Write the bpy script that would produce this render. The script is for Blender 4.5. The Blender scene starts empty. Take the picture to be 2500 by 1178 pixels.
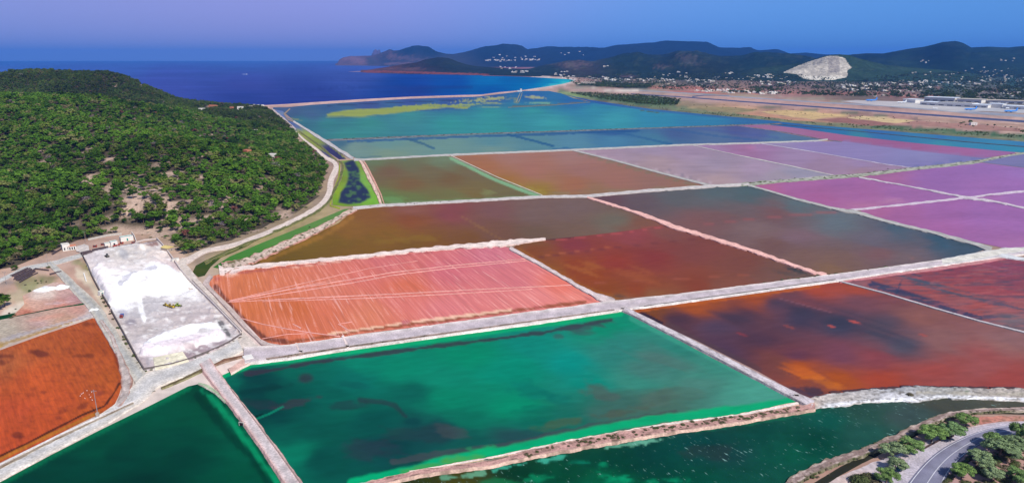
import bpy, bmesh, math, random
import numpy as np
from mathutils import Vector, Matrix
from mathutils.geometry import delaunay_2d_cdt
from mathutils.bvhtree import BVHTree

S = bpy.context.scene
C = S.collection
random.seed(7)
RNG = np.random.RandomState(11)
R = math.radians

# ------------------------------------------------------------------ camera
H = 150.0
FPX = 1667.0
HOR = 143.5
PITCH = math.atan((589 - HOR) / FPX)
SP, CP = math.sin(PITCH), math.cos(PITCH)
cam = bpy.data.cameras.new('camera')
cam.sensor_width = 36.0
cam.lens = 36.0 * FPX / 2500.0
cam.clip_start = 1.0
cam.clip_end = 90000.0
camo = bpy.data.objects.new('camera', cam)
camo.location = (0, 0, H)
camo.rotation_euler = (R(90) - PITCH, 0, 0)
C.objects.link(camo)
S.camera = camo

# ------------------------------------------------------------------ sky, sun, exposure
SUN_EL, SUN_AZ = R(47), R(138)      # azimuth measured clockwise from +Y
W = bpy.data.worlds.new('World')
S.world = W
W.use_nodes = True
nt = W.node_tree
nt.nodes.clear()
out = nt.nodes.new('ShaderNodeOutputWorld')
bg = nt.nodes.new('ShaderNodeBackground')
bg.inputs['Strength'].default_value = 0.10
sky = nt.nodes.new('ShaderNodeTexSky')
sky.sky_type = 'NISHITA'
sky.sun_disc = False
sky.sun_elevation = SUN_EL
sky.sun_rotation = SUN_AZ
sky.altitude = 150
sky.air_density = 1.0
sky.dust_density = 0.3
sky.ozone_density = 1.0
tc = nt.nodes.new('ShaderNodeTexCoord')
sep = nt.nodes.new('ShaderNodeSeparateXYZ')
nt.links.new(tc.outputs['Generated'], sep.inputs[0])
def sramp(stops, src):
    r = nt.nodes.new('ShaderNodeValToRGB')
    r.color_ramp.interpolation = 'B_SPLINE'
    el = r.color_ramp.elements
    while len(el) < len(stops): el.new(0.5)
    for e, (p, c) in zip(el, stops):
        e.position = p; e.color = (c[0] / 10, c[1] / 10, c[2] / 10, 1)
    nt.links.new(src, r.inputs[0])
    return r
mx = nt.nodes.new('ShaderNodeMath'); mx.operation = 'MULTIPLY_ADD'
mx.inputs[1].default_value = 0.5; mx.inputs[2].default_value = 0.5
nt.links.new(sep.outputs[0], mx.inputs[0])
# the evening-violet to azure drift of this sky from left to right
SKY_LOW = [(0.0, (2.0, 2.8, 6.2)), (0.22, (2.6, 2.9, 6.3)), (0.36, (2.9, 2.8, 6.4)), (0.46, (2.2, 2.9, 6.9)),
           (0.56, (0.9, 2.9, 7.6)), (0.75, (0.8, 3.1, 7.4)), (1.0, (0.8, 2.6, 6.5))]
SKY_HIGH = [(0.0, (2.1, 3.1, 7.0)), (0.3, (3.1, 3.1, 7.2)), (0.44, (3.0, 3.4, 8.0)), (0.6, (1.4, 3.5, 8.2)), (0.8, (1.0, 3.1, 7.4)), (1.0, (0.8, 2.4, 6.2))]
lo = sramp(SKY_LOW, mx.outputs[0]); hi = sramp(SKY_HIGH, mx.outputs[0])
for rr in (lo, hi):
    pass
mr = nt.nodes.new('ShaderNodeMapRange'); mr.inputs[1].default_value = 0.0; mr.inputs[2].default_value = 0.10
nt.links.new(sep.outputs[2], mr.inputs[0])
mixs = nt.nodes.new('ShaderNodeMix'); mixs.data_type = 'RGBA'
nt.links.new(mr.outputs[0], mixs.inputs[0]); nt.links.new(lo.outputs[0], mixs.inputs[6]); nt.links.new(hi.outputs[0], mixs.inputs[7])
mix2 = nt.nodes.new('ShaderNodeMix'); mix2.data_type = 'RGBA'
mh = nt.nodes.new('ShaderNodeMapRange'); mh.inputs[1].default_value = 0.08; mh.inputs[2].default_value = 0.5; mh.inputs[3].default_value = 0.95; mh.inputs[4].default_value = 0.1
nt.links.new(sep.outputs[2], mh.inputs[0]); nt.links.new(mh.outputs[0], mix2.inputs[0])
nt.links.new(sky.outputs[0], mix2.inputs[6]); sc10 = nt.nodes.new('ShaderNodeVectorMath'); sc10.operation = 'SCALE'; sc10.inputs['Scale'].default_value = 11.0
nt.links.new(mixs.outputs[2], sc10.inputs[0]); nt.links.new(sc10.outputs[0], mix2.inputs[7])
nt.links.new(mix2.outputs[2], bg.inputs[0])
nt.links.new(bg.outputs[0], out.inputs[0])

sun = bpy.data.lights.new('sun', 'SUN')
sun.energy = 4.9
sun.angle = R(0.5)
sun.color = (1.0, 0.945, 0.84)
suno = bpy.data.objects.new('sun', sun)
sd = Vector((math.sin(SUN_AZ) * math.cos(SUN_EL), math.cos(SUN_AZ) * math.cos(SUN_EL), math.sin(SUN_EL)))
suno.rotation_euler = sd.to_track_quat('Z', 'Y').to_euler()
suno.location = (300, -200, 600)
C.objects.link(suno)
S.view_settings.view_transform = 'Standard'
S.view_settings.look = 'None'
S.view_settings.exposure = 0.0
S.view_settings.gamma = 1.0
S.cycles.volume_bounces = 0
S.cycles.max_bounces = 4
S.cycles.volume_step_rate = 4

# ------------------------------------------------------------------ coordinate helpers
def w_at(px, py, z=0.0):
    """photo pixel -> world point on the horizontal plane z (arrays allowed)"""
    px = np.asarray(px, float); py = np.asarray(py, float)
    r = (px - 1250) / FPX; u = (589 - py) / FPX
    dx, dy, dz = r, CP + u * SP, u * CP - SP
    t = (z - H) / dz
    return dx * t, dy * t

def P(px, py, z=0.0):
    x, y = w_at(px, py, z)
    return Vector((float(x), float(y), z))

def P_at(px, py, D):
    """point of the pixel's ray at forward distance D"""
    r = (px - 1250) / FPX; u = (589 - py) / FPX
    dx, dy, dz = r, CP + u * SP, u * CP - SP
    t = D / dy
    return dx * t, D, H + dz * t

def pix(x, y, z):
    x = np.asarray(x, float); y = np.asarray(y, float); z = np.asarray(z, float) - H
    f = y * CP - z * SP
    u = y * SP + z * CP
    f = np.where(f < 1, 1, f)
    return 1250 + FPX * x / f, 589 - FPX * u / f

def lin(h):
    h = h.lstrip('#')
    c = np.array([int(h[i:i + 2], 16) / 255 for i in (0, 2, 4)])
    return np.where(c <= 0.04045, c / 12.92, ((c + 0.055) / 1.055) ** 2.4)

def _hash(ix, iy, seed):
    n = (ix * 374761393 + iy * 668265263 + seed * 1442695041) & 0xFFFFFFFF
    n = ((n ^ (n >> 13)) * 1274126177) & 0xFFFFFFFF
    n = n ^ (n >> 16)
    return (n & 0xFFFFFF) / float(0xFFFFFF)

def vnoise(x, y, seed=0):
    x = np.asarray(x, float); y = np.asarray(y, float)
    ix = np.floor(x).astype(np.int64); iy = np.floor(y).astype(np.int64)
    fx = x - ix; fy = y - iy
    fx = fx * fx * (3 - 2 * fx); fy = fy * fy * (3 - 2 * fy)
    a = _hash(ix, iy, seed); b = _hash(ix + 1, iy, seed)
    c = _hash(ix, iy + 1, seed); d = _hash(ix + 1, iy + 1, seed)
    return (a + (b - a) * fx) * (1 - fy) + (c + (d - c) * fx) * fy

def fbm(x, y, seed=0, oct=4):
    """about -1..1"""
    s = 0; a = 1; t = 0
    for i in range(oct):
        s = s + a * (vnoise(x, y, seed + i * 17) * 2 - 1); t += a
        x = np.asarray(x) * 2.03 + 5.1; y = np.asarray(y) * 2.03 - 3.7; a *= 0.5
    return s / t * 1.5

def inside(px, py, poly):
    px = np.asarray(px, float); py = np.asarray(py, float)
    r = np.zeros(px.shape, bool)
    n = len(poly)
    for i in range(n):
        x1, y1 = poly[i][:2]; x2, y2 = poly[(i + 1) % n][:2]
        c = ((y1 > py) != (y2 > py))
        if y2 != y1:
            r ^= c & (px < (x2 - x1) * (py - y1) / (y2 - y1) + x1)
    return r

def dist_line(px, py, pts, closed=False):
    px = np.asarray(px, float); py = np.asarray(py, float)
    d = np.full(px.shape, 1e9)
    n = len(pts)
    for i in range(n if closed else n - 1):
        x1, y1 = pts[i][:2]; x2, y2 = pts[(i + 1) % n][:2]
        vx, vy = x2 - x1, y2 - y1
        L = vx * vx + vy * vy + 1e-9
        t = np.clip(((px - x1) * vx + (py - y1) * vy) / L, 0, 1)
        d = np.minimum(d, np.hypot(px - x1 - t * vx, py - y1 - t * vy))
    return d

def sstep(a, b, x):
    t = np.clip((x - a) / (b - a), 0, 1)
    return t * t * (3 - 2 * t)

def paint(px, py, ops, seed=3):
    """albedo of a surface at the given spots.
    g control colours; b soft blob; l stroke along a line; p polygon; n mottling"""
    px = np.asarray(px, float); py = np.asarray(py, float)
    col = np.zeros(px.shape + (3,))
    # domain warp grows with nearness, as the places do
    s = np.clip((py - 120) / 400.0, 0.08, 2.0)
    wx = fbm(px / (60 * s), py / (24 * s), seed, 4) ; wy = fbm(px / (60 * s) + 40, py / (24 * s) + 9, seed + 5, 4)
    for op in ops:
        k = op[0]
        if k == 'g':
            pts = op[1]; pw = op[2] if len(op) > 2 else 3.0
            xq = px + wx * 14 * s; yq = py + wy * 9 * s
            num = np.zeros(px.shape + (3,)); den = np.zeros(px.shape)
            for x, y, h in pts:
                d = np.sqrt((xq - x) ** 2 + (2.0 * (yq - y)) ** 2) + 6
                w = 1 / d ** pw
                num += w[..., None] * lin(h); den += w
            col = num / den[..., None]
        elif k == 'b':
            _, cx, cy, rx, ry, rot, h, a = op[:8]
            wp = op[8] if len(op) > 8 else 0.65
            c, sn = math.cos(R(rot)), math.sin(R(rot))
            dx = px - cx; dy = py - cy
            u = (dx * c + dy * sn) / rx; v = (-dx * sn + dy * c) / ry
            d = np.hypot(u, v) + wp * (wx * 0.7 + fbm(px / (15 * s), py / (7 * s), seed + 9, 4) * 0.75)
            m = a * (1 - sstep(0.45, 1.15, d))
            col = col * (1 - m[..., None]) + m[..., None] * lin(h)
        elif k == 'l':
            _, pts, hw, h, a = op[:5]
            wp = op[5] if len(op) > 5 else 0.4
            d = dist_line(px, py, pts) / hw + wp * (fbm(px / (18 * s), py / (9 * s), seed + 21, 4))
            m = a * (1 - sstep(0.55, 1.1, d))
            col = col * (1 - m[..., None]) + m[..., None] * lin(h)
        elif k == 'p':
            _, pts, h, a = op[:4]
            soft = op[4] if len(op) > 4 else 3.0
            d = dist_line(px, py, pts, True); d = np.where(inside(px, py, pts), d, -d)
            d = d + wy * soft * 0.8
            m = a * sstep(-soft, soft, d)
            col = col * (1 - m[..., None]) + m[..., None] * lin(h)
        elif k == 's':
            gq = col @ np.array([.3, .6, .1]); col = gq[..., None] + (col - gq[..., None]) * op[1]
        elif k == 'm':
            col = col * np.array(op[1])
        elif k == 'n':
            _, sx, sy, amt = op[:4]
            h = op[4] if len(op) > 4 else None
            n = fbm(px / sx, py / sy, seed + 33, 4)
            if h is None:
                col = col * (1 + amt * n[..., None])
            else:
                m = np.clip(amt * sstep(0.1, 0.7, n), 0, 1)
                col = col * (1 - m[..., None]) + m[..., None] * lin(h)
    return np.clip(col, 0.0, 1)

# ------------------------------------------------------------------ object helpers
def mesh_obj(name, verts, faces, mat=None, cols=None, parent=None, smooth=False, kind=None, mats=None, fmat=None):
    me = bpy.data.meshes.new(name)
    me.from_pydata([tuple(v) for v in verts], [], [tuple(f) for f in faces])
    if cols is not None:
        a = me.color_attributes.new('Col', 'FLOAT_COLOR', 'POINT')
        arr = np.ones((len(verts), 4), np.float32); arr[:, :3] = cols
        a.data.foreach_set('color', arr.ravel())
    if mats:
        for m in mats: me.materials.append(m)
    elif mat: me.materials.append(mat)
    if fmat is not None:
        me.polygons.foreach_set('material_index', fmat)
    if smooth:
        me.polygons.foreach_set('use_smooth', [True] * len(me.polygons))
    me.update()
    o = bpy.data.objects.new(name, me)
    C.objects.link(o)
    if parent: o.parent = parent
    if kind: o['kind'] = kind
    return o

def tag(o, label, cat, group=None):
    o['label'] = label; o['category'] = cat
    if group: o['group'] = group
    return o

def thing(name, label, cat, loc=(0, 0, 0), rz=0.0, group=None, scale=1.0):
    o = bpy.data.objects.new(name, None)
    o.location = loc; o.rotation_euler = (0, 0, rz); o.scale = (scale,) * 3
    o.empty_display_size = 0.5
    C.objects.link(o)
    return tag(o, label, cat, group)

def dup(root, loc, rz, label, group=None, scale=None):
    r = root.copy(); C.objects.link(r); r.location = loc; r.rotation_euler = (0, 0, rz)
    if scale is not None: r.scale = (scale,) * 3 if not hasattr(scale, '__len__') else scale
    r['label'] = label
    if group: r['group'] = group
    for ch in list(root.children):
        c = ch.copy(); C.objects.link(c); c.parent = r
        for g in ch.children:
            d = g.copy(); C.objects.link(d); d.parent = c
    return r

# ------------------------------------------------------------------ materials
def principled(name):
    m = bpy.data.materials.new(name); m.use_nodes = True
    n = m.node_tree.nodes; b = n['Principled BSDF']
    return m, m.node_tree, b

def NN(t, typ, **kw):
    n = t.nodes.new(typ)
    for k, v in kw.items(): setattr(n, k, v)
    return n

def mat_paint(name, rough=0.9, spec=0.2, fine=1.5, amt=0.18, coarse=14.0, camt=0.12, bump=0.25, stretch=None, far=None, gain=1.0):
    """colour from the mesh's own albedo map, broken by grain at two sizes"""
    m, t, b = principled(name)
    L = t.links
    a = NN(t, 'ShaderNodeVertexColor'); a.layer_name = 'Col'
    g = NN(t, 'ShaderNodeNewGeometry')
    mp = NN(t, 'ShaderNodeMapping')
    if stretch: mp.vector_type = 'TEXTURE'; mp.inputs['Rotation'].default_value = (0, 0, stretch[0]); mp.inputs['Scale'].default_value = (1 / stretch[1], 1 / stretch[2], 1)
    L.new(g.outputs['Position'], mp.inputs[0])
    n1 = NN(t, 'ShaderNodeTexNoise'); n1.inputs['Scale'].default_value = 1.0 / fine; n1.inputs['Detail'].default_value = 3
    n2 = NN(t, 'ShaderNodeTexNoise'); n2.inputs['Scale'].default_value = 1.0 / coarse; n2.inputs['Detail'].default_value = 4
    L.new(mp.outputs[0], n1.inputs[0]); L.new(mp.outputs[0], n2.inputs[0])
    r1 = NN(t, 'ShaderNodeMapRange'); r1.inputs[1].default_value = 0.3; r1.inputs[2].default_value = 0.7
    r1.inputs[3].default_value = (1 - amt) * gain; r1.inputs[4].default_value = (1 + amt) * gain
    r2 = NN(t, 'ShaderNodeMapRange'); r2.inputs[1].default_value = 0.3; r2.inputs[2].default_value = 0.7
    r2.inputs[3].default_value = 1 - camt; r2.inputs[4].default_value = 1 + camt
    L.new(n1.outputs[0], r1.inputs[0]); L.new(n2.outputs[0], r2.inputs[0])
    mu = NN(t, 'ShaderNodeMath', operation='MULTIPLY'); L.new(r1.outputs[0], mu.inputs[0]); L.new(r2.outputs[0], mu.inputs[1])
    vm = NN(t, 'ShaderNodeVectorMath', operation='SCALE'); L.new(a.outputs[0], vm.inputs[0]); L.new(mu.outputs[0], vm.inputs['Scale'])
    L.new(vm.outputs[0], b.inputs['Base Color'])
    b.inputs['Roughness'].default_value = rough
    b.inputs['Specular IOR Level'].default_value = spec
    if bump:
        bp = NN(t, 'ShaderNodeBump'); bp.inputs['Strength'].default_value = bump; bp.inputs['Distance'].default_value = 0.4
        L.new(n1.outputs[0], bp.inputs['Height']); L.new(bp.outputs[0], b.inputs['Normal'])
    m['vm'] = 1
    return m

def mat_plain(name, h, rough=0.8, spec=0.3, fine=0.8, amt=0.12, metallic=0.0):
    m, t, b = principled(name); L = t.links
    c = lin(h)
    g = NN(t, 'ShaderNodeTexCoord')
    n1 = NN(t, 'ShaderNodeTexNoise'); n1.inputs['Scale'].default_value = 1.0 / fine; n1.inputs['Detail'].default_value = 4
    L.new(g.outputs['Object'], n1.inputs[0])
    cr = NN(t, 'ShaderNodeMapRange'); cr.inputs[1].default_value = 0.3; cr.inputs[2].default_value = 0.7
    cr.inputs[3].default_value = 1 - amt; cr.inputs[4].default_value = 1 + amt
    L.new(n1.outputs[0], cr.inputs[0])
    vm = NN(t, 'ShaderNodeVectorMath', operation='SCALE'); vm.inputs[0].default_value = tuple(c)
    L.new(cr.outputs[0], vm.inputs['Scale']); L.new(vm.outputs[0], b.inputs['Base Color'])
    b.inputs['Roughness'].default_value = rough; b.inputs['Specular IOR Level'].default_value = spec; b.inputs['Metallic'].default_value = metallic
    return m

M_GROUND = mat_paint('dry_ground', 0.95, 0.1, 2.0, 0.22, 16, 0.15, 0.4)
M_FAR = mat_paint('far_ground', 0.95, 0.1, 25, 0.18, 120, 0.12, 0.0)
M_WATER = mat_paint('brine', 0.55, 0.03, 6, 0.07, 60, 0.07, 0.03, stretch=(0.3, 0.5, 1.6), gain=1.0)
M_BRINEFAR = mat_paint('far_brine', 0.7, 0.0, 18, 0.05, 120, 0.05, 0.02, stretch=(0.2, 0.3, 1.4))
M_SEA = mat_paint('sea', 0.6, 0.0, 60, 0.10, 500, 0.08, 0.05, stretch=(-0.1, 0.25, 1.8))
M_LEVEE = mat_paint('salt_levee', 0.95, 0.1, 0.9, 0.22, 7, 0.18, 0.6)
M_SALT = mat_paint('salt', 0.8, 0.2, 1.6, 0.10, 9, 0.08, 0.7)

def mat_marsh():
    """marsh water with pale flecks, glints painted into the colour, and sunk sand patches"""
    m = mat_paint('marsh_water', 0.45, 0.04, 5, 0.10, 30, 0.2, 0.05); t = m.node_tree; L = t.links; b = t.nodes['Principled BSDF']
    src = b.inputs['Base Color'].links[0].from_socket
    g = NN(t, 'ShaderNodeNewGeometry'); p0, p1 = P(2200, 1000), P(2240, 1016)
    mp = NN(t, 'ShaderNodeMapping'); mp.vector_type = 'TEXTURE'; mp.inputs['Rotation'].default_value = (0, 0, math.atan2(p1.y - p0.y, p1.x - p0.x)); L.new(g.outputs['Position'], mp.inputs[0])
    m2 = NN(t, 'ShaderNodeMapping'); m2.inputs['Scale'].default_value = (0.28, 0.85, 1); L.new(mp.outputs[0], m2.inputs[0])
    n1 = NN(t, 'ShaderNodeTexNoise'); n1.inputs['Scale'].default_value = 1.0; n1.inputs['Detail'].default_value = 4; n1.inputs['Roughness'].default_value = .6; L.new(m2.outputs[0], n1.inputs[0])
    n2 = NN(t, 'ShaderNodeTexNoise'); n2.inputs['Scale'].default_value = 0.045; n2.inputs['Detail'].default_value = 2; L.new(g.outputs['Position'], n2.inputs[0])
    ad = NN(t, 'ShaderNodeMath', operation='MULTIPLY_ADD'); L.new(n2.outputs[0], ad.inputs[0]); ad.inputs[1].default_value = 0.28; L.new(n1.outputs[0], ad.inputs[2])
    r = NN(t, 'ShaderNodeMapRange'); r.inputs[1].default_value = 0.78; r.inputs[2].default_value = 0.85; r.inputs[4].default_value = .6; L.new(ad.outputs[0], r.inputs[0])
    mx_ = NN(t, 'ShaderNodeMix', data_type='RGBA'); L.new(r.outputs[0], mx_.inputs[0]); L.new(src, mx_.inputs[6]); mx_.inputs[7].default_value = (*lin('#8fbcb4'), 1)  # pale teal mixed into the base colour as glints on the water
    L.new(mx_.outputs[2], b.inputs['Base Color'])
    return m
M_MARSH = mat_marsh()

# ------------------------------------------------------------------ sheets and banks
def densify(pts, step, closed=True):
    o = []
    n = len(pts)
    for i in range(n if closed else n - 1):
        a = np.array(pts[i], float); b = np.array(pts[(i + 1) % n], float)
        k = max(1, int(round(np.hypot(*(b - a)[:2]) / step)))
        for j in range(k): o.append(a + (b - a) * j / k)
    if not closed: o.append(np.array(pts[-1], float))
    return o

def smooth_line(pts, n=6):
    """Catmull-Rom through the points"""
    p = [np.array(q, float) for q in pts]
    p = [2 * p[0] - p[1]] + p + [2 * p[-1] - p[-2]]
    o = []
    for i in range(1, len(p) - 2):
        for j in range(n):
            t = j / n
            o.append(0.5 * ((2 * p[i]) + (-p[i - 1] + p[i + 1]) * t + (2 * p[i - 1] - 5 * p[i] + 4 * p[i + 1] - p[i + 2]) * t * t
                            + (-p[i - 1] + 3 * p[i] - 3 * p[i + 1] + p[i + 2]) * t ** 3))
    o.append(p[-2])
    return o

def tri_poly(poly, cell, jit=0.0, seed=0):
    b = np.array([q[:2] for q in densify(poly, cell)])
    if jit:
        s = np.clip((b[:, 1] - 120) / 400.0, 0.08, 2.0)
        b = b + np.stack([fbm(b[:, 0] / 22, b[:, 1] / 22, seed + 2, 3), fbm(b[:, 0] / 22 + 50, b[:, 1] / 22, seed + 4, 3) * 0.7], 1) * (jit * s)[:, None]
    n = len(b)
    x0, y0 = b.min(0); x1, y1 = b.max(0)
    gx, gy = np.meshgrid(np.arange(x0 + cell * .5, x1, cell), np.arange(y0 + cell * .4, y1, cell * 0.8))
    gx = gx + (np.arange(gx.shape[0]) % 2)[:, None] * cell * 0.5
    gx = gx.ravel(); gy = gy.ravel()
    ok = inside(gx, gy, b)
    gx = gx[ok]; gy = gy[ok]
    # drop lattice points close to the outline
    if len(gx):
        d = np.full(len(gx), 1e9)
        for i in range(0, n, 64):
            q = b[i:i + 64]
            d = np.minimum(d, np.hypot(gx[:, None] - q[None, :, 0], gy[:, None] - q[None, :, 1]).min(1))
        gx = gx[d > cell * 0.45]; gy = gy[d > cell * 0.45]
    vs = [Vector((float(x), float(y))) for x, y in b] + [Vector((float(x), float(y))) for x, y in zip(gx, gy)]
    r = delaunay_2d_cdt(vs, [], [list(range(n))], 1, 1e-5)
    V = np.array([(v.x, v.y) for v in r[0]])
    return V, [tuple(f) for f in r[2]]

def sheet(name, poly, z, ops, mat, cell=6.0, jit=0.0, seed=3, kind='structure', height=None, skirt=0.0):
    V, F = tri_poly(poly, cell, jit, seed)
    x, y = w_at(V[:, 0], V[:, 1], z)
    zz = np.full(len(x), float(z))
    cols = paint(V[:, 0], V[:, 1], ops, seed)
    if height is not None: zz = zz + height(x, y, V[:, 0], V[:, 1])
    # px y grows down, so flip the winding to face up
    F = [f[::-1] for f in F]
    verts = np.stack([x, y, zz], 1)
    if skirt:
        cnt = {}
        for f in F:
            for i in range(3):
                a, b_ = f[i], f[(i + 1) % 3]
                if (b_, a) in cnt: del cnt[(b_, a)]
                else: cnt[(a, b_)] = 1
        idx = {}
        ve = list(map(tuple, verts)); ce = list(cols)
        def low(i):
            if i not in idx:
                idx[i] = len(ve); v = ve[i]; ve.append((v[0], v[1], v[2] - skirt)); ce.append(cols[i] * 0.9)
            return idx[i]
        for (a, b_) in cnt: F.append((b_, a, low(a), low(b_)))
        verts = np.array(ve); cols = np.array(ce)
    return mesh_obj(name, verts, F, mat, cols, kind=kind, smooth=height is not None)

def strip(name, pts, z0, h, top, edge, mat=None, step=7.0, jit=0.18, seed=1, speck=None, kind='structure', curve=False, slope=1.0, mid=None, spk=0.5):
    """a bank or track along a line of (px, py, width in photo px); trapezoid of height h on level z0"""
    if curve: pts = smooth_line(pts, 5)
    L = densify(pts, step, False)
    A = np.array(L); n = len(A)
    T = np.gradient(A[:, :2], axis=0)
    T /= (np.hypot(T[:, 0], T[:, 1]) + 1e-9)[:, None]
    N = np.stack([-T[:, 1], T[:, 0]], 1)
    s = np.cumsum(np.r_[0, np.hypot(*(A[1:, :2] - A[:-1, :2]).T)])
    offs = np.array([-0.5, -0.34, -0.12, 0.12, 0.34, 0.5])
    rows = []
    for k, o in enumerate(offs):
        jt = fbm(s / 14.0 + k * 3.1, np.full(n, k * 7.7), seed + (0 if k < 3 else 9), 4) * jit * (1.0 if k in (0, 5) else 0.4)
        q = A[:, :2] + N * ((o + jt * np.sign(o)) * A[:, 2])[:, None]
        rows.append(q)
    V = []; cols = []
    tcol, ecol = lin(top), lin(edge)
    mcol = lin(mid) if mid else tcol
    for k, q in enumerate(rows):
        zz = z0 + h
        x, y = w_at(q[:, 0], q[:, 1], zz)
        V.append(np.stack([x, y, np.full(n, zz) + fbm(x / 6, y / 6, seed, 2) * 0.06 * h], 1))
        base = ecol if k in (0, 5) else (mcol if k in (2, 3) else tcol)
        c = base[None, :] * (1 + 0.16 * fbm(x / 4.0, y / 4.0, seed + k, 3))[:, None]
        if speck is not None:
            m = np.clip(sstep(0.05, 0.5, fbm(x / 3.5, y / 3.5, seed + 40 + k, 3)) * spk * (1.4 if k in (1, 4) else 0.7), 0, 1)[:, None]
            c = c * (1 - m) + lin(speck) * m
        cols.append(c)
    # foot of each side
    def foot(k, k2):
        d = V[k][:, :2] - V[k2][:, :2]; d /= (np.hypot(d[:, 0], d[:, 1]) + 1e-9)[:, None]
        return np.concatenate([V[k][:, :2] + d * (h * slope + 0.05), np.full((n, 1), z0 - 0.35)], 1)
    V = [foot(0, 1)] + V + [foot(5, 4)]
    cols = [cols[0] * 0.95] + cols + [cols[-1] * 0.95]
    m = len(V)
    VV = np.concatenate(V); CC = np.clip(np.concatenate(cols), 0, 1)
    F = []
    for k in range(m - 1):
        for i in range(n - 1):
            a, b_ = k * n + i, k * n + i + 1
            F.append((a, b_, b_ + n, a + n))
    o = mesh_obj(name, VV, F, mat or M_LEVEE, CC, kind=kind)
    bm = bmesh.new(); bm.from_mesh(o.data); bmesh.ops.recalc_face_normals(bm, faces=bm.faces)
    if sum(f.normal.z for f in bm.faces) < 0: bmesh.ops.reverse_faces(bm, faces=bm.faces)
    bm.to_mesh(o.data); bm.free()
    return o

def pan(poly, z, ops, cell=7.0, mat=None, jit=0.0, seed=3, name='salt_pan', **k):
    return sheet(name, poly, z, ops, mat or M_WATER, cell, jit, seed, **k)

# ------------------------------------------------------------------ sea
SEA_OPS = [('g', [(0, 151, '#2c55a8'), (0, 170, '#3d5fb5'), (600, 151, '#3a55ab'), (600, 200, '#3a48a0'), (600, 240, '#2c3f93'), (900, 151, '#4054aa'),
                  (1000, 200, '#123f9c'), (1000, 225, '#1d3a90'), (750, 245, '#2b3d93'), (850, 165, '#3b4fa6'), (1100, 200, '#0a479f'),
                  (1200, 195, '#0568b0'), (1290, 198, '#0562a8'), (1380, 198, '#18a0c0'), (1340, 209, '#0c7cb4'), (1200, 220, '#0a55a6'),
                  (400, 200, '#3c4ca6'), (300, 160, '#3b57ae'), (1240, 190, '#045ea8')], 3.5),
           ('l', [(1400, 199), (1370, 207), (1330, 213)], 5, '#4fd0d0', 0.5, 0.2),
           ('l', [(700, 218), (1000, 212), (1150, 214)], 3, '#22357f', 0.4, 0.8),
           ('l', [(560, 196), (800, 192), (900, 196)], 3, '#2f3f96', 0.35, 0.8), ('n', 120, 3, 0.12), ('m', (0.88, 0.84, 0.72))]
sheet('sea', [(-900, 148.7), (1900, 148.7), (1900, 160), (1480, 200), (1400, 240), (1000, 268), (500, 275), (-900, 275)], -0.8, SEA_OPS, M_SEA, 7.0)

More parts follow.
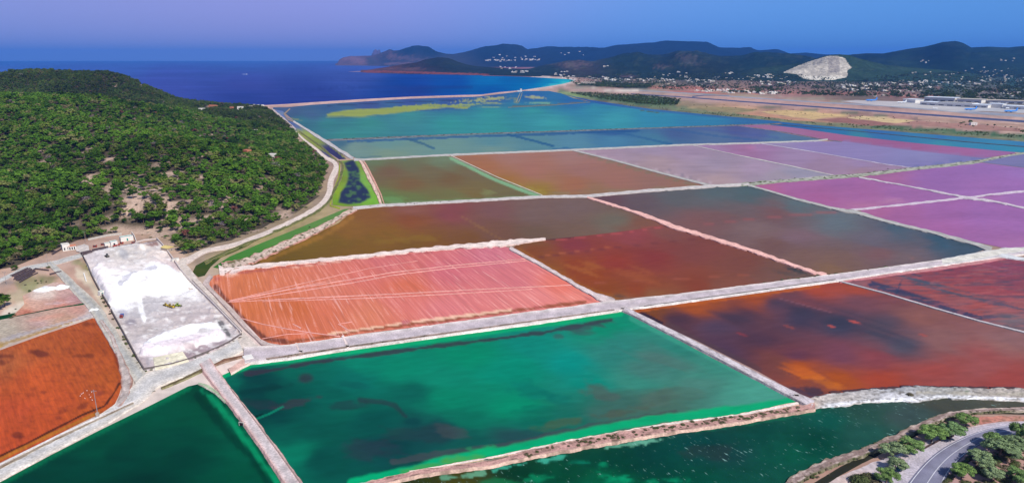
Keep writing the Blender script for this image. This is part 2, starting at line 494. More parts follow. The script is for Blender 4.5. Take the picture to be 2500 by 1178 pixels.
# ------------------------------------------------------------------ the land as one sheet
COAST = [(-1200, 256), (480, 252.5), (560, 255), (640, 257), (700, 254), (758, 250), (870, 243), (1000, 236), (1150, 231.5), (1175, 231), (1220, 225),
         (1273, 220.5), (1332, 212), (1374, 205), (1397, 199), (1402, 196), (1390, 193.5), (1340, 190.5), (1276, 187), (1230, 185.5), (1182, 185), (1170, 183), (1150, 181.3),
         (1108, 179), (1024, 177.5), (960, 176.5), (905, 175.4), (850, 175.3), (884, 173.5), (950, 165), (990, 160), (905, 158.2), (850, 156.5), (832, 155.2), (838, 153.2), (900, 150.5), (1500, 149.6)]
LAND = COAST + [(3600, 149.6), (3600, 420), (3300, 1500), (-1300, 1500), (-1900, 500)]
LAND_OPS = [('g', [(100, 700, '#b89684'), (300, 900, '#bfb3a8'), (600, 900, '#cbb9b0'), (200, 620, '#a88878'), (480, 900, '#c9bab2'), (700, 860, '#c9b3b1'),
                   (640, 560, '#9a8a60'), (2200, 1160, '#a88784'), (2450, 1140, '#a5868a'), (2050, 1160, '#b0837c'),
                   (1500, 215, '#a87c70'), (1700, 222, '#a5796d'), (1900, 232, '#a27a70'), (2200, 228, '#7c625a'), (2400, 240, '#706864'),
                   (1500, 203, '#22382c'), (1500, 190, '#22382c'), (1700, 192, '#24382c'), (1900, 190, '#2c3a30'), (1700, 205, '#4c4c40'), (1900, 207, '#6e5850'), (2100, 208, '#5c5248'), (2100, 195, '#2c4034'), (2300, 210, '#2f4438'), (2480, 200, '#26443a'), (2300, 228, '#3c4c40'), (2480, 225, '#44504a'),
                   (2300, 190, '#254a50'), (1800, 260, '#b08a6e'), (2000, 285, '#b08872'), (2200, 310, '#a37970'), (2400, 320, '#a8827a'),
                   (2300, 285, '#b09280'), (2480, 305, '#b59a8a'), (1700, 250, '#8a7a60'), (1600, 235, '#6a7050'), (1400, 224, '#8d7b68'), (1450, 214, '#ab8272'),
                   (1320, 218, '#a78a7c'), (1250, 184, '#7c4a44'), (1000, 176, '#7c5650'), (860, 250, '#b69a94'), (650, 262, '#9c7f74')], 3.0),
            ('n', 26, 4, 0.12),
            # airport and fields
            ('p', [(1380, 214), (1480, 217), (1640, 222), (1800, 236), (2060, 252), (2500, 290), (2500, 300), (2000, 268), (1640, 244), (1500, 228), (1390, 222)], '#b08f86', 0.8, 2),
            ('l', [(1400, 213), (1600, 222), (1800, 232), (2060, 247)], 3.5, '#8e8c78', 0.6, 0.4),
            ('l', [(1450, 217), (1560, 222)], 3.2, '#c9bdb0', 0.9, 0.3),
            ('l', [(1580, 213), (1700, 216), (1850, 226)], 4, '#b06a58', 0.75, 0.5),
            ('l', [(1900, 224), (2100, 228), (2300, 236)], 3, '#a4685c', 0.6, 0.6),
            ('l', [(2280, 216), (2420, 219), (2500, 232)], 2.4, '#a5706a', 0.6, 0.5),
            ('p', [(1856, 273), (1920, 268.5), (2069, 282), (1982, 290)], '#c4a878', 0.95, 1.5),
            ('p', [(1846, 272), (1900, 283), (1980, 291), (2060, 302), (1900, 290), (1800, 276)], '#b58a70', 0.9, 1.5),
            ('p', [(2066, 287), (2108, 283.5), (2237, 294), (2186, 300)], '#c9b084', 0.95, 1.5),
            ('p', [(1990, 292), (2060, 288), (2180, 301), (2130, 306)], '#8d6259', 0.85, 1.5),
            ('p', [(1500, 250), (1700, 255), (1850, 268), (1800, 282), (1650, 268)], '#97825c', 0.6, 4),
            ('l', [(1800, 257), (1900, 263), (2080, 276), (2190, 286)], 1.8, '#5e6650', 0.8, 0.3),
            ('l', [(2190, 286), (2300, 293), (2500, 312)], 0.9, '#6d6157', 0.7, 0.3),
            # green bank of the lagoon
            ('l', [(1370, 226), (1440, 238), (1560, 256), (1700, 273), (1850, 287), (2000, 303), (2150, 314), (2300, 325), (2500, 341), (2700, 352)], 8.5, '#5f7050', 0.85, 0.3),
            ('l', [(2130, 307), (2250, 315), (2400, 325), (2500, 333), (2700, 345)], 5.5, '#375c3c', 0.9, 0.5),
            ('l', [(1370, 232), (1440, 245), (1560, 262), (1700, 279), (1850, 293), (2000, 309), (2150, 321), (2300, 333), (2500, 348), (2700, 360)], 3.2, '#5d564c', 0.9, 0.3),
            ('p', [(1385, 226), (1440, 226), (1560, 231), (1660, 242), (1650, 258), (1560, 255), (1440, 240)], '#3f5c38', 0.9, 3),
            ('p', [(1360, 229), (1400, 226), (1440, 235), (1440, 242)], '#80965c', 0.8, 2),
            ('p', [(1440, 200), (1500, 204), (1600, 208), (1580, 216), (1500, 214), (1410, 208)], '#1f3a30', 0.9, 2),
            # sandy shore
            ('l', [(640, 259), (700, 256), (758, 252.5), (870, 246), (1000, 238.5), (1150, 234), (1220, 227.5), (1273, 222.5), (1332, 214), (1374, 207), (1402, 198)], 4.5, '#c3a096', 0.95, 0.15),
            ('l', [(1290, 219), (1374, 207), (1404, 196.5), (1388, 192.5), (1300, 188.5)], 2.2, '#c9b8ae', 0.9, 0.1),
            ('l', [(1240, 185), (1170, 183), (1024, 177.5), (884, 175)], 2.0, '#8c453a', 0.9, 0.2),
            # near west: works and tracks
            ('p', [(0, 664), (100, 625), (200, 588), (330, 575), (440, 600), (450, 640), (210, 640), (0, 700)], '#b59a8c', 0.7, 8),
            ('b', 215, 655, 28, 22, 20, '#7c7a4c', 0.8), ('b', 190, 640, 18, 10, 0, '#8c8a60', 0.7),
            ('p', [(184, 655), (215, 660), (248, 730), (262, 770), (245, 745), (218, 700), (186, 675)], '#c9baa4', 0.9, 3),
            ('b', 70, 715, 90, 22, -10, '#b5a98a', 0.7), ('b', 60, 690, 40, 16, -15, '#6f7a44', 0.6), ('b', 120, 683, 24, 10, -10, '#5d6a3a', 0.6),
            ('b', 30, 760, 45, 16, -25, '#cfc6b6', 0.8), ('b', 25, 775, 30, 12, -30, '#8b9078', 0.6),
            ('b', 100, 780, 60, 20, -8, '#bf8f7c', 0.7),
            ('b', 15, 690, 30, 12, 0, '#77706c', 0.7),
            # pine soil on the forest's foot
            ('p', [(480, 640), (560, 600), (700, 548), (770, 508), (805, 470), (820, 430), (790, 470), (740, 510), (600, 560), (450, 610)], '#8d7a6c', 0.8, 8),
            # south east corner, earth under the pines
            ('p', [(1900, 1200), (2050, 1130), (2180, 1060), (2300, 1010), (2400, 1000), (2500, 1000), (2500, 1040), (2300, 1060), (2100, 1178)], '#a08272', 0.8, 10),
            ('p', [(2310, 1200), (2380, 1130), (2440, 1090), (2600, 1050), (2700, 1300)], '#a8857a', 0.8, 8),
            ('n', 9, 6, 0.10)]
FIELDS = [([(1856, 273), (1920, 268.5), (2000, 275), (2069, 282), (2020, 287), (1982, 290.5), (1910, 281)], '#bfa272'), ([(2066, 287), (2108, 283.5), (2237, 294), (2210, 298), (2186, 300.5), (2120, 293)], '#c4ac80'),
          ([(1990, 292), (2060, 288), (2186, 301.5), (2130, 307), (2050, 299)], '#8a6058'), ([(1846, 273.5), (1905, 283), (1980, 292), (2040, 300), (1940, 294), (1850, 283), (1790, 276)], '#ae8268'),
          ([(2195, 300.5), (2240, 295.5), (2380, 303), (2500, 314), (2500, 322), (2330, 313)], '#9c756a'), ([(2240, 283.5), (2420, 298), (2500, 305), (2500, 312), (2380, 301), (2240, 291)], '#a58676'),
          ([(1700, 262), (1780, 261), (1850, 268), (1838, 272), (1790, 274), (1720, 268)], '#8a7c58'), ([(1600, 221), (1700, 222), (1790, 230), (1700, 227)], '#a8655a')]
for i_, (fp, fc) in enumerate(FIELDS):
    sheet('field', fp, 0.06 + 0.01 * i_, [('g', [(fp[0][0], fp[0][1], fc), (fp[2][0], fp[2][1], fc)], 2), ('n', 26, 1.6, 0.10), ('n', 9, 1.2, 0.25, '#7c6a50')], M_FAR, 3.2, 2.0, 61 + i_)
sheet('ground', LAND, 0.0, LAND_OPS, M_FAR, 8.5, 0.0, 5, skirt=4.0)

# ------------------------------------------------------------------ pans
# shared lines
MAIN_TOP = [(600, 842), (659, 839), (724, 842), (830, 825), (1100, 786), (1307, 758), (1503, 735), (1800, 700), (2000, 670), (2220, 646), (2388, 618)]
MAIN_BOT = [(612, 884), (700, 874), (860, 850), (1100, 816), (1180, 804), (1514, 757), (1537, 753), (1800, 718), (2046, 683), (2290, 648), (2455, 626)]

# emerald pan
EM = [(540, 916), (612, 884), (700, 873), (860, 849), (1100, 815), (1300, 787), (1514, 757), (1535, 768), (1650, 826), (1800, 905), (1900, 955), (1958, 982), (1800, 1016), (1620, 1038),
      (1494, 1060), (1379, 1080), (1284, 1102), (1200, 1124), (1100, 1138), (1020, 1150), (902, 1178), (820, 1205), (752, 1205), (732, 1180), (660, 1080), (600, 998), (560, 940)]
pan(EM, 0.06, [
    ('g', [(570, 925, '#04634f'), (640, 935, '#053f3b'), (720, 900, '#07604f'), (900, 880, '#067a60'), (1000, 900, '#068062'), (1150, 860, '#04815f'), (1250, 900, '#048369'),
           (1300, 840, '#0b7f6d'), (1400, 880, '#06887a'), (1450, 930, '#068270'), (1250, 980, '#058562'), (1100, 980, '#067b5c'), (1100, 930, '#0a7d62'), (1500, 850, '#2d7b6e'),
           (1600, 880, '#45776c'), (1650, 850, '#2f7d6d'), (1750, 900, '#3e8674'), (1850, 955, '#4a9480'), (1700, 940, '#4a7c6e'), (1550, 930, '#37806f'), (1480, 800, '#0a8262'),
           (700, 980, '#054a40'), (800, 960, '#06594b'), (850, 1000, '#075a4a'), (760, 1060, '#065043'), (720, 1110, '#077056'), (800, 1120, '#06493f'), (900, 1030, '#064c43'),
           (950, 1090, '#0b3d3e'), (1050, 1060, '#123f42'), (1150, 1080, '#0f5148'), (1150, 1020, '#096953'), (1300, 1030, '#0b6452'), (1400, 1010, '#166555'),
           (1280, 1075, '#23484a'), (1500, 1000, '#3b6358'), (1600, 990, '#4a6a5c'), (860, 930, '#07695a'), (1000, 960, '#085a4c'), (640, 1000, '#053c38')], 3.6),
    ('b', 746, 922, 24, 15, -5, '#332f3a', 0.75, 0.25), ('b', 640, 985, 32, 10, 0, '#28303a', 0.55, 1.0), ('b', 720, 982, 36, 8, -14, '#38323c', 0.65, 1.0),
    ('b', 848, 988, 36, 9, -5, '#1f383c', 0.6, 1.0), ('l', [(880, 975), (930, 980), (965, 990), (990, 1015)], 8, '#26363b', 0.7, 0.5), ('b', 1005, 1028, 24, 12, 0, '#0a3f40', 0.7),
    ('b', 870, 940, 45, 9, 5, '#0a4c48', 0.5), ('b', 660, 945, 60, 9, -10, '#053633', 0.7), ('b', 620, 955, 40, 20, 30, '#053a38', 0.5),
    ('l', [(600, 912), (680, 900), (760, 884), (900, 866), (1050, 846), (1200, 828), (1330, 810), (1440, 790), (1490, 778)], 5.5, '#37303c', 0.85, 0.5),
    ('b', 1430, 797, 60, 12, -10, '#3b4449', 0.7), ('b', 1420, 812, 40, 8, 0, '#37504f', 0.6), ('b', 1365, 820, 14, 7, 0, '#42424a', 0.5),
    ('b', 1460, 955, 46, 22, 25, '#4c5c54', 0.75, 0.6), ('b', 1600, 975, 45, 18, -10, '#50655a', 0.7), ('b', 1680, 960, 55, 18, 10, '#4f6c5f', 0.5),
    ('b', 1620, 880, 120, 16, 14, '#567068', 0.5), ('b', 1500, 1010, 90, 14, -8, '#515546', 0.7), ('b', 1380, 1030, 60, 12, -10, '#4a5a40', 0.6),
    ('b', 1300, 955, 60, 22, 15, '#06695c', 0.6), ('b', 1370, 975, 50, 16, 20, '#07685c', 0.5), ('b', 1320, 1000, 90, 12, 0, '#066050', 0.4),
    ('b', 900, 1095, 90, 28, 0, '#2a3440', 0.55), ('b', 1010, 1060, 90, 20, 0, '#26383d', 0.45), ('b', 1110, 1055, 36, 14, 20, '#43484a', 0.55),
    ('l', [(960, 1125), (1080, 1108), (1180, 1090), (1260, 1083), (1330, 1065), (1420, 1045), (1560, 1020), (1650, 1005)], 9, '#46454a', 0.6, 0.5),
    # shallow margins
    ('l', [(545, 916), (612, 888), (700, 879), (860, 856), (1100, 823), (1300, 794), (1514, 764)], 9.5, '#04a068', 0.95, 0.12),
    ('l', [(860, 1178), (1000, 1148), (1100, 1120), (1200, 1105), (1300, 1085), (1400, 1062), (1500, 1040), (1620, 1020), (1800, 1000), (1955, 977)], 14, '#04a46c', 0.95, 0.25),
    ('b', 1160, 1108, 50, 16, -20, '#12a564', 0.9), ('b', 1120, 1122, 60, 12, -8, '#4f9a48', 0.7), ('b', 1060, 1135, 60, 9, -10, '#4c9a46', 0.6), ('b', 1190, 1100, 30, 10, 0, '#0aa86c', 0.8),
    ('l', [(1545, 775), (1650, 828), (1800, 903), (1900, 952)], 10, '#3f9a80', 0.6, 0.2),
    ('l', [(625, 1022), (660, 1008), (690, 992)], 3, '#0a7a5e', 0.9, 0.2), ('l', [(620, 1018), (640, 1010)], 3, '#03251f', 0.9, 0.1), ('n', 30, 6, 0.06), ('m', (0.8, 0.88, 0.86))],
    cell=3.8, seed=4)

# dark green pan, bottom left
pan([(-160, 1260), (0, 1176), (123, 1110), (241, 1050), (364, 990), (459, 942), (485, 936), (505, 944), (530, 958), (556, 982), (590, 1035), (640, 1099), (682, 1161), (710, 1210), (740, 1400), (-160, 1400)], 0.08, [
    ('g', [(0, 1178, '#02352c'), (200, 1120, '#023a30'), (300, 1100, '#02382f'), (450, 1000, '#024a38'), (500, 970, '#02402f'), (560, 1040, '#03513f'), (600, 1100, '#03503f'),
           (450, 1120, '#02382f'), (350, 1178, '#022f28'), (600, 1170, '#024838'), (380, 1020, '#024b3a'), (250, 1080, '#024536'), (480, 1060, '#023f33')], 3),
    ('l', [(0, 1180), (123, 1114), (241, 1054), (364, 994), (459, 947)], 9, '#046a4c', 0.75, 0.2), ('b', 440, 955, 50, 10, -25, '#04744f', 0.7),
    ('l', [(500, 950), (530, 985), (560, 1020), (590, 1060), (640, 1130), (680, 1178)], 9, '#0a8c66', 0.8, 0.25),
    ('l', [(480, 965), (520, 1010), (560, 1060), (620, 1120), (660, 1190)], 12, '#022a22', 0.6, 0.5), ('b', 505, 950, 20, 8, 30, '#02211d', 0.8), ('n', 50, 14, .10), ('m', (.6, .92, .72))],
    cell=8, seed=8)

# marsh channel, bottom right
pan([(820, 1195), (902, 1172), (1020, 1153), (1200, 1132), (1300, 1112), (1500, 1074), (1700, 1045), (1850, 1021), (1985, 1000), (2020, 990), (2108, 978), (2234, 977), (2304, 968), (2500, 976), (2700, 972), (2700, 992), (2500, 992), (2400, 996),
     (2330, 1006), (2240, 1035), (2150, 1080), (2080, 1108), (2010, 1130), (1960, 1150), (1920, 1180), (1880, 1230), (820, 1260)], 0.05, [
    ('g', [(1000, 1170, '#2c3410'), (1100, 1165, '#3d3a0a'), (1250, 1140, '#02301f'), (1350, 1160, '#023f2c'), (1500, 1120, '#023c30'), (1600, 1100, '#033a36'), (1700, 1080, '#033b3b'),
           (1800, 1100, '#123a3c'), (1900, 1100, '#08443a'), (1850, 1050, '#063f38'), (2000, 1030, '#0a4a42'), (2100, 1010, '#24453f'), (2200, 1010, '#38474a'), (2300, 990, '#413f3a'),
           (2450, 985, '#4a4640'), (2100, 1060, '#1d4a45'), (1950, 1100, '#06483a'), (1500, 1178, '#035038'), (1700, 1160, '#034034'), (2000, 1080, '#033f33')], 3),
    ('b', 1500, 1165, 60, 22, 10, '#06926c', 0.9, 0.9), ('b', 1415, 1130, 28, 10, 0, '#08806a', 0.6, 1.0), ('b', 1640, 1172, 60, 10, 0, '#068a66', 0.8, 1.0), ('b', 1310, 1170, 30, 10, 0, '#067a58', 0.7, 1.0),
    ('b', 1215, 1178, 40, 10, 0, '#0a7a50', 0.5, 1.0),
    ('l', [(1210, 1145), (1290, 1128), (1380, 1112)], 6, '#3fa89c', 0.65, 1.2), ('l', [(1480, 1092), (1560, 1080), (1650, 1066)], 4.5, '#6fb5a8', 0.65, 1.4), ('l', [(1080, 1168), (1180, 1152)], 5, '#6fae9a', 0.6, 1.3),
    ('l', [(1700, 1052), (1850, 1030), (2000, 1003)], 4, '#0a6a55', 0.5, 0.8),
    ('b', 1740, 1100, 60, 24, 0, '#2c2c34', 0.4), ('m', (.9, .98, .78))], cell=5.5, seed=12, name='marsh_channel', mat=M_MARSH)

# pink crystallising pan
PK = [(511, 695), (513, 683), (522, 672), (564, 662), (760, 639), (872, 626), (1040, 611), (1190, 597), (1225, 599), (1257, 609), (1324, 651), (1402, 696), (1464, 728), (1478, 737), (1400, 747),
      (1307, 758), (1180, 775), (1050, 793), (872, 815), (830, 823), (760, 836), (693, 845), (665, 840), (637, 827), (600, 788), (564, 748), (530, 715)]
PK_OPS = [('g', [(530, 700, '#b8614a'), (600, 700, '#b55e40'), (600, 760, '#b35a38'), (700, 700, '#b8604c'), (640, 800, '#b86048'), (720, 760, '#b05534'), (800, 700, '#bb6458'), (800, 760, '#b95c4a'),
                 (900, 680, '#b85a58'), (950, 640, '#b35860'), (1000, 740, '#bb5f60'), (900, 770, '#bb6555'), (1100, 660, '#b35668'), (1100, 740, '#be6470'), (1200, 620, '#b05a72'), (1250, 680, '#b55c6c'),
                 (1300, 720, '#c26a72'), (1400, 720, '#c66c6c'), (1000, 690, '#b85848'), (720, 830, '#b85a44'), (1380, 690, '#c4605c')], 3),
          ('l', [(526, 700), (571, 753), (608, 793), (650, 826), (700, 834)], 7.5, '#5c2a20', 0.9, 0.5),
          ('l', [(700, 836), (830, 815), (870, 807), (1050, 785), (1180, 767), (1307, 751), (1430, 736)], 4.5, '#7c3c24', 0.9, 0.4),
          ('l', [(560, 668), (760, 645), (900, 628), (1050, 615)], 3, '#8c3c44', 0.6, 0.6),
          ('l', [(800, 815), (960, 792), (1030, 782), (1150, 768), (1250, 755)], 2.6, '#dfb0a8', 0.7, 0.6),
          ('l', [(700, 655), (860, 633), (960, 622)], 1.6, '#d8a0a0', 0.6, 0.8),
          ('b', 990, 786, 14, 7, -10, '#a04a5c', 0.8, 0.3), ('b', 1310, 750, 10, 5, 20, '#a04a50', 0.8, 0.3), ('b', 1437, 728, 14, 6, 30, '#b05a60', 0.8, 0.3),
          ('b', 680, 820, 30, 8, -15, '#9c4a30', 0.6), ('b', 530, 680, 10, 6, 0, '#a04648', 0.8, 0.3), ('b', 560, 668, 22, 6, -8, '#d5a0a0', 0.7), ('m', (1.26, 1.42, 1.07))]
def mat_pink():
    m, t, b = principled('pink_salt_crust'); L = t.links
    a = NN(t, 'ShaderNodeVertexColor'); a.layer_name = 'Col'
    g = NN(t, 'ShaderNodeNewGeometry')
    p0 = P(894, 728); p1 = P(928, 775); ang = math.atan2(p1.y - p0.y, p1.x - p0.x)
    mp = NN(t, 'ShaderNodeMapping'); mp.vector_type = 'TEXTURE'; mp.inputs['Rotation'].default_value = (0, 0, ang)
    L.new(g.outputs['Position'], mp.inputs[0])
    m2 = NN(t, 'ShaderNodeMapping'); m2.inputs['Scale'].default_value = (0.022, 0.6, 1); L.new(mp.outputs[0], m2.inputs[0])
    n1 = NN(t, 'ShaderNodeTexNoise'); n1.inputs['Scale'].default_value = 1; n1.inputs['Detail'].default_value = 3; n1.inputs['Distortion'].default_value = 0.5
    L.new(m2.outputs[0], n1.inputs[0])
    m3 = NN(t, 'ShaderNodeMapping'); m3.inputs['Scale'].default_value = (0.02, 0.62, 1); L.new(mp.outputs[0], m3.inputs[0])
    n3 = NN(t, 'ShaderNodeTexNoise'); n3.inputs['Scale'].default_value = 1; n3.inputs['Detail'].default_value = 2; L.new(m3.outputs[0], n3.inputs[0])
    n2 = NN(t, 'ShaderNodeTexNoise'); n2.inputs['Scale'].default_value = 0.5; n2.inputs['Detail'].default_value = 5; L.new(g.outputs['Position'], n2.inputs[0])
    # pale combed salt lines
    r1 = NN(t, 'ShaderNodeMapRange'); r1.inputs[1].default_value = 0.54; r1.inputs[2].default_value = 0.68; L.new(n1.outputs[0], r1.inputs[0])
    r3 = NN(t, 'ShaderNodeMapRange'); r3.inputs[1].default_value = 0.63; r3.inputs[2].default_value = 0.70; L.new(n3.outputs[0], r3.inputs[0])
    r2 = NN(t, 'ShaderNodeMapRange'); r2.inputs[1].default_value = 0.35; r2.inputs[2].default_value = 0.65; r2.inputs[3].default_value = 0.2; L.new(n2.outputs[0], r2.inputs[0])
    mm = NN(t, 'ShaderNodeMath', operation='MULTIPLY'); L.new(r1.outputs[0], mm.inputs[0]); L.new(r2.outputs[0], mm.inputs[1])
    m4 = NN(t, 'ShaderNodeMath', operation='MULTIPLY'); L.new(mm.outputs[0], m4.inputs[0]); m4.inputs[1].default_value = 0.34
    m5 = NN(t, 'ShaderNodeMath', operation='MULTIPLY'); L.new(r3.outputs[0], m5.inputs[0]); m5.inputs[1].default_value = 0.45
    m6 = NN(t, 'ShaderNodeMath', operation='ADD', use_clamp=True); L.new(m4.outputs[0], m6.inputs[0]); L.new(m5.outputs[0], m6.inputs[1])
    dk = NN(t, 'ShaderNodeMapRange'); dk.inputs[1].default_value = 0.3; dk.inputs[2].default_value = 0.55; dk.inputs[3].default_value = 0.8; dk.inputs[4].default_value = 1.0; L.new(n1.outputs[0], dk.inputs[0])
    vm = NN(t, 'ShaderNodeVectorMath', operation='SCALE'); L.new(a.outputs[0], vm.inputs[0]); L.new(dk.outputs[0], vm.inputs['Scale'])
    mx_ = NN(t, 'ShaderNodeMix', data_type='RGBA'); L.new(m6.outputs[0], mx_.inputs[0]); L.new(vm.outputs[0], mx_.inputs[6]); mx_.inputs[7].default_value = (*lin('#f0b8ae'), 1)
    L.new(mx_.outputs[2], b.inputs['Base Color']); b.inputs['Roughness'].default_value = 0.8; b.inputs['Specular IOR Level'].default_value = 0.25
    bp = NN(t, 'ShaderNodeBump'); bp.inputs['Strength'].default_value = 0.5; bp.inputs['Distance'].default_value = 0.3; L.new(n1.outputs[0], bp.inputs['Height']); L.new(bp.outputs[0], b.inputs['Normal'])
    return m
pan(PK, 0.07, PK_OPS, cell=5.5, mat=mat_pink(), seed=16)

# dark red pan
pan([(1250, 606), (1260, 598), (1332, 584), (1430, 575), (1530, 563), (1632, 548), (1727, 578), (1842, 612), (1912, 639), (1993, 668), (2015, 675), (1900, 690), (1800, 702), (1650, 722), (1503, 738), (1464, 728), (1402, 696), (1324, 651)], 0.09, [
    ('g', [(1290, 600, '#6f4a2c'), (1300, 620, '#73401f'), (1400, 600, '#74343a'), (1550, 570, '#7a3c40'), (1640, 565, '#6e4440'), (1400, 650, '#7c3a1c'), (1500, 640, '#7d3428'), (1600, 630, '#743230'),
           (1700, 620, '#6c3c38'), (1800, 640, '#6b4038'), (1900, 660, '#654842'), (1950, 672, '#66504c'), (1480, 700, '#7a3f18'), (1560, 700, '#7c3c20'), (1500, 725, '#7a5034'), (1600, 720, '#7a5036'), (1700, 690, '#743a28'),
           (1750, 700, '#71463a'), (1350, 655, '#7c4a20'), (1450, 665, '#7d3c18')], 3),
    ('l', [(1270, 612), (1340, 656), (1420, 704), (1500, 732)], 9, '#8a5820', 0.6, 0.5), ('l', [(1332, 587), (1430, 578), (1530, 566), (1625, 552)], 2.2, '#9a4a4c', 0.7, 0.4),
    ('l', [(1332, 584), (1400, 577)], 1.6, '#3a2a30', 0.7, 0.4),
    ('l', [(1300, 630), (1500, 604), (1727, 580)], 1.2, '#5e3034', 0.6, 0.3), ('l', [(1300, 627), (1500, 601)], 1.0, '#9c5a40', 0.5, 0.3),
    ('l', [(1450, 690), (1700, 678), (1850, 668)], 1.2, '#935244', 0.45, 0.4),
    ('b', 1430, 655, 40, 14, 10, '#94592c', 0.5, 1.4), ('b', 1540, 665, 45, 14, 10, '#8e5030', 0.4, 1.4), ('b', 1510, 722, 18, 4, 0, '#4c3c38', 0.7), ('b', 1530, 732, 60, 5, -6, '#7a6866', 0.6),
    ('b', 1945, 660, 26, 5, 20, '#24323c', 0.85), ('b', 1930, 668, 50, 7, 8, '#4c4444', 0.6), ('m', (1.1, 1.0, .8))], cell=6, seed=20)

# brown ochre pan
pan([(596, 652), (620, 636), (704, 598), (786, 563), (825, 545), (868, 510), (932, 503), (1150, 492), (1330, 482), (1436, 480), (1548, 515), (1632, 549), (1530, 563), (1430, 575), (1332, 584), (1260, 594), (1184, 598), (1040, 608), (872, 626), (760, 638), (640, 652)], 0.10, [
    ('g', [(640, 645, '#4d3c10'), (720, 630, '#584510'), (760, 600, '#5c4812'), (800, 580, '#5f4712'), (850, 560, '#6a4a1a'), (900, 600, '#614615'), (1000, 600, '#5d4214'), (1050, 590, '#604018'), (900, 530, '#68441c'),
           (1000, 540, '#6a3c20'), (1000, 510, '#6c4440'), (1100, 520, '#683840'), (1200, 520, '#604248'), (1300, 520, '#5c4a4e'), (1400, 510, '#5a4a50'), (1500, 540, '#55504e'), (1560, 545, '#604038'),
           (1200, 570, '#5c4038'), (1300, 570, '#56453e'), (1150, 580, '#5e3e20'), (1400, 560, '#5a4844'), (1600, 552, '#64403c'), (950, 570, '#684816')], 3),
    ('l', [(1130, 530), (1200, 570), (1230, 588)], 2.0, '#7a5a3c', 0.4, 0.5), ('l', [(640, 640), (720, 605), (800, 570), (860, 530)], 6, '#86602a', 0.5, 0.4),
    ('b', 850, 590, 120, 12, -8, '#55430f', 0.4, 1.0), ('b', 980, 585, 90, 7, -5, '#6c5418', 0.5, 1.0), ('l', [(1450, 578), (1560, 562), (1625, 550)], 3, '#7a3a3c', 0.6, 0.5), ('m', (1.4, 1.3, .9))], cell=6.5, seed=24)

# slate brown pan east of the pink dyke
pan([(1436, 478), (1548, 468), (1733, 456), (1826, 454), (1940, 484), (2052, 512), (2164, 539), (2276, 566), (2388, 597), (2400, 610), (2370, 620), (2220, 645), (2018, 672), (1993, 667), (1912, 638), (1842, 611), (1727, 576), (1632, 548), (1548, 515)], 0.11, [
    ('g', [(1480, 485, '#5c4048'), (1560, 490, '#584a50'), (1650, 480, '#505458'), (1750, 470, '#485a60'), (1830, 470, '#40585e'), (1950, 500, '#4c6068'), (1900, 520, '#6a4a4c'), (1750, 535, '#6c4c4c'), (1700, 545, '#704a48'),
           (1850, 560, '#705a5c'), (1950, 580, '#6c5460'), (2050, 540, '#546470'), (2150, 580, '#5c5868'), (2200, 560, '#3c5468'), (2300, 590, '#2c5068'), (2350, 605, '#344c60'), (2250, 610, '#5e5460'), (2150, 620, '#6c4c50'),
           (2050, 640, '#6a5048'), (2020, 660, '#74563c'), (1950, 630, '#6c5048'), (1880, 600, '#664844'), (2220, 630, '#64545a')], 3),
    ('l', [(1720, 548), (1830, 535), (1950, 524), (2050, 516)], 2.4, '#8c4a4c', 0.6, 0.5), ('l', [(2340, 592), (2390, 604)], 4, '#2a4450', 0.5, 0.4), ('b', 2230, 632, 12, 2.5, 0, '#94504c', 0.6), ('s', .8), ('m', (1.12, 1.0, .88))], cell=7, seed=28)

# magenta pans
MG = '#a05a9c'
pan([(1829, 452), (1900, 444), (2038, 434), (2104, 432), (2192, 449), (2332, 476), (2350, 482), (2220, 497), (2110, 510), (2063, 512), (1940, 483), (1870, 464)], 0.12, [
    ('g', [(1860, 455, '#b34c8a'), (1950, 455, '#a84f96'), (2050, 445, '#a04f98'), (2100, 480, '#a8509a'), (2000, 485, '#ab4c92'), (2200, 470, '#a255a2'), (2300, 480, '#a257a6'), (2100, 500, '#b35c98')], 3),
    ('b', 2180, 490, 50, 4, -3, '#c070a0', 0.5), ('b', 2110, 500, 40, 5, 0, '#b86098', 0.5), ('n', 90, 10, .04), ('s', .74), ('m', (.9, .95, .86))], cell=8, seed=30)
pan([(2104, 430), (2234, 414), (2396, 397), (2500, 410), (2750, 430), (2750, 445), (2500, 466), (2430, 474), (2360, 482), (2332, 476), (2192, 449)], 0.13, [
    ('g', [(2150, 433, '#a85292'), (2300, 430, '#9a57aa'), (2400, 410, '#9c5cb0'), (2500, 420, '#9a60b4'), (2400, 450, '#a05aac'), (2480, 450, '#9e5aae')], 3), ('n', 90, 10, .04), ('s', .74), ('m', (.9, .95, .86))], cell=9, seed=32)
pan([(2368, 485), (2430, 475), (2500, 467), (2750, 447), (2750, 540), (2500, 508), (2430, 492)], 0.14, [
    ('g', [(2400, 484, '#a85aa8'), (2500, 480, '#a45eb0'), (2500, 500, '#a35cac')], 3), ('n', 90, 10, .04), ('s', .74), ('m', (.9, .95, .86))], cell=9, seed=33)
pan([(2100, 514), (2110, 511), (2220, 497), (2360, 483), (2430, 492), (2500, 508), (2750, 540), (2750, 640), (2500, 607), (2466, 608), (2390, 592), (2276, 565), (2164, 538), (2110, 522)], 0.15, [
    ('g', [(2130, 516, '#ad5090'), (2200, 530, '#a85098'), (2300, 510, '#a252a2'), (2400, 520, '#9f55a8'), (2500, 540, '#a056a8'), (2300, 560, '#ab52a0'), (2400, 590, '#a556a4'), (2480, 600, '#a85aa2')], 3), ('n', 90, 10, .04), ('s', .74), ('m', (.9, .95, .86))], cell=9, seed=34)

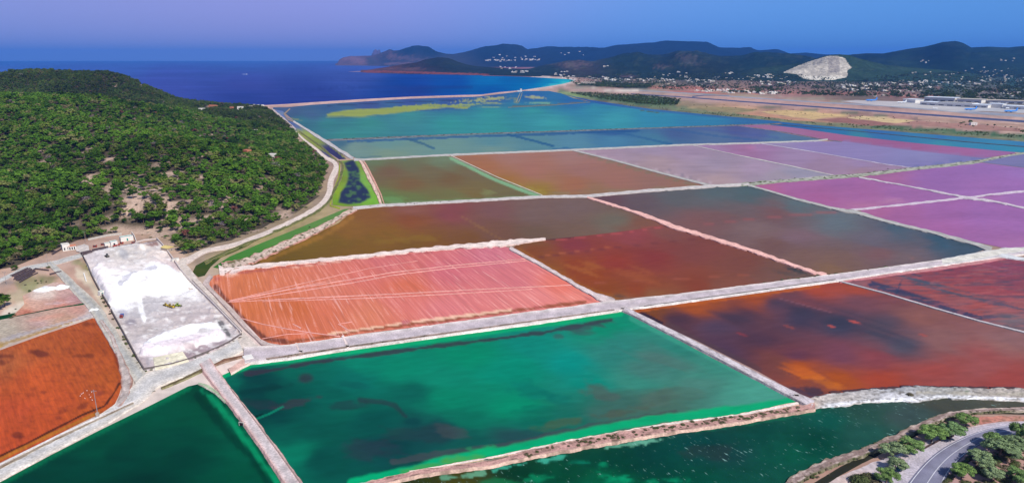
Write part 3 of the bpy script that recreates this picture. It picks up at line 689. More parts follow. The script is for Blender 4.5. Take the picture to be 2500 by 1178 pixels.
# right hand red and slate pans south of the main road
pan([(1525, 757), (1545, 752), (1800, 718), (2046, 684), (2062, 686), (2160, 716), (2276, 752), (2388, 784), (2500, 812), (2750, 880), (2750, 960), (2500, 950), (2304, 948), (2220, 946), (2108, 956), (2038, 962), (1985, 972), (1945, 958), (1850, 905), (1700, 830), (1600, 785)], 0.10, [
    ('g', [(1580, 765, '#6e3c1c'), (1700, 745, '#95481a'), (1850, 722, '#93441c'), (2000, 705, '#96402a'), (2080, 700, '#94422e'), (1750, 800, '#4a3848'), (1650, 785, '#452e38'), (1800, 770, '#40303c'), (1900, 740, '#4f3844'),
           (1950, 770, '#3c3444'), (2050, 790, '#3a3848'), (2150, 800, '#4c404a'), (2200, 840, '#4a444e'), (2100, 740, '#6a4248'), (2250, 780, '#7e5048'), (1850, 830, '#48303c'), (1950, 870, '#5c3440'), (1900, 890, '#6b3c34'),
           (2050, 860, '#6a3c48'), (2150, 870, '#7a3c40'), (2300, 830, '#7c5450'), (2450, 850, '#855a54'), (2300, 900, '#8c4038'), (2450, 920, '#8e4038'), (2150, 920, '#963e28'), (2050, 930, '#9a4818'), (1960, 900, '#96461c'),
           (2000, 940, '#7a4030'), (2480, 820, '#805a58'), (1750, 850, '#4c3444'), (2400, 880, '#8a4844')], 3.2),
    ('b', 2040, 780, 150, 26, 14, '#30303e', 0.45, 0.7), ('b', 2180, 830, 60, 14, 18, '#3c3c4a', 0.5), ('b', 1980, 910, 50, 12, 22, '#b3581c', 0.75, 1.2), ('b', 1940, 895, 40, 9, 20, '#a8521e', 0.7, 1.2), ('b', 2020, 935, 50, 11, 20, '#b8621c', 0.6, 0.8),
    ('b', 1985, 950, 24, 9, 0, '#2e2c3a', 0.8, 0.9), ('b', 1950, 955, 30, 6, 20, '#3a3444', 0.7), ('l', [(1560, 762), (1590, 775), (1615, 788)], 5, '#201c2c', 0.9, 0.3), ('l', [(1630, 790), (1750, 850), (1850, 900)], 9, '#4e3c3c', 0.5, 0.5),
    ('l', [(1545, 760), (1800, 726), (2000, 698)], 4, '#a8521a', 0.8, 0.4), ('b', 2030, 796, 14, 3, 15, '#a84a40', 0.9), ('b', 2085, 785, 20, 4.5, 15, '#a84a40', 0.9), ('b', 1925, 797, 12, 2.5, 15, '#7a4040', 0.8), ('b', 2255, 817, 12, 2.5, 10, '#9c4c44', 0.8), ('b', 1810, 815, 16, 3, 18, '#78343a', 0.8),
    ('l', [(1900, 727), (2030, 762)], 1.5, '#7a5058', 0.6, 0.3), ('n', 40, 5, 0.07)], cell=4.5, seed=36)
pan([(2050, 684), (2150, 668), (2290, 650), (2340, 640), (2455, 630), (2500, 630), (2750, 650), (2750, 870), (2500, 806), (2388, 780), (2276, 748), (2160, 713)], 0.12, [
    ('g', [(2100, 685, '#7c5258'), (2150, 700, '#8a4a48'), (2250, 670, '#824248'), (2350, 650, '#7c3c48'), (2450, 640, '#783c4c'), (2300, 710, '#8c4440'), (2400, 700, '#8c4448'), (2480, 680, '#7c404c'), (2400, 750, '#904844'),
           (2480, 760, '#8c5050'), (2350, 740, '#8a5050'), (2480, 790, '#6c5c60')], 3),
    ('l', [(2130, 692), (2200, 712), (2280, 738), (2340, 758), (2390, 772)], 9, '#1d3450', 0.85, 0.8), ('b', 2195, 700, 22, 4, -70, '#20344c', 0.8), ('b', 2250, 690, 45, 5, 12, '#3c4c58', 0.7, 1.2), ('b', 2240, 672, 20, 2.5, 20, '#20344c', 0.8),
    ('b', 2290, 702, 60, 6, 14, '#3a4c5c', 0.6, 1.3), ('b', 2410, 735, 70, 6, 14, '#34485a', 0.7, 1.3), ('b', 2450, 700, 50, 5, 12, '#1d3450', 0.7, 1.3), ('b', 2480, 685, 30, 5, 14, '#24405a', 0.7, 1.3), ('b', 2350, 720, 50, 4, 14, '#3a4a58', 0.6, 1.3),
    ('b', 2420, 772, 30, 5, 0, '#2a445c', 0.7, 1.0), ('b', 2300, 658, 30, 2.5, 5, '#3c2c38', 0.6, 1.2), ('l', [(2420, 700), (2500, 720)], 4, '#9a4448', 0.5, 1.2), ('b', 2450, 660, 70, 4, 14, '#985c6c', 0.4, 1.3), ('n', 60, 3, 0.16), ('n', 50, 2.5, 0.55, '#3a4654'), ('n', 34, 2, 0.35, '#a8605a')], cell=3.8, seed=40)

# far rows
def far(poly, z, ctl, extra=(), cell=8, seed=50):
    return pan(poly, z, [('g', ctl, 3)] + list(extra) + [('s', .86), ('m', (1.05, 1.0, .88) if seed == 50 else (.95, .9, .78))], cell=cell, mat=M_BRINEFAR, seed=seed)
far([(889, 390), (1086, 380), (1102, 383), (1212, 434), (1324, 478), (1150, 490), (932, 500), (925, 470), (905, 420)], 0.16,
    [(910, 395, '#5c6c50'), (1000, 392, '#60664c'), (1080, 388, '#62745c'), (950, 420, '#6a5440'), (1050, 420, '#665c44'), (1000, 450, '#6e5436'), (1100, 440, '#685236'), (950, 480, '#56703c'), (1000, 490, '#5e6c3c'), (1150, 470, '#6c5c34'), (1250, 470, '#665e40'), (1100, 480, '#64643c'), (1160, 420, '#685c44')],
    [('l', [(1102, 386), (1212, 440), (1320, 480)], 5, '#6fa07c', 0.95, 0.2), ('b', 960, 488, 36, 9, 0, '#5c8a50', 0.7), ('b', 1190, 470, 24, 9, 0, '#748050', 0.5), ('l', [(940, 496), (1150, 486), (1300, 478)], 2.5, '#6a8a60', 0.6, 0.3), ('b', 990, 391, 14, 2, 0, '#4a6a60', 0.7)], cell=3.6)
far([(1103, 381), (1250, 373), (1402, 366), (1492, 389), (1604, 420), (1733, 455), (1548, 468), (1324, 478), (1212, 434)], 0.17,
    [(1120, 386, '#905f48'), (1250, 385, '#946860'), (1400, 378, '#906a68'), (1180, 410, '#966040'), (1300, 410, '#946258'), (1420, 410, '#8e625e'), (1240, 440, '#90622c'), (1320, 465, '#866a24'), (1400, 450, '#905c44'), (1500, 440, '#8e6058'), (1600, 440, '#86605a'), (1680, 450, '#866054'), (1450, 468, '#84644c')],
    [('l', [(1410, 372), (1492, 395), (1604, 426), (1700, 452)], 3, '#6f6a58', 0.7, 0.3), ('l', [(1330, 474), (1540, 464), (1700, 453)], 2, '#7a7058', 0.6, 0.3), ('l', [(1240, 450), (1330, 472)], 6, '#8c7c24', 0.6, 0.5)])
far([(1402, 366), (1550, 360), (1690, 354), (1800, 378), (1912, 402), (2038, 429), (1900, 441), (1733, 455), (1604, 420), (1492, 389)], 0.18,
    [(1440, 370, '#927c94'), (1600, 362, '#8f7f9e'), (1680, 362, '#907c9c'), (1600, 400, '#95808e'), (1750, 400, '#8a7c98'), (1850, 410, '#9480a0'), (1750, 440, '#9a8490'), (1950, 420, '#8684a0'), (1900, 436, '#8c8298')],
    [('n', 50, 3, 0.10), ('l', [(1420, 370), (1604, 416), (1740, 448)], 1.6, '#b0a0b4', 0.6, 0.4), ('l', [(1620, 410), (1700, 440)], 1.5, '#6c6880', 0.6, 0.6)])
far([(1690, 354), (1858, 350), (1996, 372), (2164, 401), (2234, 411), (2130, 420), (2038, 430), (1912, 402), (1800, 378)], 0.19,
    [(1720, 358, '#9274a0'), (1850, 355, '#8c6c9c'), (1830, 362, '#8f6290'), (1950, 380, '#8c76a0'), (2100, 400, '#8a76a4'), (2000, 405, '#8c7496'), (2100, 415, '#90748c')], [('n', 60, 3, 0.08), ('b', 1820, 362, 40, 4, 3, '#a8689a', 0.6)])
far([(1858, 350), (1996, 345), (2060, 345), (2200, 364), (2400, 386), (2440, 377), (2388, 394), (2234, 411), (2164, 401), (1996, 372)], 0.20,
    [(1880, 351, '#8478a6'), (2000, 352, '#8072aa'), (2100, 370, '#7e74ac'), (2250, 385, '#7a78ae'), (2250, 400, '#7470aa'), (2350, 390, '#7070a8')], [('l', [(2230, 408), (2400, 384)], 2.5, '#5c66a0', 0.6, 0.4)])
far([(1772, 305), (1852, 303), (1950, 312), (2080, 331), (2234, 348), (2474, 370), (2480, 374), (2440, 380), (2400, 386), (2200, 364), (2060, 345), (2020, 341), (1960, 332), (1850, 312)], 0.21,
    [(1800, 307, '#8a5c88'), (1900, 314, '#90608c'), (2050, 334, '#905884'), (2200, 352, '#8c5488'), (2350, 368, '#905890'), (2420, 374, '#8c5c96')], [('l', [(2060, 345), (2200, 364), (2400, 385)], 3, '#7c6aa0', 0.7, 0.3)])
far([(794, 344), (1150, 329), (1453, 319), (1772, 308), (1810, 307), (1900, 322), (2000, 340), (1996, 344), (1800, 351), (1674, 354), (1402, 366), (1086, 378), (900, 388), (870, 386), (828, 365)], 0.22,
    [(830, 350, '#3c6684'), (860, 362, '#6a8c8c'), (950, 350, '#5c8a90'), (950, 375, '#6e8c80'), (1100, 360, '#608a8c'), (1200, 345, '#4c8294'), (1300, 350, '#4a7f94'), (1200, 366, '#62888a'), (1400, 350, '#4880a0'), (1500, 340, '#3c7aa4'), (1600, 345, '#3a769c'),
     (1500, 320, '#285494'), (1650, 325, '#3f5c94'), (1750, 335, '#4c6a98'), (1850, 325, '#4f5c98'), (1900, 338, '#4c6e98'), (1800, 315, '#4a5490'), (1960, 338, '#4c6c94')],
    [('l', [(850, 345), (1150, 333), (1453, 323), (1560, 319)], 3.6, '#1c5290', 0.8, 0.4), ('l', [(985, 337), (1030, 350), (1060, 362)], 3.2, '#2a5c84', 0.85, 0.35), ('l', [(1240, 328), (1280, 338), (1350, 356)], 3.2, '#14548c', 0.85, 0.4),
     ('l', [(1480, 318), (1560, 334), (1640, 352)], 3.0, '#245c94', 0.7, 0.4), ('l', [(1620, 312), (1750, 332), (1850, 342)], 2.4, '#2e5c98', 0.6, 0.4), ('b', 1380, 362, 30, 3, 0, '#1e5a90', 0.7), ('l', [(1700, 312), (1900, 336)], 3, '#4058a0', 0.4, 0.5), ('l', [(880, 384), (930, 382)], 2, '#4a6c80', 0.7, 0.3)], cell=3.4, seed=54)
TEAL = [(690, 271), (706, 285), (740, 312), (772, 332), (796, 343), (1150, 327), (1453, 317), (1772, 306), (1915, 300), (1900, 296), (1850, 295), (1700, 281), (1588, 270), (1460, 252), (1400, 240), (1370, 228), (1340, 222), (1280, 222), (1225, 229), (1175, 235), (1150, 236.5), (1000, 241), (870, 249), (760, 256), (700, 262), (668, 262), (664, 266)]
far(TEAL, 0.23,
    [(720, 275, '#3a5884'), (740, 295, '#2f6c84'), (800, 300, '#2a7a86'), (850, 330, '#2a8288'), (900, 300, '#2a8488'), (1000, 280, '#2c848c'), (1100, 300, '#1c8a92'), (1200, 280, '#1c8c96'), (1200, 310, '#1e8a94'), (1300, 270, '#1e8c98'), (1350, 300, '#2292a0'), (1450, 265, '#1d84a4'), (1500, 290, '#2290a8'), (1600, 285, '#1d80a8'),
     (1700, 295, '#2078a8'), (1850, 299, '#2866a0'), (800, 262, '#34588c'), (900, 256, '#384f90'), (1000, 250, '#35509a'), (1100, 245, '#2f5098'), (1200, 240, '#2c5498'), (1300, 240, '#1c55a4'), (1300, 252, '#20709c'), (1400, 245, '#1c60a4'), (1440, 246, '#1c62a6'), (760, 280, '#3c5c8a'), (700, 268, '#425c8c')],
    [('p', [(796, 278), (850, 268), (960, 262), (1040, 259), (1100, 262), (1000, 273), (880, 284), (800, 284)], '#8c9c3c', 0.95, 1.8), ('p', [(790, 284), (850, 286), (920, 283), (880, 288), (800, 288)], '#6c8c68', 0.7, 1.2),
     ('l', [(960, 264), (1060, 257), (1140, 262)], 4, '#8c9c3c', 0.9, 0.6), ('b', 1130, 257, 50, 3.4, -3, '#8ca04c', 0.85, 0.7), ('b', 1180, 243, 60, 4, -3, '#94a058', 0.8, 0.9), ('b', 1205, 240, 45, 3, -4, '#a8ac6c', 0.7, 0.7),
     ('b', 1305, 238, 28, 4.5, 5, '#a0a870', 0.85, 0.6), ('b', 1320, 251, 34, 3, 0, '#6ea484', 0.8, 0.5), ('b', 1200, 252, 32, 1.8, 0, '#8a9a60', 0.8, 0.5), ('b', 1200, 262, 34, 1.6, 0, '#7a9a70', 0.7, 0.5), ('b', 1260, 245, 10, 7, 70, '#7c8c60', 0.6),
     ('b', 720, 291, 20, 2, 10, '#7c8c50', 0.8, 0.4), ('b', 1060, 268, 40, 2.5, -3, '#2c4c8c', 0.7), ('l', [(1250, 260), (1340, 256), (1440, 248)], 1.4, '#5c6058', 0.8, 0.3),
     ('l', [(800, 258), (1000, 249), (1150, 243)], 1.3, '#2c3a60', 0.7, 0.4), ('b', 1590, 273, 30, 1.6, 8, '#4c5c48', 0.9, 0.4), ('n', 70, 4, 0.07)], cell=3.4, seed=58)
far([(1375, 230), (1440, 244), (1588, 266), (1700, 277), (1850, 291), (1968, 304), (2136, 317), (2300, 330), (2500, 346), (2750, 365), (2750, 395), (2500, 372), (2474, 371), (2234, 349), (2080, 332), (1950, 313), (1880, 305), (1912, 301), (1850, 296), (1700, 282), (1588, 271), (1460, 253)], 0.25,
    [(1440, 246, '#2458a0'), (1588, 268, '#2c68a4'), (1800, 290, '#2c649c'), (1950, 307, '#1f5fa4'), (2050, 318, '#206ca4'), (2100, 330, '#2c7898'), (2136, 318, '#2a64ac'), (2300, 333, '#2a6cb0'), (2300, 350, '#2c84a4'), (2500, 350, '#2c74b0'), (2480, 366, '#2484ac')],
    [], cell=6, seed=60)
far([(2396, 396), (2474, 378), (2520, 374), (2750, 390), (2750, 430), (2500, 409)], 0.26, [(2450, 392, '#6c6ca0'), (2500, 395, '#6c6ca0')])

# left side waters
pan([(520, 652), (560, 626), (640, 592), (740, 552), (840, 510), (868, 508), (864, 508), (800, 547), (704, 590), (620, 626), (560, 650), (535, 655)], 0.10, [
    ('g', [(540, 645, '#366820'), (600, 620, '#44782c'), (700, 580, '#507c34'), (800, 535, '#587c38'), (560, 635, '#40742a')], 3)], cell=5, name='green_channel')
pan([(478, 648), (500, 636), (560, 608), (620, 590), (600, 602), (540, 628), (515, 650), (500, 672), (484, 676), (470, 664)], 0.09, [
    ('g', [(490, 645, '#34480e'), (560, 612, '#44501c'), (500, 668, '#303e0c'), (490, 660, '#444a10')], 3)], cell=4, name='reed_pool')
pan([(812, 500), (812, 470), (826, 440), (838, 400), (832, 391), (872, 389), (888, 410), (900, 440), (920, 470), (926, 498), (880, 502), (840, 503)], 0.12, [
    ('g', [(830, 495, '#6c8c10'), (840, 400, '#7c8c2c'), (880, 395, '#6c8c2c'), (915, 490, '#6ca02c'), (900, 440, '#74a03c'), (820, 470, '#7c9418'), (830, 430, '#6c7c1c')], 3),
    ('p', [(838, 396), (862, 392), (876, 410), (880, 440), (898, 462), (905, 482), (880, 496), (850, 498), (826, 494), (832, 470), (846, 450), (850, 420)], '#232c44', 1.0, 3.0), ('n', 12, 5, 0.4, '#5c8c30')], cell=3.6, seed=70, name='reed_marsh')
pan([(826, 391), (800, 372), (770, 345), (740, 322), (708, 294), (690, 270), (664, 268), (690, 292), (716, 316), (745, 352), (790, 385), (815, 392)], 0.09, [
    ('g', [(800, 382, '#4c4864'), (770, 355, '#7c7c3c'), (745, 330, '#8c9040'), (715, 300, '#4c5884'), (690, 280, '#5c6c98'), (680, 272, '#5c6c98')], 3),
    ('l', [(845, 388), (800, 360), (780, 342)], 7, '#2c2c54', 0.9, 0.3), ('l', [(760, 345), (800, 372), (820, 388)], 2.5, '#7c8c2c', 0.9, 0.3), ('n', 8, 4, 0.3, '#8c9a3c')], cell=4, seed=72, name='reed_marsh')
pan([(846, 388), (826, 366), (796, 344), (770, 326), (740, 308), (722, 296), (700, 286), (712, 300), (745, 328), (775, 352), (805, 374), (828, 389)], 0.12, [
    ('g', [(835, 380, '#2c2850'), (810, 365, '#302c58'), (780, 340, '#7c8838'), (755, 325, '#8c983c'), (725, 302, '#4c5c8c')], 3), ('l', [(846, 388), (800, 350), (770, 330)], 2, '#8c9040', 0.8, 0.5)], cell=3.6, seed=73, name='reed_marsh')

# orange pan, left
OR = [(-160, 890), (0, 854), (100, 818), (200, 785), (226, 776), (238, 778), (252, 800), (272, 840), (288, 880), (297, 910), (298, 940), (290, 965), (276, 994), (200, 1030), (100, 1080), (0, 1128), (-160, 1220)]
OR_OPS = [('g', [(20, 870, '#a85a2c'), (100, 850, '#a4501f'), (200, 810, '#a65020'), (250, 840, '#9c4814'), (100, 930, '#b04e1e'), (200, 900, '#ae5220'), (270, 920, '#a6501a'), (50, 1000, '#b24a22'), (150, 980, '#b44e20'), (250, 970, '#b0501e'), (20, 1080, '#b04820'), (100, 1040, '#ae4a1e'), (240, 1000, '#b05418')], 3),
          ('b', 100, 862, 34, 9, 10, '#4c1c10', 0.75, 0.9), ('b', 18, 868, 26, 9, 0, '#501f14', 0.7, 0.9), ('b', 195, 868, 24, 6, 0, '#5c2814', 0.6, 1), ('b', 225, 790, 20, 8, 0, '#5c2a10', 0.7), ('b', 5, 885, 14, 10, 0, '#4c1c10', 0.6),
          ('b', 150, 1008, 24, 9, -30, '#6c2c18', 0.6, 0.9), ('b', 200, 990, 22, 7, -30, '#6c2c1c', 0.6, 0.9), ('b', 45, 1062, 13, 9, 0, '#5c2414', 0.7, 0.8), ('b', 245, 960, 14, 7, -20, '#74342c', 0.6), ('n', 9, 7, .35, '#8a3a16'), ('n', 16, 5, .3, '#6c2c14'), ('b', 105, 955, 14, 8, 0, '#6c2c14', 0.6, 1),
          ('l', [(0, 1112), (60, 1084), (130, 1048), (200, 1012), (255, 990), (272, 968), (292, 935)], 3.0, '#3c1c08', 0.9, 0.25), ('l', [(0, 1120), (90, 1076), (170, 1038), (240, 1006)], 4.5, '#a8681c', 0.85, 0.2),
          ('l', [(240, 780), (262, 820), (280, 862), (292, 900)], 5, '#5c240c', 0.6, 0.7)]
def mat_orange():
    m = mat_paint('orange_crust', 0.6, 0.1, 1.0, 0.20, 12, 0.12, 0.3, stretch=(math.atan2(w_at(150, 950)[1] - w_at(140, 930)[1], w_at(150, 950)[0] - w_at(140, 930)[0]), 0.07, 0.8))
    return m
pan(OR, 0.09, OR_OPS, cell=3.5, mat=mat_orange(), seed=76)
pan([(-100, 792), (0, 770), (80, 755), (160, 742), (222, 735), (222, 741), (150, 750), (60, 768), (0, 780), (-100, 805)], 0.06, [('g', [(0, 775, '#0a3c1c'), (200, 740, '#0c4c24'), (100, 755, '#08381c')], 3)], cell=5, name='brine_ditch')
sheet('crust_flat', [(-160, 800), (0, 776), (100, 758), (224, 740), (236, 745), (248, 768), (232, 772), (100, 812), (0, 848), (-160, 880)], 0.05, [
    ('g', [(0, 800, '#a89c8c'), (100, 790, '#b0928c'), (200, 755, '#b88a7c'), (0, 845, '#a8884c'), (120, 805, '#a88a58'), (230, 770, '#c0b4b0'), (40, 830, '#b8b0ac'), (180, 778, '#b48c74')], 3),
    ('l', [(0, 830), (80, 808), (160, 786), (230, 766)], 4, '#a8a0a4', 0.7, 0.5), ('l', [(0, 841), (90, 815), (180, 786)], 4, '#a08048', 0.8, 0.4), ('l', [(-50, 862), (0, 850), (100, 815), (215, 776)], 1.6, '#d8cfc0', 0.9, 0.2), ('b', 110, 775, 60, 6, -10, '#c08a78', 0.6)], M_GROUND, 5, 0, 78)
sheet('crust_flat', [(60, 742), (55, 722), (85, 706), (130, 690), (165, 688), (190, 706), (214, 730), (222, 736), (150, 748), (60, 766), (30, 772)], 0.14, [
    ('g', [(100, 735, '#c39a88'), (160, 740, '#b87c6c'), (70, 755, '#b4705c'), (180, 715, '#b8948c'), (120, 710, '#c8b4a8'), (60, 740, '#c89c84'), (200, 728, '#a88080')], 3),
    ('b', 105, 705, 34, 8, -6, '#e8ecf0', 0.9), ('b', 150, 738, 60, 5, -6, '#c0a8a8', 0.6)], M_GROUND, 4, 1.0, 79)

# ------------------------------------------------------------------ banks, causeways and roads
WHITE, PALE, GREY, PINK = '#d9d0cc', '#c3bab8', '#a8a6a8', '#d8aaa0'
def levee(pts, top=PALE, edge='#d5cfcd', h=0.8, name='levee', **k):
    pts = [(x, y, w * (0.78 if y < 525 else 0.92)) for x, y, w in pts]
    if k.get('jit', .18) < .2: k['jit'] = k.get('jit', .18) * 1.7
    return strip(name, pts, 0.1, h, top, edge, **k)

# main road across the pans
strip('road', [(596, 866, 42), (700, 858, 34), (860, 834, 30), (1100, 801, 29), (1307, 773, 30), (1503, 745, 26), (1660, 727, 22), (1800, 708, 20), (2046, 676, 18), (2220, 651, 15), (2388, 628, 14), (2470, 617, 13), (2620, 600, 12)],
      0.1, 0.75, '#c6b9ba', '#dbd0ca', step=8, jit=0.04, seed=5, mid='#bdb0b5', speck='#8c8478', spk=0.15)
strip('embankment_kerb', [(612, 883.5, 2.5), (700, 872.5, 2.4), (860, 848, 2.4), (1100, 814, 2.2), (1300, 786, 2.2), (1510, 756.5, 2.2)], 0.2, 0.75, '#dcd2cc', '#c8bcb6', step=8, jit=0.05)
strip('embankment_kerb', [(1545, 751, 2.2), (1800, 717.5, 2.0), (2046, 683, 1.8), (2290, 647.5, 1.6)], 0.2, 0.75, '#dcd6d4', '#c0b8b6', step=8, jit=0.05)
strip('dirt_strip', [(650, 876.5, 7), (860, 845, 6), (1100, 811, 5), (1300, 783, 4), (1500, 755.5, 3)], 0.3, 0.64, '#9a8478', '#bfb0aa', step=5, jit=0.1, speck='#4c4638', spk=0.9, seed=9)
strip('dirt_strip', [(1560, 748, 3.2), (1800, 715, 3), (2040, 681, 2.4)], 0.3, 0.64, '#857c78', '#bfb6b4', step=5, jit=0.1, speck='#4c463c', spk=0.8, seed=10)
strip('road', [(2300, 638, 14), (2400, 622, 18), (2455, 612, 16), (2520, 606, 8), (2700, 592, 8)], 0.12, 0.78, '#cfcac0', '#bdbcbe', step=8, seed=6, jit=0.08)
strip('road', [(2440, 622, 8), (2500, 631, 5), (2700, 655, 5)], 0.12, 0.8, '#cfd0d2', '#c3c2c4', step=8, seed=7)
strip('crust_edge', [(2050, 687, 4), (2290, 655, 7), (2400, 638, 8), (2455, 629, 4)], 0.1, 0.35, '#b88080', '#a8606a', step=7, seed=8, jit=0.2)

# ring of pale tracks round the salt yard
strip('road', [(430, 642, 12), (455, 636, 16), (500, 612, 11), (560, 600, 10), (640, 572, 10), (720, 536, 10), (775, 505, 11), (802, 475, 13), (808, 440, 14), (820, 412, 13), (816, 396, 10), (795, 384, 8), (770, 362, 6), (745, 343, 4.5), (722, 322, 4)],
      0.1, 0.35, '#d0c0b6', '#c6b2a8', step=6, seed=11, jit=0.06, curve=True)
strip('levee', [(722, 316, 4), (700, 297, 6), (680, 280, 6), (662, 266, 5)], 0.1, 0.5, '#b8a8a4', '#c8bab4', step=5, seed=12)
strip('road', [(452, 632, 14), (444, 650, 26), (470, 690, 34), (520, 745, 30), (560, 795, 28), (600, 835, 30), (626, 862, 34)], 0.1, 0.4, '#cabdb3', '#cdbdb2', step=7, seed=13, jit=0.05, curve=True)
strip('road', [(585, 838, 34), (540, 862, 36), (470, 888, 40), (400, 915, 40), (360, 935, 44), (330, 965, 40), (250, 1022, 26), (120, 1088, 30), (0, 1150, 36), (-160, 1232, 42)],
      0.1, 0.5, '#c9c2bb', '#d0c6bc', step=8, seed=14, jit=0.05, curve=True, mid='#bebab8')
strip('road', [(-140, 720, 10), (0, 684, 11), (60, 655, 11), (140, 640, 12), (200, 622, 12)], 0.06, 0.2, '#b9b6b2', '#c0aca0', step=7, seed=15, jit=0.06)
strip('road', [(120, 640, 12), (150, 668, 16), (190, 710, 22), (230, 750, 26), (262, 800, 28), (300, 860, 30), (340, 915, 34), (360, 960, 36)], 0.12, 0.45, '#b3ada2', '#bdb4aa', step=7, seed=17, jit=0.06, curve=True, mid='#aaa8a4')
strip('dirt_strip', [(245, 780, 6), (272, 820, 8), (292, 870, 12), (310, 920, 24), (305, 960, 22), (285, 990, 10)], 0.1, 0.5, '#b8aaa4', '#b08474', step=5, seed=18, jit=0.2, speck='#7c6c68', spk=0.4)

# causeway between the two green pans
strip('causeway', [(500, 880, 30), (515, 905, 30), (545, 945, 28), (585, 995, 28), (640, 1068, 30), (712, 1172, 36), (760, 1245, 40)], 0.1, 0.9, '#cbb8b6', '#c9a49c', step=7, seed=19, jit=0.06, curve=True, mid='#bdb2b2')
strip('pipe', [(562, 945, 1.6), (610, 1008, 1.8), (670, 1088, 2.2), (735, 1178, 2.6)], 0.2, 0.95, '#9c8a84', '#8a6a60', step=10, seed=20, jit=0.02)
strip('levee', [(484, 934, 4), (505, 941, 8), (530, 958, 8), (552, 980, 6)], 0.1, 0.35, '#9aa88c', '#c0b4a8', step=4, seed=21, jit=0.2)
strip('levee', [(560, 905, 14), (612, 874, 18), (640, 868, 10)], 0.1, 0.7, '#c9a498', '#d8c0b4', step=5, seed=22, jit=0.1)
# dyke south of the emerald pan
strip('levee', [(800, 1208, 20), (902, 1180, 16), (1020, 1152, 13), (1100, 1141, 12), (1200, 1128, 14), (1284, 1107, 17), (1379, 1088, 20), (1494, 1067, 22), (1620, 1046, 20), (1800, 1022, 17), (1900, 1004, 15), (1990, 990, 16)],
      0.1, 0.9, '#ba9088', '#c8a898', step=5, seed=23, jit=0.12, speck='#5e4c40', spk=0.75)
strip('salt_rim', [(1000, 1150, 4), (1180, 1119, 4), (1284, 1098, 5), (1379, 1077, 6), (1494, 1057, 6), (1620, 1035, 6), (1800, 1013, 6), (1950, 983, 8)], 0.05, 0.25, '#e3d3ca', '#cda992', step=5, seed=24, jit=0.25)
# dyke between emerald and red pans
strip('levee', [(1522, 752, 10), (1545, 762, 10), (1600, 790, 11), (1700, 839, 12), (1800, 891, 13), (1900, 943, 14), (1985, 985, 18)], 0.1, 0.9, '#c6bcc0', '#ab9fa0', step=5, seed=25, jit=0.06, speck='#7c7074', spk=0.5)
# rocky white shore
sheet('boulder_beach', [(1955, 978), (1990, 964), (2038, 958), (2108, 951), (2220, 942), (2304, 944), (2500, 947), (2750, 950), (2750, 982), (2500, 979), (2380, 974), (2304, 970), (2234, 979), (2150, 978), (2108, 981), (2060, 988), (2015, 995), (1985, 996)], 0.5, [
    ('g', [(2000, 975, '#b8a89e'), (2060, 972, '#b0a8a2'), (2200, 955, '#9c9c9e'), (2300, 955, '#a09e9a'), (2450, 965, '#aaa098'), (2040, 987, '#c4c2c4'), (2200, 975, '#c6c4c8')], 3),
    ('l', [(2025, 990), (2108, 977), (2234, 974), (2304, 966), (2400, 970), (2500, 974)], 5, '#e6e6ea', 0.8, 0.4), ('n', 7, 2.5, 0.25), ('n', 9, 2.4, 0.8, '#6c6660'), ('b', 2222, 964, 9, 2.5, 10, '#5c7c4c', 0.9), ('b', 2360, 954, 10, 2, 0, '#6c7c5c', 0.8), ('l', [(2240, 958), (2500, 962)], 4, '#a8a090', 0.6, 1.2)],
      M_GROUND, 3.4, 2.0, 90, height=lambda x, y, px, py: 0.18 * fbm(x / 2.2, y / 2.2, 3, 3), skirt=0.7)
for i in range(22):
    px = 2042 + i * 24 + random.uniform(-5, 5)
    if px > 2500: break
    yy = np.interp(px, [2042, 2108, 2220, 2304, 2500], [957, 951, 943, 945, 947])
    p = P(px, yy)
    bm = bmesh.new(); bmesh.ops.create_icosphere(bm, subdivisions=2, radius=1)
    for v in bm.verts: v.co *= 1 + 0.25 * random.uniform(-1, 1)
    bmesh.ops.scale(bm, verts=bm.verts, vec=(3.2, 1.2, 0.35))
    o = mesh_obj('mud_mound', [v.co[:] for v in bm.verts], [[v.index for v in f.verts] for f in bm.faces] if bm.verts.index_update() is None else [], None, smooth=True)
    bm.free(); o.location = (p.x, p.y, 0.12); o.data.materials.append(M_MUD if 'M_MUD' in globals() else globals().setdefault('M_MUD', mat_plain('dark_mud', '#4a2c2a', 0.7)))
    tag(o, 'low dark mud mound in the row along the red pan, at the white boulder beach', 'mound', 'mud mounds along the boulder beach')

# pans' inner dykes
levee([(1245, 604, 9), (1290, 628, 8), (1330, 650, 8), (1402, 692, 9), (1450, 718, 12), (1498, 738, 20)], '#cbbab8', '#b0a09c', h=0.7, seed=26, jit=0.12, step=5)
levee([(535, 660, 22), (600, 652, 10), (700, 641, 8), (872, 625, 8), (1040, 607, 9), (1184, 596, 14), (1250, 590, 17), (1290, 586, 8), (1332, 582, 4)], '#e0cdc4', '#cbb0a8', h=0.7, seed=27, jit=0.16, step=5)
levee([(515, 672, 12), (500, 690, 12), (520, 712, 7), (560, 756, 6), (600, 800, 6), (640, 836, 8), (700, 848, 8), (760, 840, 6)], '#bcaaa4', '#a89490', h=0.6, seed=28, jit=0.08, step=5)
levee([(1434, 480, 6), (1548, 516, 8), (1600, 534, 9), (1632, 548, 12), (1727, 577, 9), (1842, 612, 8.5), (1912, 637, 8), (1993, 665, 8), (2018, 671, 12)], '#dfaea4', '#cf9c94', h=0.7, seed=29, jit=0.14, step=5)
levee([(545, 655, 28), (620, 630, 20), (704, 592, 17), (786, 555, 15), (840, 522, 14), (870, 508, 12)], '#cdb5a6', '#b88478', h=0.7, seed=30, jit=0.1, step=4, speck='#5a5a30', spk=0.9)
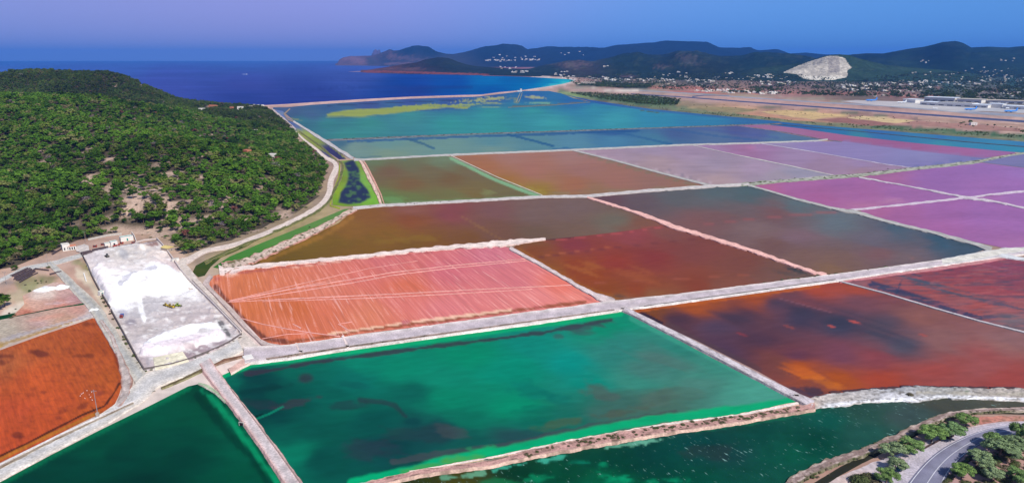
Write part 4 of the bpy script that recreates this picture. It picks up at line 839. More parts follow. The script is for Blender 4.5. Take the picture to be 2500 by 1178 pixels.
levee([(862, 507, 8), (932, 500.5, 7), (1150, 489, 7), (1330, 479, 7), (1436, 478, 7.5), (1548, 467, 8), (1733, 454, 8), (1830, 449, 8)], '#bfb8b5', '#aca29e', h=0.7, seed=31, jit=0.1, step=6)
levee([(932, 500, 7), (920, 470, 12), (900, 430, 11), (885, 400, 9), (876, 388, 7)], '#d9b9a8', '#b08a78', h=0.6, seed=32, jit=0.14, step=4, speck='#6c5c38', spk=0.5)
levee([(938, 498, 3), (928, 470, 4), (914, 440, 4), (900, 412, 3.5), (890, 395, 3)], '#c99888', '#b88474', h=0.3, seed=33, jit=0.3, step=4)
levee([(1826, 451, 7), (1880, 466, 5), (1940, 484, 6.5), (2052, 512, 8), (2090, 517, 12), (2164, 539, 7), (2276, 566, 8), (2388, 596, 9), (2420, 610, 16)], '#a8a6a2', '#98928c', h=0.7, seed=34, jit=0.1, step=6)
levee([(1810, 450, 10), (1900, 442, 8), (2040, 431, 9), (2100, 427, 9), (2234, 411, 8), (2388, 394, 8), (2440, 383, 5), (2500, 373, 5), (2650, 358, 4)], '#a3a296', '#8c927f', h=0.7, seed=35, jit=0.12, step=6, speck='#4c5638', spk=0.7)
levee([(1735, 455, 3), (1900, 440, 3), (2030, 428, 3)], '#b0a2b0', '#98909c', h=0.4, seed=36, jit=0.05)
levee([(2097, 432, 4), (2192, 449, 4), (2332, 476, 5), (2360, 482, 9), (2430, 491, 5), (2500, 507, 5), (2700, 535, 5)], '#bdb0b8', '#a89ca4', h=0.5, seed=37, step=6)
levee([(2055, 513, 4), (2120, 508, 5), (2220, 497, 5), (2360, 482, 5), (2430, 473, 5), (2500, 466, 5), (2700, 442, 5)], '#c4b4c0', '#b0a4b0', h=0.5, seed=38, step=6)
levee([(2046, 684, 3), (2160, 714, 3), (2276, 749, 3.4), (2388, 781, 3.6), (2500, 809, 4), (2700, 862, 4.5)], '#b9b0b4', '#7a7478', h=0.5, seed=39, step=6, jit=0.04)
levee([(864, 389, 8), (887, 389, 5), (1086, 378, 5), (1110, 377, 5), (1402, 365, 5), (1674, 353, 4.5), (1800, 350, 4.5), (1996, 343, 4), (2021, 340, 4)], '#b2aeaa', '#9c9a96', h=0.6, seed=40, step=6, jit=0.1)
levee([(1100, 379, 2.4), (1212, 431, 2.4), (1324, 476, 2.6)], '#c4b9a8', '#7f8a70', h=0.45, seed=41, step=6, jit=0.05)
levee([(1398, 366, 5), (1492, 389, 5), (1604, 419, 6), (1733, 452, 7)], '#a8a4a0', '#8f8a88', h=0.5, seed=42, step=6, jit=0.05)
levee([(1690, 354, 2), (1800, 378, 2.4), (1912, 401, 3), (2038, 428, 3)], '#b4aca8', '#9c94a0', h=0.4, seed=43, step=6)
levee([(1858, 350, 2), (1996, 372, 2), (2164, 401, 2), (2234, 410, 2)], '#b0a4b0', '#9c94b0', h=0.35, seed=44, step=6)
levee([(794, 341, 3.4), (1150, 327, 3.4), (1453, 317, 3), (1772, 306, 2.6), (1856, 303, 2.4), (1905, 303, 2)], '#77787a', '#5c6470', h=0.6, seed=45, step=4, jit=0.2, speck='#343c30', spk=0.95)
levee([(1800, 307, 1.8), (1920, 323, 1.8), (2010, 340, 2.2), (2055, 346, 1.6)], '#7a7480', '#6c6c80', h=0.4, seed=46, step=4, jit=0.2, speck='#3c3c40', spk=0.8)
levee([(716, 296, 5), (741, 311, 6), (772, 331, 8), (796, 345, 9), (828, 366, 10), (862, 387, 10)], '#b7b0b0', '#a8a29e', h=0.8, seed=47, step=4, jit=0.1)
levee([(708, 265, 3), (694, 278, 4), (703, 292, 4), (722, 298, 4)], '#8f7f70', '#7c6c60', h=0.7, seed=48, step=4, jit=0.15)
levee([(662, 266, 3), (680, 284, 3), (700, 298, 3), (718, 312, 3)], '#8c7c74', '#7c6a60', h=0.5, seed=48, step=4)
levee([(822, 391, 2.4), (850, 389, 2.4), (872, 388, 3)], '#b09484', '#a08474', h=0.5, seed=49, step=4)
levee([(730, 320, 4), (770, 348, 5), (800, 372, 5), (820, 390, 5), (836, 400, 7), (832, 430, 8), (815, 465, 9), (795, 500, 7), (740, 534, 6), (640, 578, 6), (560, 612, 6), (500, 642, 7)], '#6c6a44', '#8a8450', h=0.35, seed=50, step=4, jit=0.15, speck='#4a5a24', spk=0.9, curve=True)
levee([(830, 392, 3), (828, 430, 4), (812, 470, 4), (806, 502, 4), (830, 508, 4)], '#8c9424', '#7c8c2c', h=0.2, seed=51, step=4, jit=0.3)
# white kerb wall by the orange pan
strip('canal_wall', [(-160, 1212, 3), (0, 1132, 3), (140, 1062, 2.6), (241, 1016, 2.4), (326, 977, 2.4)], 0.15, 0.9, '#d8d4d4', '#c4bcb8', step=12, seed=52, jit=0.02, slope=0.1)
strip('ditch_bed', [(-160, 1219, 8), (0, 1139, 8), (140, 1068, 7), (241, 1021, 6), (326, 982, 6)], 0.28, 0.4, '#97897a', '#b9b0a0', step=5, seed=53, jit=0.12, speck='#6a4c34', spk=0.8)
strip('ditch_bed', [(394, 946, 4), (450, 922, 6), (500, 898, 6)], 0.3, 0.36, '#6f6246', '#8a8462', step=4, seed=54, jit=0.15, speck='#3c3018', spk=0.8)
strip('ditch_bed', [(521, 890, 3), (548, 878, 7), (590, 868, 4), (605, 866, 2)], 0.34, 0.36, '#84604c', '#8c7464', step=4, seed=55, jit=0.1, speck='#4c3424', spk=0.6)
# bank of the lower right channel and the drain behind it
strip('stony_bank', [(1900, 1200, 20), (1965, 1155, 20), (2040, 1122, 20), (2110, 1100, 18), (2180, 1070, 17), (2250, 1036, 15), (2320, 1010, 12), (2400, 1000, 9), (2500, 997, 8), (2700, 996, 8)], 0.05, 0.8, '#84706a', '#6f6a54', step=4, seed=56, jit=0.2, speck='#d5c0b8', spk=0.5, curve=True)
strip('drain', [(1960, 1205, 20), (2050, 1150, 18), (2110, 1118, 17), (2190, 1080, 14), (2280, 1034, 12), (2340, 1012, 9), (2420, 1006, 8), (2520, 1007, 8), (2700, 1008, 8)], 0.0, 0.05, '#2c2c22', '#3a3828', mat=M_WATER, step=5, seed=57, jit=0.05, curve=True)
# asphalt road, lower right
M_ROAD = mat_paint('asphalt', 0.85, 0.25, 0.35, 0.10, 5, 0.08, 0.3)
RD = [(2215, 1260), (2262, 1178), (2300, 1128), (2345, 1092), (2400, 1064), (2455, 1050), (2520, 1043), (2700, 1030)]
strip('road_shoulder', [(2140, 1290, 150), (2215, 1180, 118), (2262, 1128, 90), (2320, 1085, 62), (2390, 1058, 44), (2450, 1046, 36), (2520, 1040, 30), (2700, 1026, 26)], 0.02, 0.10, '#b5adb8', '#b8a4a4', step=8, seed=58, jit=0.03, curve=True)
strip('road', [(x, y, w) for (x, y), w in zip(RD, (92, 74, 56, 40, 28, 22, 19, 16))], 0.1, 0.06, '#77758a', '#6d6c82', mat=M_ROAD, step=6, seed=59, jit=0.0, curve=True, mid='#7f7e92')
def off(k):
    sm = smooth_line([(x, y, w) for (x, y), w in zip(RD, (92, 74, 56, 40, 28, 22, 19, 16))], 5)
    A = np.array(sm); T = np.gradient(A[:, :2], axis=0); T /= np.hypot(T[:, 0], T[:, 1])[:, None]
    N = np.stack([-T[:, 1], T[:, 0]], 1)
    return [(a[0] + n[0] * k * a[2], a[1] + n[1] * k * a[2], max(0.7, a[2] * 0.02)) for a, n in zip(A, N)]
for k in (-0.43, 0.02, 0.43):
    strip('lane_marking', off(k), 0.105, 0.07, '#d8d8e0', '#d0d0da', mat=M_ROAD, step=6, jit=0.0, seed=60, slope=0.0)
sheet('lay_by', [(2020, 1180), (2075, 1150), (2130, 1128), (2180, 1112), (2230, 1098), (2300, 1072), (2340, 1060), (2310, 1092), (2270, 1130), (2235, 1180), (2190, 1260), (1960, 1260)], 0.09, [
    ('g', [(2120, 1140, '#c0b4b8'), (2200, 1120, '#b4acb6'), (2100, 1178, '#b8a49c'), (2180, 1160, '#b48a80'), (2250, 1095, '#b4adb6')], 3), ('b', 2190, 1150, 22, 12, 30, '#a87a6e', 0.8), ('b', 2085, 1170, 30, 10, -30, '#b8907c', 0.6)], M_GROUND, 6, 1.5, 93)
sheet('red_earth', [(2380, 1030), (2395, 1016), (2450, 1014), (2560, 1018), (2560, 1032), (2450, 1030), (2400, 1036)], 0.1, [('g', [(2400, 1025, '#b4786a'), (2500, 1022, '#b08070')], 3), ('n', 10, 4, 0.7, '#6c5c44')], M_GROUND, 4, 1.0, 94)
for pts in ([(2255, 1092, 1.6), (2300, 1068, 1.5), (2330, 1060, 1.4)],):
    strip('guard_rail', pts, 0.1, 0.7, '#5c4a48', '#4a3a3a', step=6, seed=61, jit=0.0, slope=0.0)

# tracks raked across the pink pan
for pts in ([(560, 735, 1.2), (700, 707, 1.6), (860, 681, 2), (960, 664, 2), (1100, 648, 1.8), (1285, 631, 1.6)], [(560, 737, 1.2), (700, 715, 1.6), (870, 688, 2), (960, 671, 2), (1100, 654, 1.8), (1290, 635, 1.5)],
            [(555, 737, 1), (720, 728, 2), (960, 717, 2), (1180, 705, 2), (1400, 695, 1.6)], [(640, 735, 1), (900, 727, 1.8), (1100, 717, 1.6), (1300, 705, 1.2)],
            [(560, 733, 1), (700, 700, 1.4), (800, 677, 1.2), (900, 655, 1.0), (1020, 636, 1.0)], [(560, 734, 1), (660, 714, 1.4), (760, 694, 1.2), (820, 682, 1.0)],
            [(585, 775, 1.6), (640, 790, 1.8), (700, 802, 2.0), (780, 814, 2.0), (830, 820, 2.0)],
            [(735, 800, 3), (715, 790, 2)], [(640, 826, 1.2), (700, 815, 1.2), (750, 813, 1.2)], [(855, 808, 3), (835, 795, 2), (825, 790, 1.4), (860, 785, 1)]):
    strip('salt_ridge', pts, 0.05, 0.14, '#dfa49a', '#c47c70', step=5, seed=int(pts[0][0] + pts[-1][1]), jit=0.35, slope=0.6)

# ------------------------------------------------------------------ wooded hill at the left
def tps_fit(pts):
    p = np.array(pts, float); n = len(p)
    X = p[:, :2] / 1000.0
    d = np.hypot(X[:, None, 0] - X[None, :, 0], X[:, None, 1] - X[None, :, 1])
    K = np.where(d > 0, d * d * np.log(d + 1e-12), 0) + np.eye(n) * 1e-4
    A = np.zeros((n + 3, n + 3)); A[:n, :n] = K; A[:n, n] = 1; A[:n, n + 1:] = X; A[n, :n] = 1; A[n + 1:, :n] = X.T
    w = np.linalg.solve(A, np.r_[p[:, 2], 0, 0, 0])
    def f(x, y):
        x = np.asarray(x, float) / 1000; y = np.asarray(y, float) / 1000
        r = np.zeros(x.shape)
        for i in range(n):
            d2 = (x - X[i, 0]) ** 2 + (y - X[i, 1]) ** 2
            r = r + w[i] * 0.5 * d2 * np.log(d2 + 1e-12)
        return r + w[n] + w[n + 1] * x + w[n + 2] * y
    return f
HB_PX = [(-420, 1000), (-150, 735), (-60, 690), (0, 664), (60, 645), (120, 622), (170, 596), (240, 582), (300, 570), (340, 573), (395, 588), (440, 612), (470, 618), (500, 608), (560, 592), (640, 562), (712, 530), (765, 497),
         (790, 468), (798, 438), (806, 414), (800, 396), (775, 376), (748, 352), (728, 330), (705, 303), (680, 282), (660, 268), (640, 260), (560, 256.5), (480, 254), (-600, 254)]
HB = [tuple(float(q) for q in w_at(a, b)) for a, b in HB_PX]
cp = []
def ray(px, py, D, drop=0): x, y, z = P_at(px, py, D); cp.append((x, y, z - drop))
for a, b in HB_PX[::2]: x, y = w_at(a, b); cp.append((float(x), float(y), 0.5))
ray(0, 256, 1020, 7); ray(84, 248, 1080, 7); ray(140, 239, 1130, 7); ray(224, 243, 1180, 7); ray(336, 252, 1330, 6); ray(420, 256, 1600, 5)
ray(-200, 250, 1050, 7)
ray(294, 294, 960, 7); ray(420, 333, 880, 7); ray(532, 366, 830, 7); ray(672, 408, 800, 6)
ray(0, 180, 1900, 6); ray(84, 169, 1900, 6); ray(200, 180, 1900, 6); ray(280, 175, 1950, 6); ray(350, 204, 2000, 6); ray(440, 243, 2080, 5); ray(-150, 195, 1900, 6); ray(-350, 215, 1900, 6)
for px, D, z in ((0, 1400, 38), (150, 1420, 36), (250, 1500, 34), (100, 1600, 62), (330, 1620, 30), (500, 1150, 4), (600, 1050, 3), (420, 1120, 14), (340, 1130, 30), (560, 1600, 8), (640, 1700, 3), (480, 2000, 8), (150, 2150, 70), (0, 2150, 70), (300, 2200, 40), (-200, 1450, 45)):
    x, y, _ = P_at(px, 300, D); cp.append((x, y, z))
ray(60, 480, 690, 0); ray(200, 430, 735, 0); ray(350, 430, 740, 0); ray(300, 520, 610, 0); ray(520, 470, 690, 0); ray(650, 470, 720, 0); ray(120, 560, 590, 0); ray(0, 380, 830, 0); ray(200, 340, 880, 0)
tp = tps_fit(cp)
def hill_z(x, y):
    x = np.asarray(x, float); y = np.asarray(y, float)
    d = np.zeros(x.shape)
    d = dist_line(x, y, HB, True)
    m = np.where(inside(x, y, HB), sstep(0, 55, d), 0)
    z = np.maximum(tp(x, y), 0.6) + 2.5 * fbm(x / 70, y / 70, 77, 4)
    return np.where(m > 0, np.maximum(z, 0.3) * m, -1.5)
gx, gy = np.meshgrid(np.arange(-2000, -120, 11.0), np.arange(400, 2420, 11.0))
gz = hill_z(gx.ravel(), gy.ravel()).reshape(gx.shape)
BARE = [(225, 438, 26, 15), (268, 460, 20, 20), (322, 432, 17, 10), (330, 490, 34, 42), (388, 470, 18, 22), (415, 515, 26, 24), (425, 424, 17, 10), (450, 545, 20, 16), (265, 395, 12, 10), (240, 300, 10, 4), (470, 590, 20, 10), (205, 452, 16, 10),
        (735, 342, 14, 6), (345, 565, 90, 10), (690, 520, 25, 14), (600, 535, 26, 8), (470, 450, 20, 8), (430, 440, 10, 8), (560, 480, 14, 6), (360, 575, 60, 8), (300, 560, 60, 10), (655, 440, 12, 6), (540, 500, 12, 5)]
def bareness(px, py):
    b = np.zeros(np.shape(px))
    for cx, cy, rx, ry in BARE:
        d = np.hypot((px - cx) / (rx * 1.12), (py - cy) / (ry * 1.12)) + 0.45 * fbm(px / 9, py / 9, 31, 3)
        b = np.maximum(b, 1 - sstep(0.6, 1.15, d))
    # scattered openings over the dry lower slope
    reg = np.clip(1 - np.hypot((px - 370) / 260, (py - 490) / 130), 0, 1)
    b = np.maximum(b, sstep(0.55, 0.9, fbm(px / 15, py / 10, 63, 3) + reg * 0.42))
    return b
vid = -np.ones(gx.shape, int); keep = gz > -1.0
kk = keep.copy(); kk[1:] |= keep[:-1]; kk[:-1] |= keep[1:]; kk[:, 1:] |= keep[:, :-1]; kk[:, :-1] |= keep[:, 1:]
vid[kk] = np.arange(kk.sum())
HV = np.stack([gx[kk], gy[kk], gz[kk]], 1)
HF = []
for j in range(gx.shape[0] - 1):
    for i in range(gx.shape[1] - 1):
        a, b_, c, d = vid[j, i], vid[j, i + 1], vid[j + 1, i + 1], vid[j + 1, i]
        if min(a, b_, c, d) >= 0: HF.append((a, b_, c, d))
hpx, hpy = pix(HV[:, 0], HV[:, 1], HV[:, 2])
bb = bareness(hpx, hpy)[:, None]
soil = lin('#4e463a')[None] * (1 + 0.25 * fbm(HV[:, 0] / 20, HV[:, 1] / 20, 5, 3))[:, None]
soil = soil * (1 - bb) + lin('#b59c8c')[None] * bb
hill_left = mesh_obj('hill', HV, HF, M_GROUND, np.clip(soil, 0, 1), kind='structure', smooth=True)

# ------------------------------------------------------------------ far hills
def mat_hill():
    m, t, b = principled('wooded_far_hill'); L = t.links
    a = NN(t, 'ShaderNodeVertexColor'); a.layer_name = 'Col'
    g = NN(t, 'ShaderNodeNewGeometry')
    n1 = NN(t, 'ShaderNodeTexNoise'); n1.inputs['Scale'].default_value = 1 / 28.0; n1.inputs['Detail'].default_value = 5; n1.inputs['Roughness'].default_value = 0.65
    L.new(g.outputs['Position'], n1.inputs[0])
    n2 = NN(t, 'ShaderNodeTexNoise'); n2.inputs['Scale'].default_value = 1 / 260.0; n2.inputs['Detail'].default_value = 4
    L.new(g.outputs['Position'], n2.inputs[0])
    r1 = NN(t, 'ShaderNodeMapRange'); r1.inputs[1].default_value = 0.3; r1.inputs[2].default_value = 0.7; r1.inputs[3].default_value = 0.6; r1.inputs[4].default_value = 1.45; L.new(n1.outputs[0], r1.inputs[0])
    r2 = NN(t, 'ShaderNodeMapRange'); r2.inputs[1].default_value = 0.3; r2.inputs[2].default_value = 0.7; r2.inputs[3].default_value = 0.8; r2.inputs[4].default_value = 1.25; L.new(n2.outputs[0], r2.inputs[0])
    mu = NN(t, 'ShaderNodeMath', operation='MULTIPLY'); L.new(r1.outputs[0], mu.inputs[0]); L.new(r2.outputs[0], mu.inputs[1])
    vm = NN(t, 'ShaderNodeVectorMath', operation='SCALE'); L.new(a.outputs[0], vm.inputs[0]); L.new(mu.outputs[0], vm.inputs['Scale'])
    L.new(vm.outputs[0], b.inputs['Base Color']); b.inputs['Roughness'].default_value = 1.0; b.inputs['Specular IOR Level'].default_value = 0.0
    bp = NN(t, 'ShaderNodeBump'); bp.inputs['Strength'].default_value = 0.9; bp.inputs['Distance'].default_value = 12; L.new(n1.outputs[0], bp.inputs['Height']); L.new(bp.outputs[0], b.inputs['Normal'])
    return m
M_HILL = mat_hill()
HILLS = []
def ridge(name, sil, Dr, Df, ops, relief=0.25, seed=1, step=5, rows=34, Db=None, foot=None, shape=1.0, colfn=None, spur=700.0):
    """hill range: crest at forward distance Dr with the outline given, falling to the plain at Df"""
    xs = np.arange(sil[0][0], sil[-1][0] + step * 0.5, step)
    ys = np.interp(xs, [s[0] for s in sil], [s[1] for s in sil])
    # small natural roughness of the crest
    ys = ys + fbm(xs / 16, xs * 0, seed, 4) * 0.5
    fr = foot if foot else [(xs[0], Df), (xs[-1], Df)]
    dfr = np.interp(xs, [s[0] for s in fr], [s[1] for s in fr])
    drr = np.interp(xs, [s[0] for s in sil], [s[2] if len(s) > 2 else Dr for s in sil])
    Db = Db or Dr * 1.22
    V = []; T = []
    ts = np.r_[np.linspace(0, 1, rows), 1 + np.linspace(0.12, 1, 8)]
    _, _, zr = P_at(xs, ys, drr)
    zr = np.maximum(zr, 1.0)
    for t in ts:
        if t <= 1:
            D = dfr + (drr - dfr) * t; f = (t ** 1.0) * (3 - 2 * t) * t if shape == 0 else t ** shape
            f = 0.5 * (t ** shape) + 0.5 * sstep(0, 1, t)
            amp = math.sin(math.pi * t) if t < 1 else 0.0
        else:
            D = drr + (Db - drr) * (t - 1); f = 1 - sstep(0, 1, np.array(t - 1)) * 0.98; amp = 0.0
        x, y, _ = P_at(xs, 300, D)
        nz = fbm(x / spur, y / spur, seed + 3, 5)
        nz = 1 - 2 * np.abs(nz)
        z = zr * f * (1 + relief * amp * nz) - 0.5
        if t <= 0.001: z = np.full(len(xs), -3.0)
        V.append(np.stack([x, np.full(len(xs), 1.0) * y, z], 1)); T.append(np.full(len(xs), t))
    V = np.concatenate(V); T = np.concatenate(T); n = len(xs); m = len(ts)
    F = [(k * n + i, k * n + i + 1, (k + 1) * n + i + 1, (k + 1) * n + i) for k in range(m - 1) for i in range(n - 1)]
    px, py = pix(V[:, 0], V[:, 1], V[:, 2])
    cols = paint(px, py, ops, seed)
    if colfn is not None: cols = colfn(V, px, py, T, cols)
    o = mesh_obj(name, V, F, M_HILL, cols, kind='structure', smooth=True)
    HILLS.append((V, F))
    return o
DARK = '#0b1512'
ridge('hill', [(828, 156), (834, 154), (838, 146), (848, 140.5), (867, 137), (912, 136.5), (934, 131), (948, 126), (960, 121), (968, 124), (982, 123), (1002, 116), (1014, 112.5), (1024, 112), (1052, 115), (1069, 125), (1091, 132), (1111, 133), (1150, 125), (1186, 114), (1210, 111), (1226, 107), (1259, 108), (1273, 112), (1287, 121),
       (1332, 115), (1416, 116), (1469, 117), (1497, 110), (1564, 105), (1619, 101), (1660, 103), (1713, 104), (1742, 117), (1780, 118), (1816, 117), (1835, 124), (1881, 121), (1912, 132), (1946, 129), (1993, 133), (2060, 134), (2120, 136)],
      17000, 13000, [('g', [(840, 150, '#64484a'), (870, 150, '#5e4648'), (960, 150, '#2e2a2a'), (1000, 145, '#3a3030'), (1000, 125, DARK), (1050, 125, DARK), (1100, 150, '#33302a'), (1200, 130, DARK), (1400, 130, DARK), (1700, 120, DARK), (1900, 130, DARK)], 3),
       ('b', 870, 147, 34, 9, 10, '#74545a', 0.8, 0.4), ('b', 905, 150, 14, 12, 20, '#28302c', 0.7), ('b', 955, 136, 30, 10, 20, '#5c4038', 0.7, 1), ('b', 1000, 143, 50, 6, 8, '#5c4646', 0.6, 1.2), ('l', [(940, 156), (1010, 155)], 3, '#6c5050', 0.7, 0.8)],
      relief=0.3, seed=101, foot=[(828, 16500), (870, 16000), (990, 14500), (1100, 13000), (2120, 13000)], spur=1300)
ridge('hill', [(1940, 176), (1990, 150), (2030, 140), (2060, 133), (2094, 130), (2136, 131), (2178, 123), (2234, 114), (2270, 103), (2285, 101.5), (2301, 100), (2318, 104), (2340, 115.5), (2374, 114), (2430, 116), (2500, 110), (2600, 112), (2750, 104), (3000, 120)],
      9500, 6200, [('g', [(2100, 140, '#101e1a'), (2300, 130, '#0e1c18'), (2400, 150, '#182a22'), (2200, 170, '#1e3026'), (2450, 180, '#22342a')], 3), ('n', 30, 5, 0.25, '#343e30')],
      relief=0.32, seed=111, foot=[(1940, 6400), (2200, 6200), (2500, 5600), (3000, 5600)], shape=1.3, spur=900)
ridge('hill', [(1240, 176), (1290, 168), (1324, 159), (1384, 148), (1415, 147), (1444, 150), (1480, 142), (1516, 132), (1547, 129), (1576, 134), (1612, 133), (1641, 124), (1672, 124), (1708, 130), (1744, 136), (1792, 138), (1828, 130), (1870, 130), (1900, 132), (1960, 138), (2000, 150), (2060, 175)],
      9000, 6000, [('g', [(1400, 160, '#38322c'), (1340, 175, '#1e2a20'), (1530, 145, '#1b2a1e'), (1650, 140, '#1c261e'), (1700, 160, '#20291f'), (1850, 150, '#182820'), (1600, 175, '#1c2a20')], 3),
       ('b', 1400, 158, 40, 8, 0, '#5e4c48', 0.7, 0.9), ('b', 1680, 145, 30, 12, 10, '#4f4643', 0.6, 1.1), ('b', 1620, 162, 20, 6, 0, '#564642', 0.6, 0.9), ('b', 1530, 186, 24, 4, 0, '#5e4a4c', 0.6, 0.8), ('n', 16, 5, 0.25, '#48503c')],
      relief=0.38, seed=121, foot=[(1240, 6900), (1420, 5700), (1700, 5000), (2060, 5000)], spur=620)
ridge('hill', [(888, 174.6, 8300), (906, 170.5), (930, 167), (968, 161), (1000, 156), (1024, 153), (1052, 143), (1080, 140), (1100, 142), (1122, 152), (1150, 160), (1192, 164), (1248, 167), (1304, 170), (1340, 180)],
      8300, 7300, [('g', [(900, 173, '#5c3830'), (960, 170, '#50342e'), (1050, 168, '#2a2420'), (1150, 174, '#20281f'), (1060, 155, '#1c221a'), (1100, 160, '#1c241a'), (1200, 172, '#1c261c'), (1280, 178, '#1e2a20'), (1000, 162, '#2c241e'), (1000, 172, '#3c2a26')], 3),
       ('l', [(890, 175), (960, 175), (1040, 178), (1120, 180), (1190, 182)], 2.6, '#7c4038', 0.85, 0.6), ('b', 1000, 168, 36, 5, 0, '#5c423e', 0.7, 1.0)],
      relief=0.35, seed=131, foot=[(888, 8000), (905, 7750), (1000, 7150), (1108, 6850), (1182, 6550), (1250, 6300), (1340, 5950)], shape=0.8, spur=420, Db=9800)
QF = [(1912, 177), (1940, 164), (1974, 151), (2000, 143), (2024, 136.5), (2045, 137), (2062, 142), (2070, 155), (2080, 165), (2068, 172), (2070, 182), (2066, 189), (2050, 192), (2030, 196), (1990, 196), (1962, 192), (1950, 186), (1948, 182)]
def quarry_cols(V, px, py, T, cols):
    z = V[:, 2]
    band = (np.sin(z / 9.0 * math.pi * 2) > 0.35)
    qm = inside(px, py, QF)
    c = cols.copy()
    base = lin('#b4aca0')[None] * (1 + 0.12 * fbm(px / 8, py / 4, 9, 3))[:, None]
    base = np.where((px > 2022)[:, None] & (px < 2050)[:, None] & (py < 178)[:, None], lin('#9c948c')[None], base)
    base = np.where(band[:, None], base * 0.86, base)
    base = np.where((py > 186)[:, None], lin('#c6c0b4')[None], base)
    c[qm] = base[qm]
    V[qm, 2] = np.round(V[qm, 2] / 9.0) * 9.0 * 0.7 + V[qm, 2] * 0.3
    return c
ridge('quarry_hill', [(1780, 182), (1828, 166), (1870, 162), (1912, 158), (1940, 153), (1968, 147), (1996, 136), (2015, 133), (2030, 132.5), (2058, 137), (2094, 147), (2136, 157), (2192, 164), (2276, 170), (2346, 178), (2400, 188)],
      5900, 4700, [('g', [(1900, 170, '#25362a'), (2100, 160, '#2a3c2c'), (2200, 180, '#2c4032'), (1850, 180, '#26342a')], 3), ('n', 12, 5, 0.2, '#40483a')], relief=0.22, seed=141, step=2.0, rows=90, colfn=quarry_cols, foot=[(1780, 5000), (1950, 4750), (2070, 4750), (2200, 4700), (2400, 4700)], shape=0.9, spur=500)
# twin peaked rock islet far out
def islet():
    xs = [900, 903, 906, 909, 913, 915.5, 918, 921, 923.5, 926, 928, 929.5, 931]
    ys = [154, 139, 130, 125, 121.5, 121, 123, 126, 122.5, 121, 126, 136, 154]
    xs = [905 + (x - 900) * 0.8 for x in xs]
    V = []; D0 = 24000
    for k, dd in enumerate(np.linspace(-260, 260, 9)):
        f = math.sqrt(max(0, 1 - (dd / 262) ** 2))
        for x, y in zip(np.interp(np.linspace(0, 12, 37), range(13), xs), np.interp(np.linspace(0, 12, 37), range(13), ys)):
            X, Y, Z = P_at(x, y, D0)
            Z = max(Z, 0) * (f ** 0.6) * (1 + 0.12 * float(fbm(X / 60, (Y + dd) / 60, 4, 3)))
            V.append((X, D0 + dd, Z - 6))
    F = [(k * 37 + i, k * 37 + i + 1, (k + 1) * 37 + i + 1, (k + 1) * 37 + i) for k in range(8) for i in range(36)]
    V = np.array(V)
    o = mesh_obj('rock_islet', V, F, M_HILL, np.tile(lin('#5c4858'), (len(V), 1)), kind='structure')
islet()

AV = []; AF = []
for V, F in HILLS:
    b0 = len(AV); AV += [tuple(v) for v in V]; AF += [tuple(i + b0 for i in f) for f in F]
b0 = len(AV); AV += [tuple(v) for v in HV]; AF += [tuple(i + b0 for i in f) for f in HF]
b0 = len(AV); AV += [(-60000, 10, 0), (60000, 10, 0), (60000, 40000, 0), (-60000, 40000, 0)]; AF.append((b0, b0 + 1, b0 + 2, b0 + 3))
BVH = BVHTree.FromPolygons(AV, AF)
def hit(px, py):
    r = (px - 1250) / FPX; u = (589 - py) / FPX
    d = Vector((r, CP + u * SP, u * CP - SP)).normalized()
    loc, nrm, i, dist = BVH.ray_cast(Vector((0, 0, H)), d)
    return loc
def zdown(x, y):
    loc, nrm, i, dist = BVH.ray_cast(Vector((x, y, 2000)), Vector((0, 0, -1)))
    return loc.z if loc else 0.0

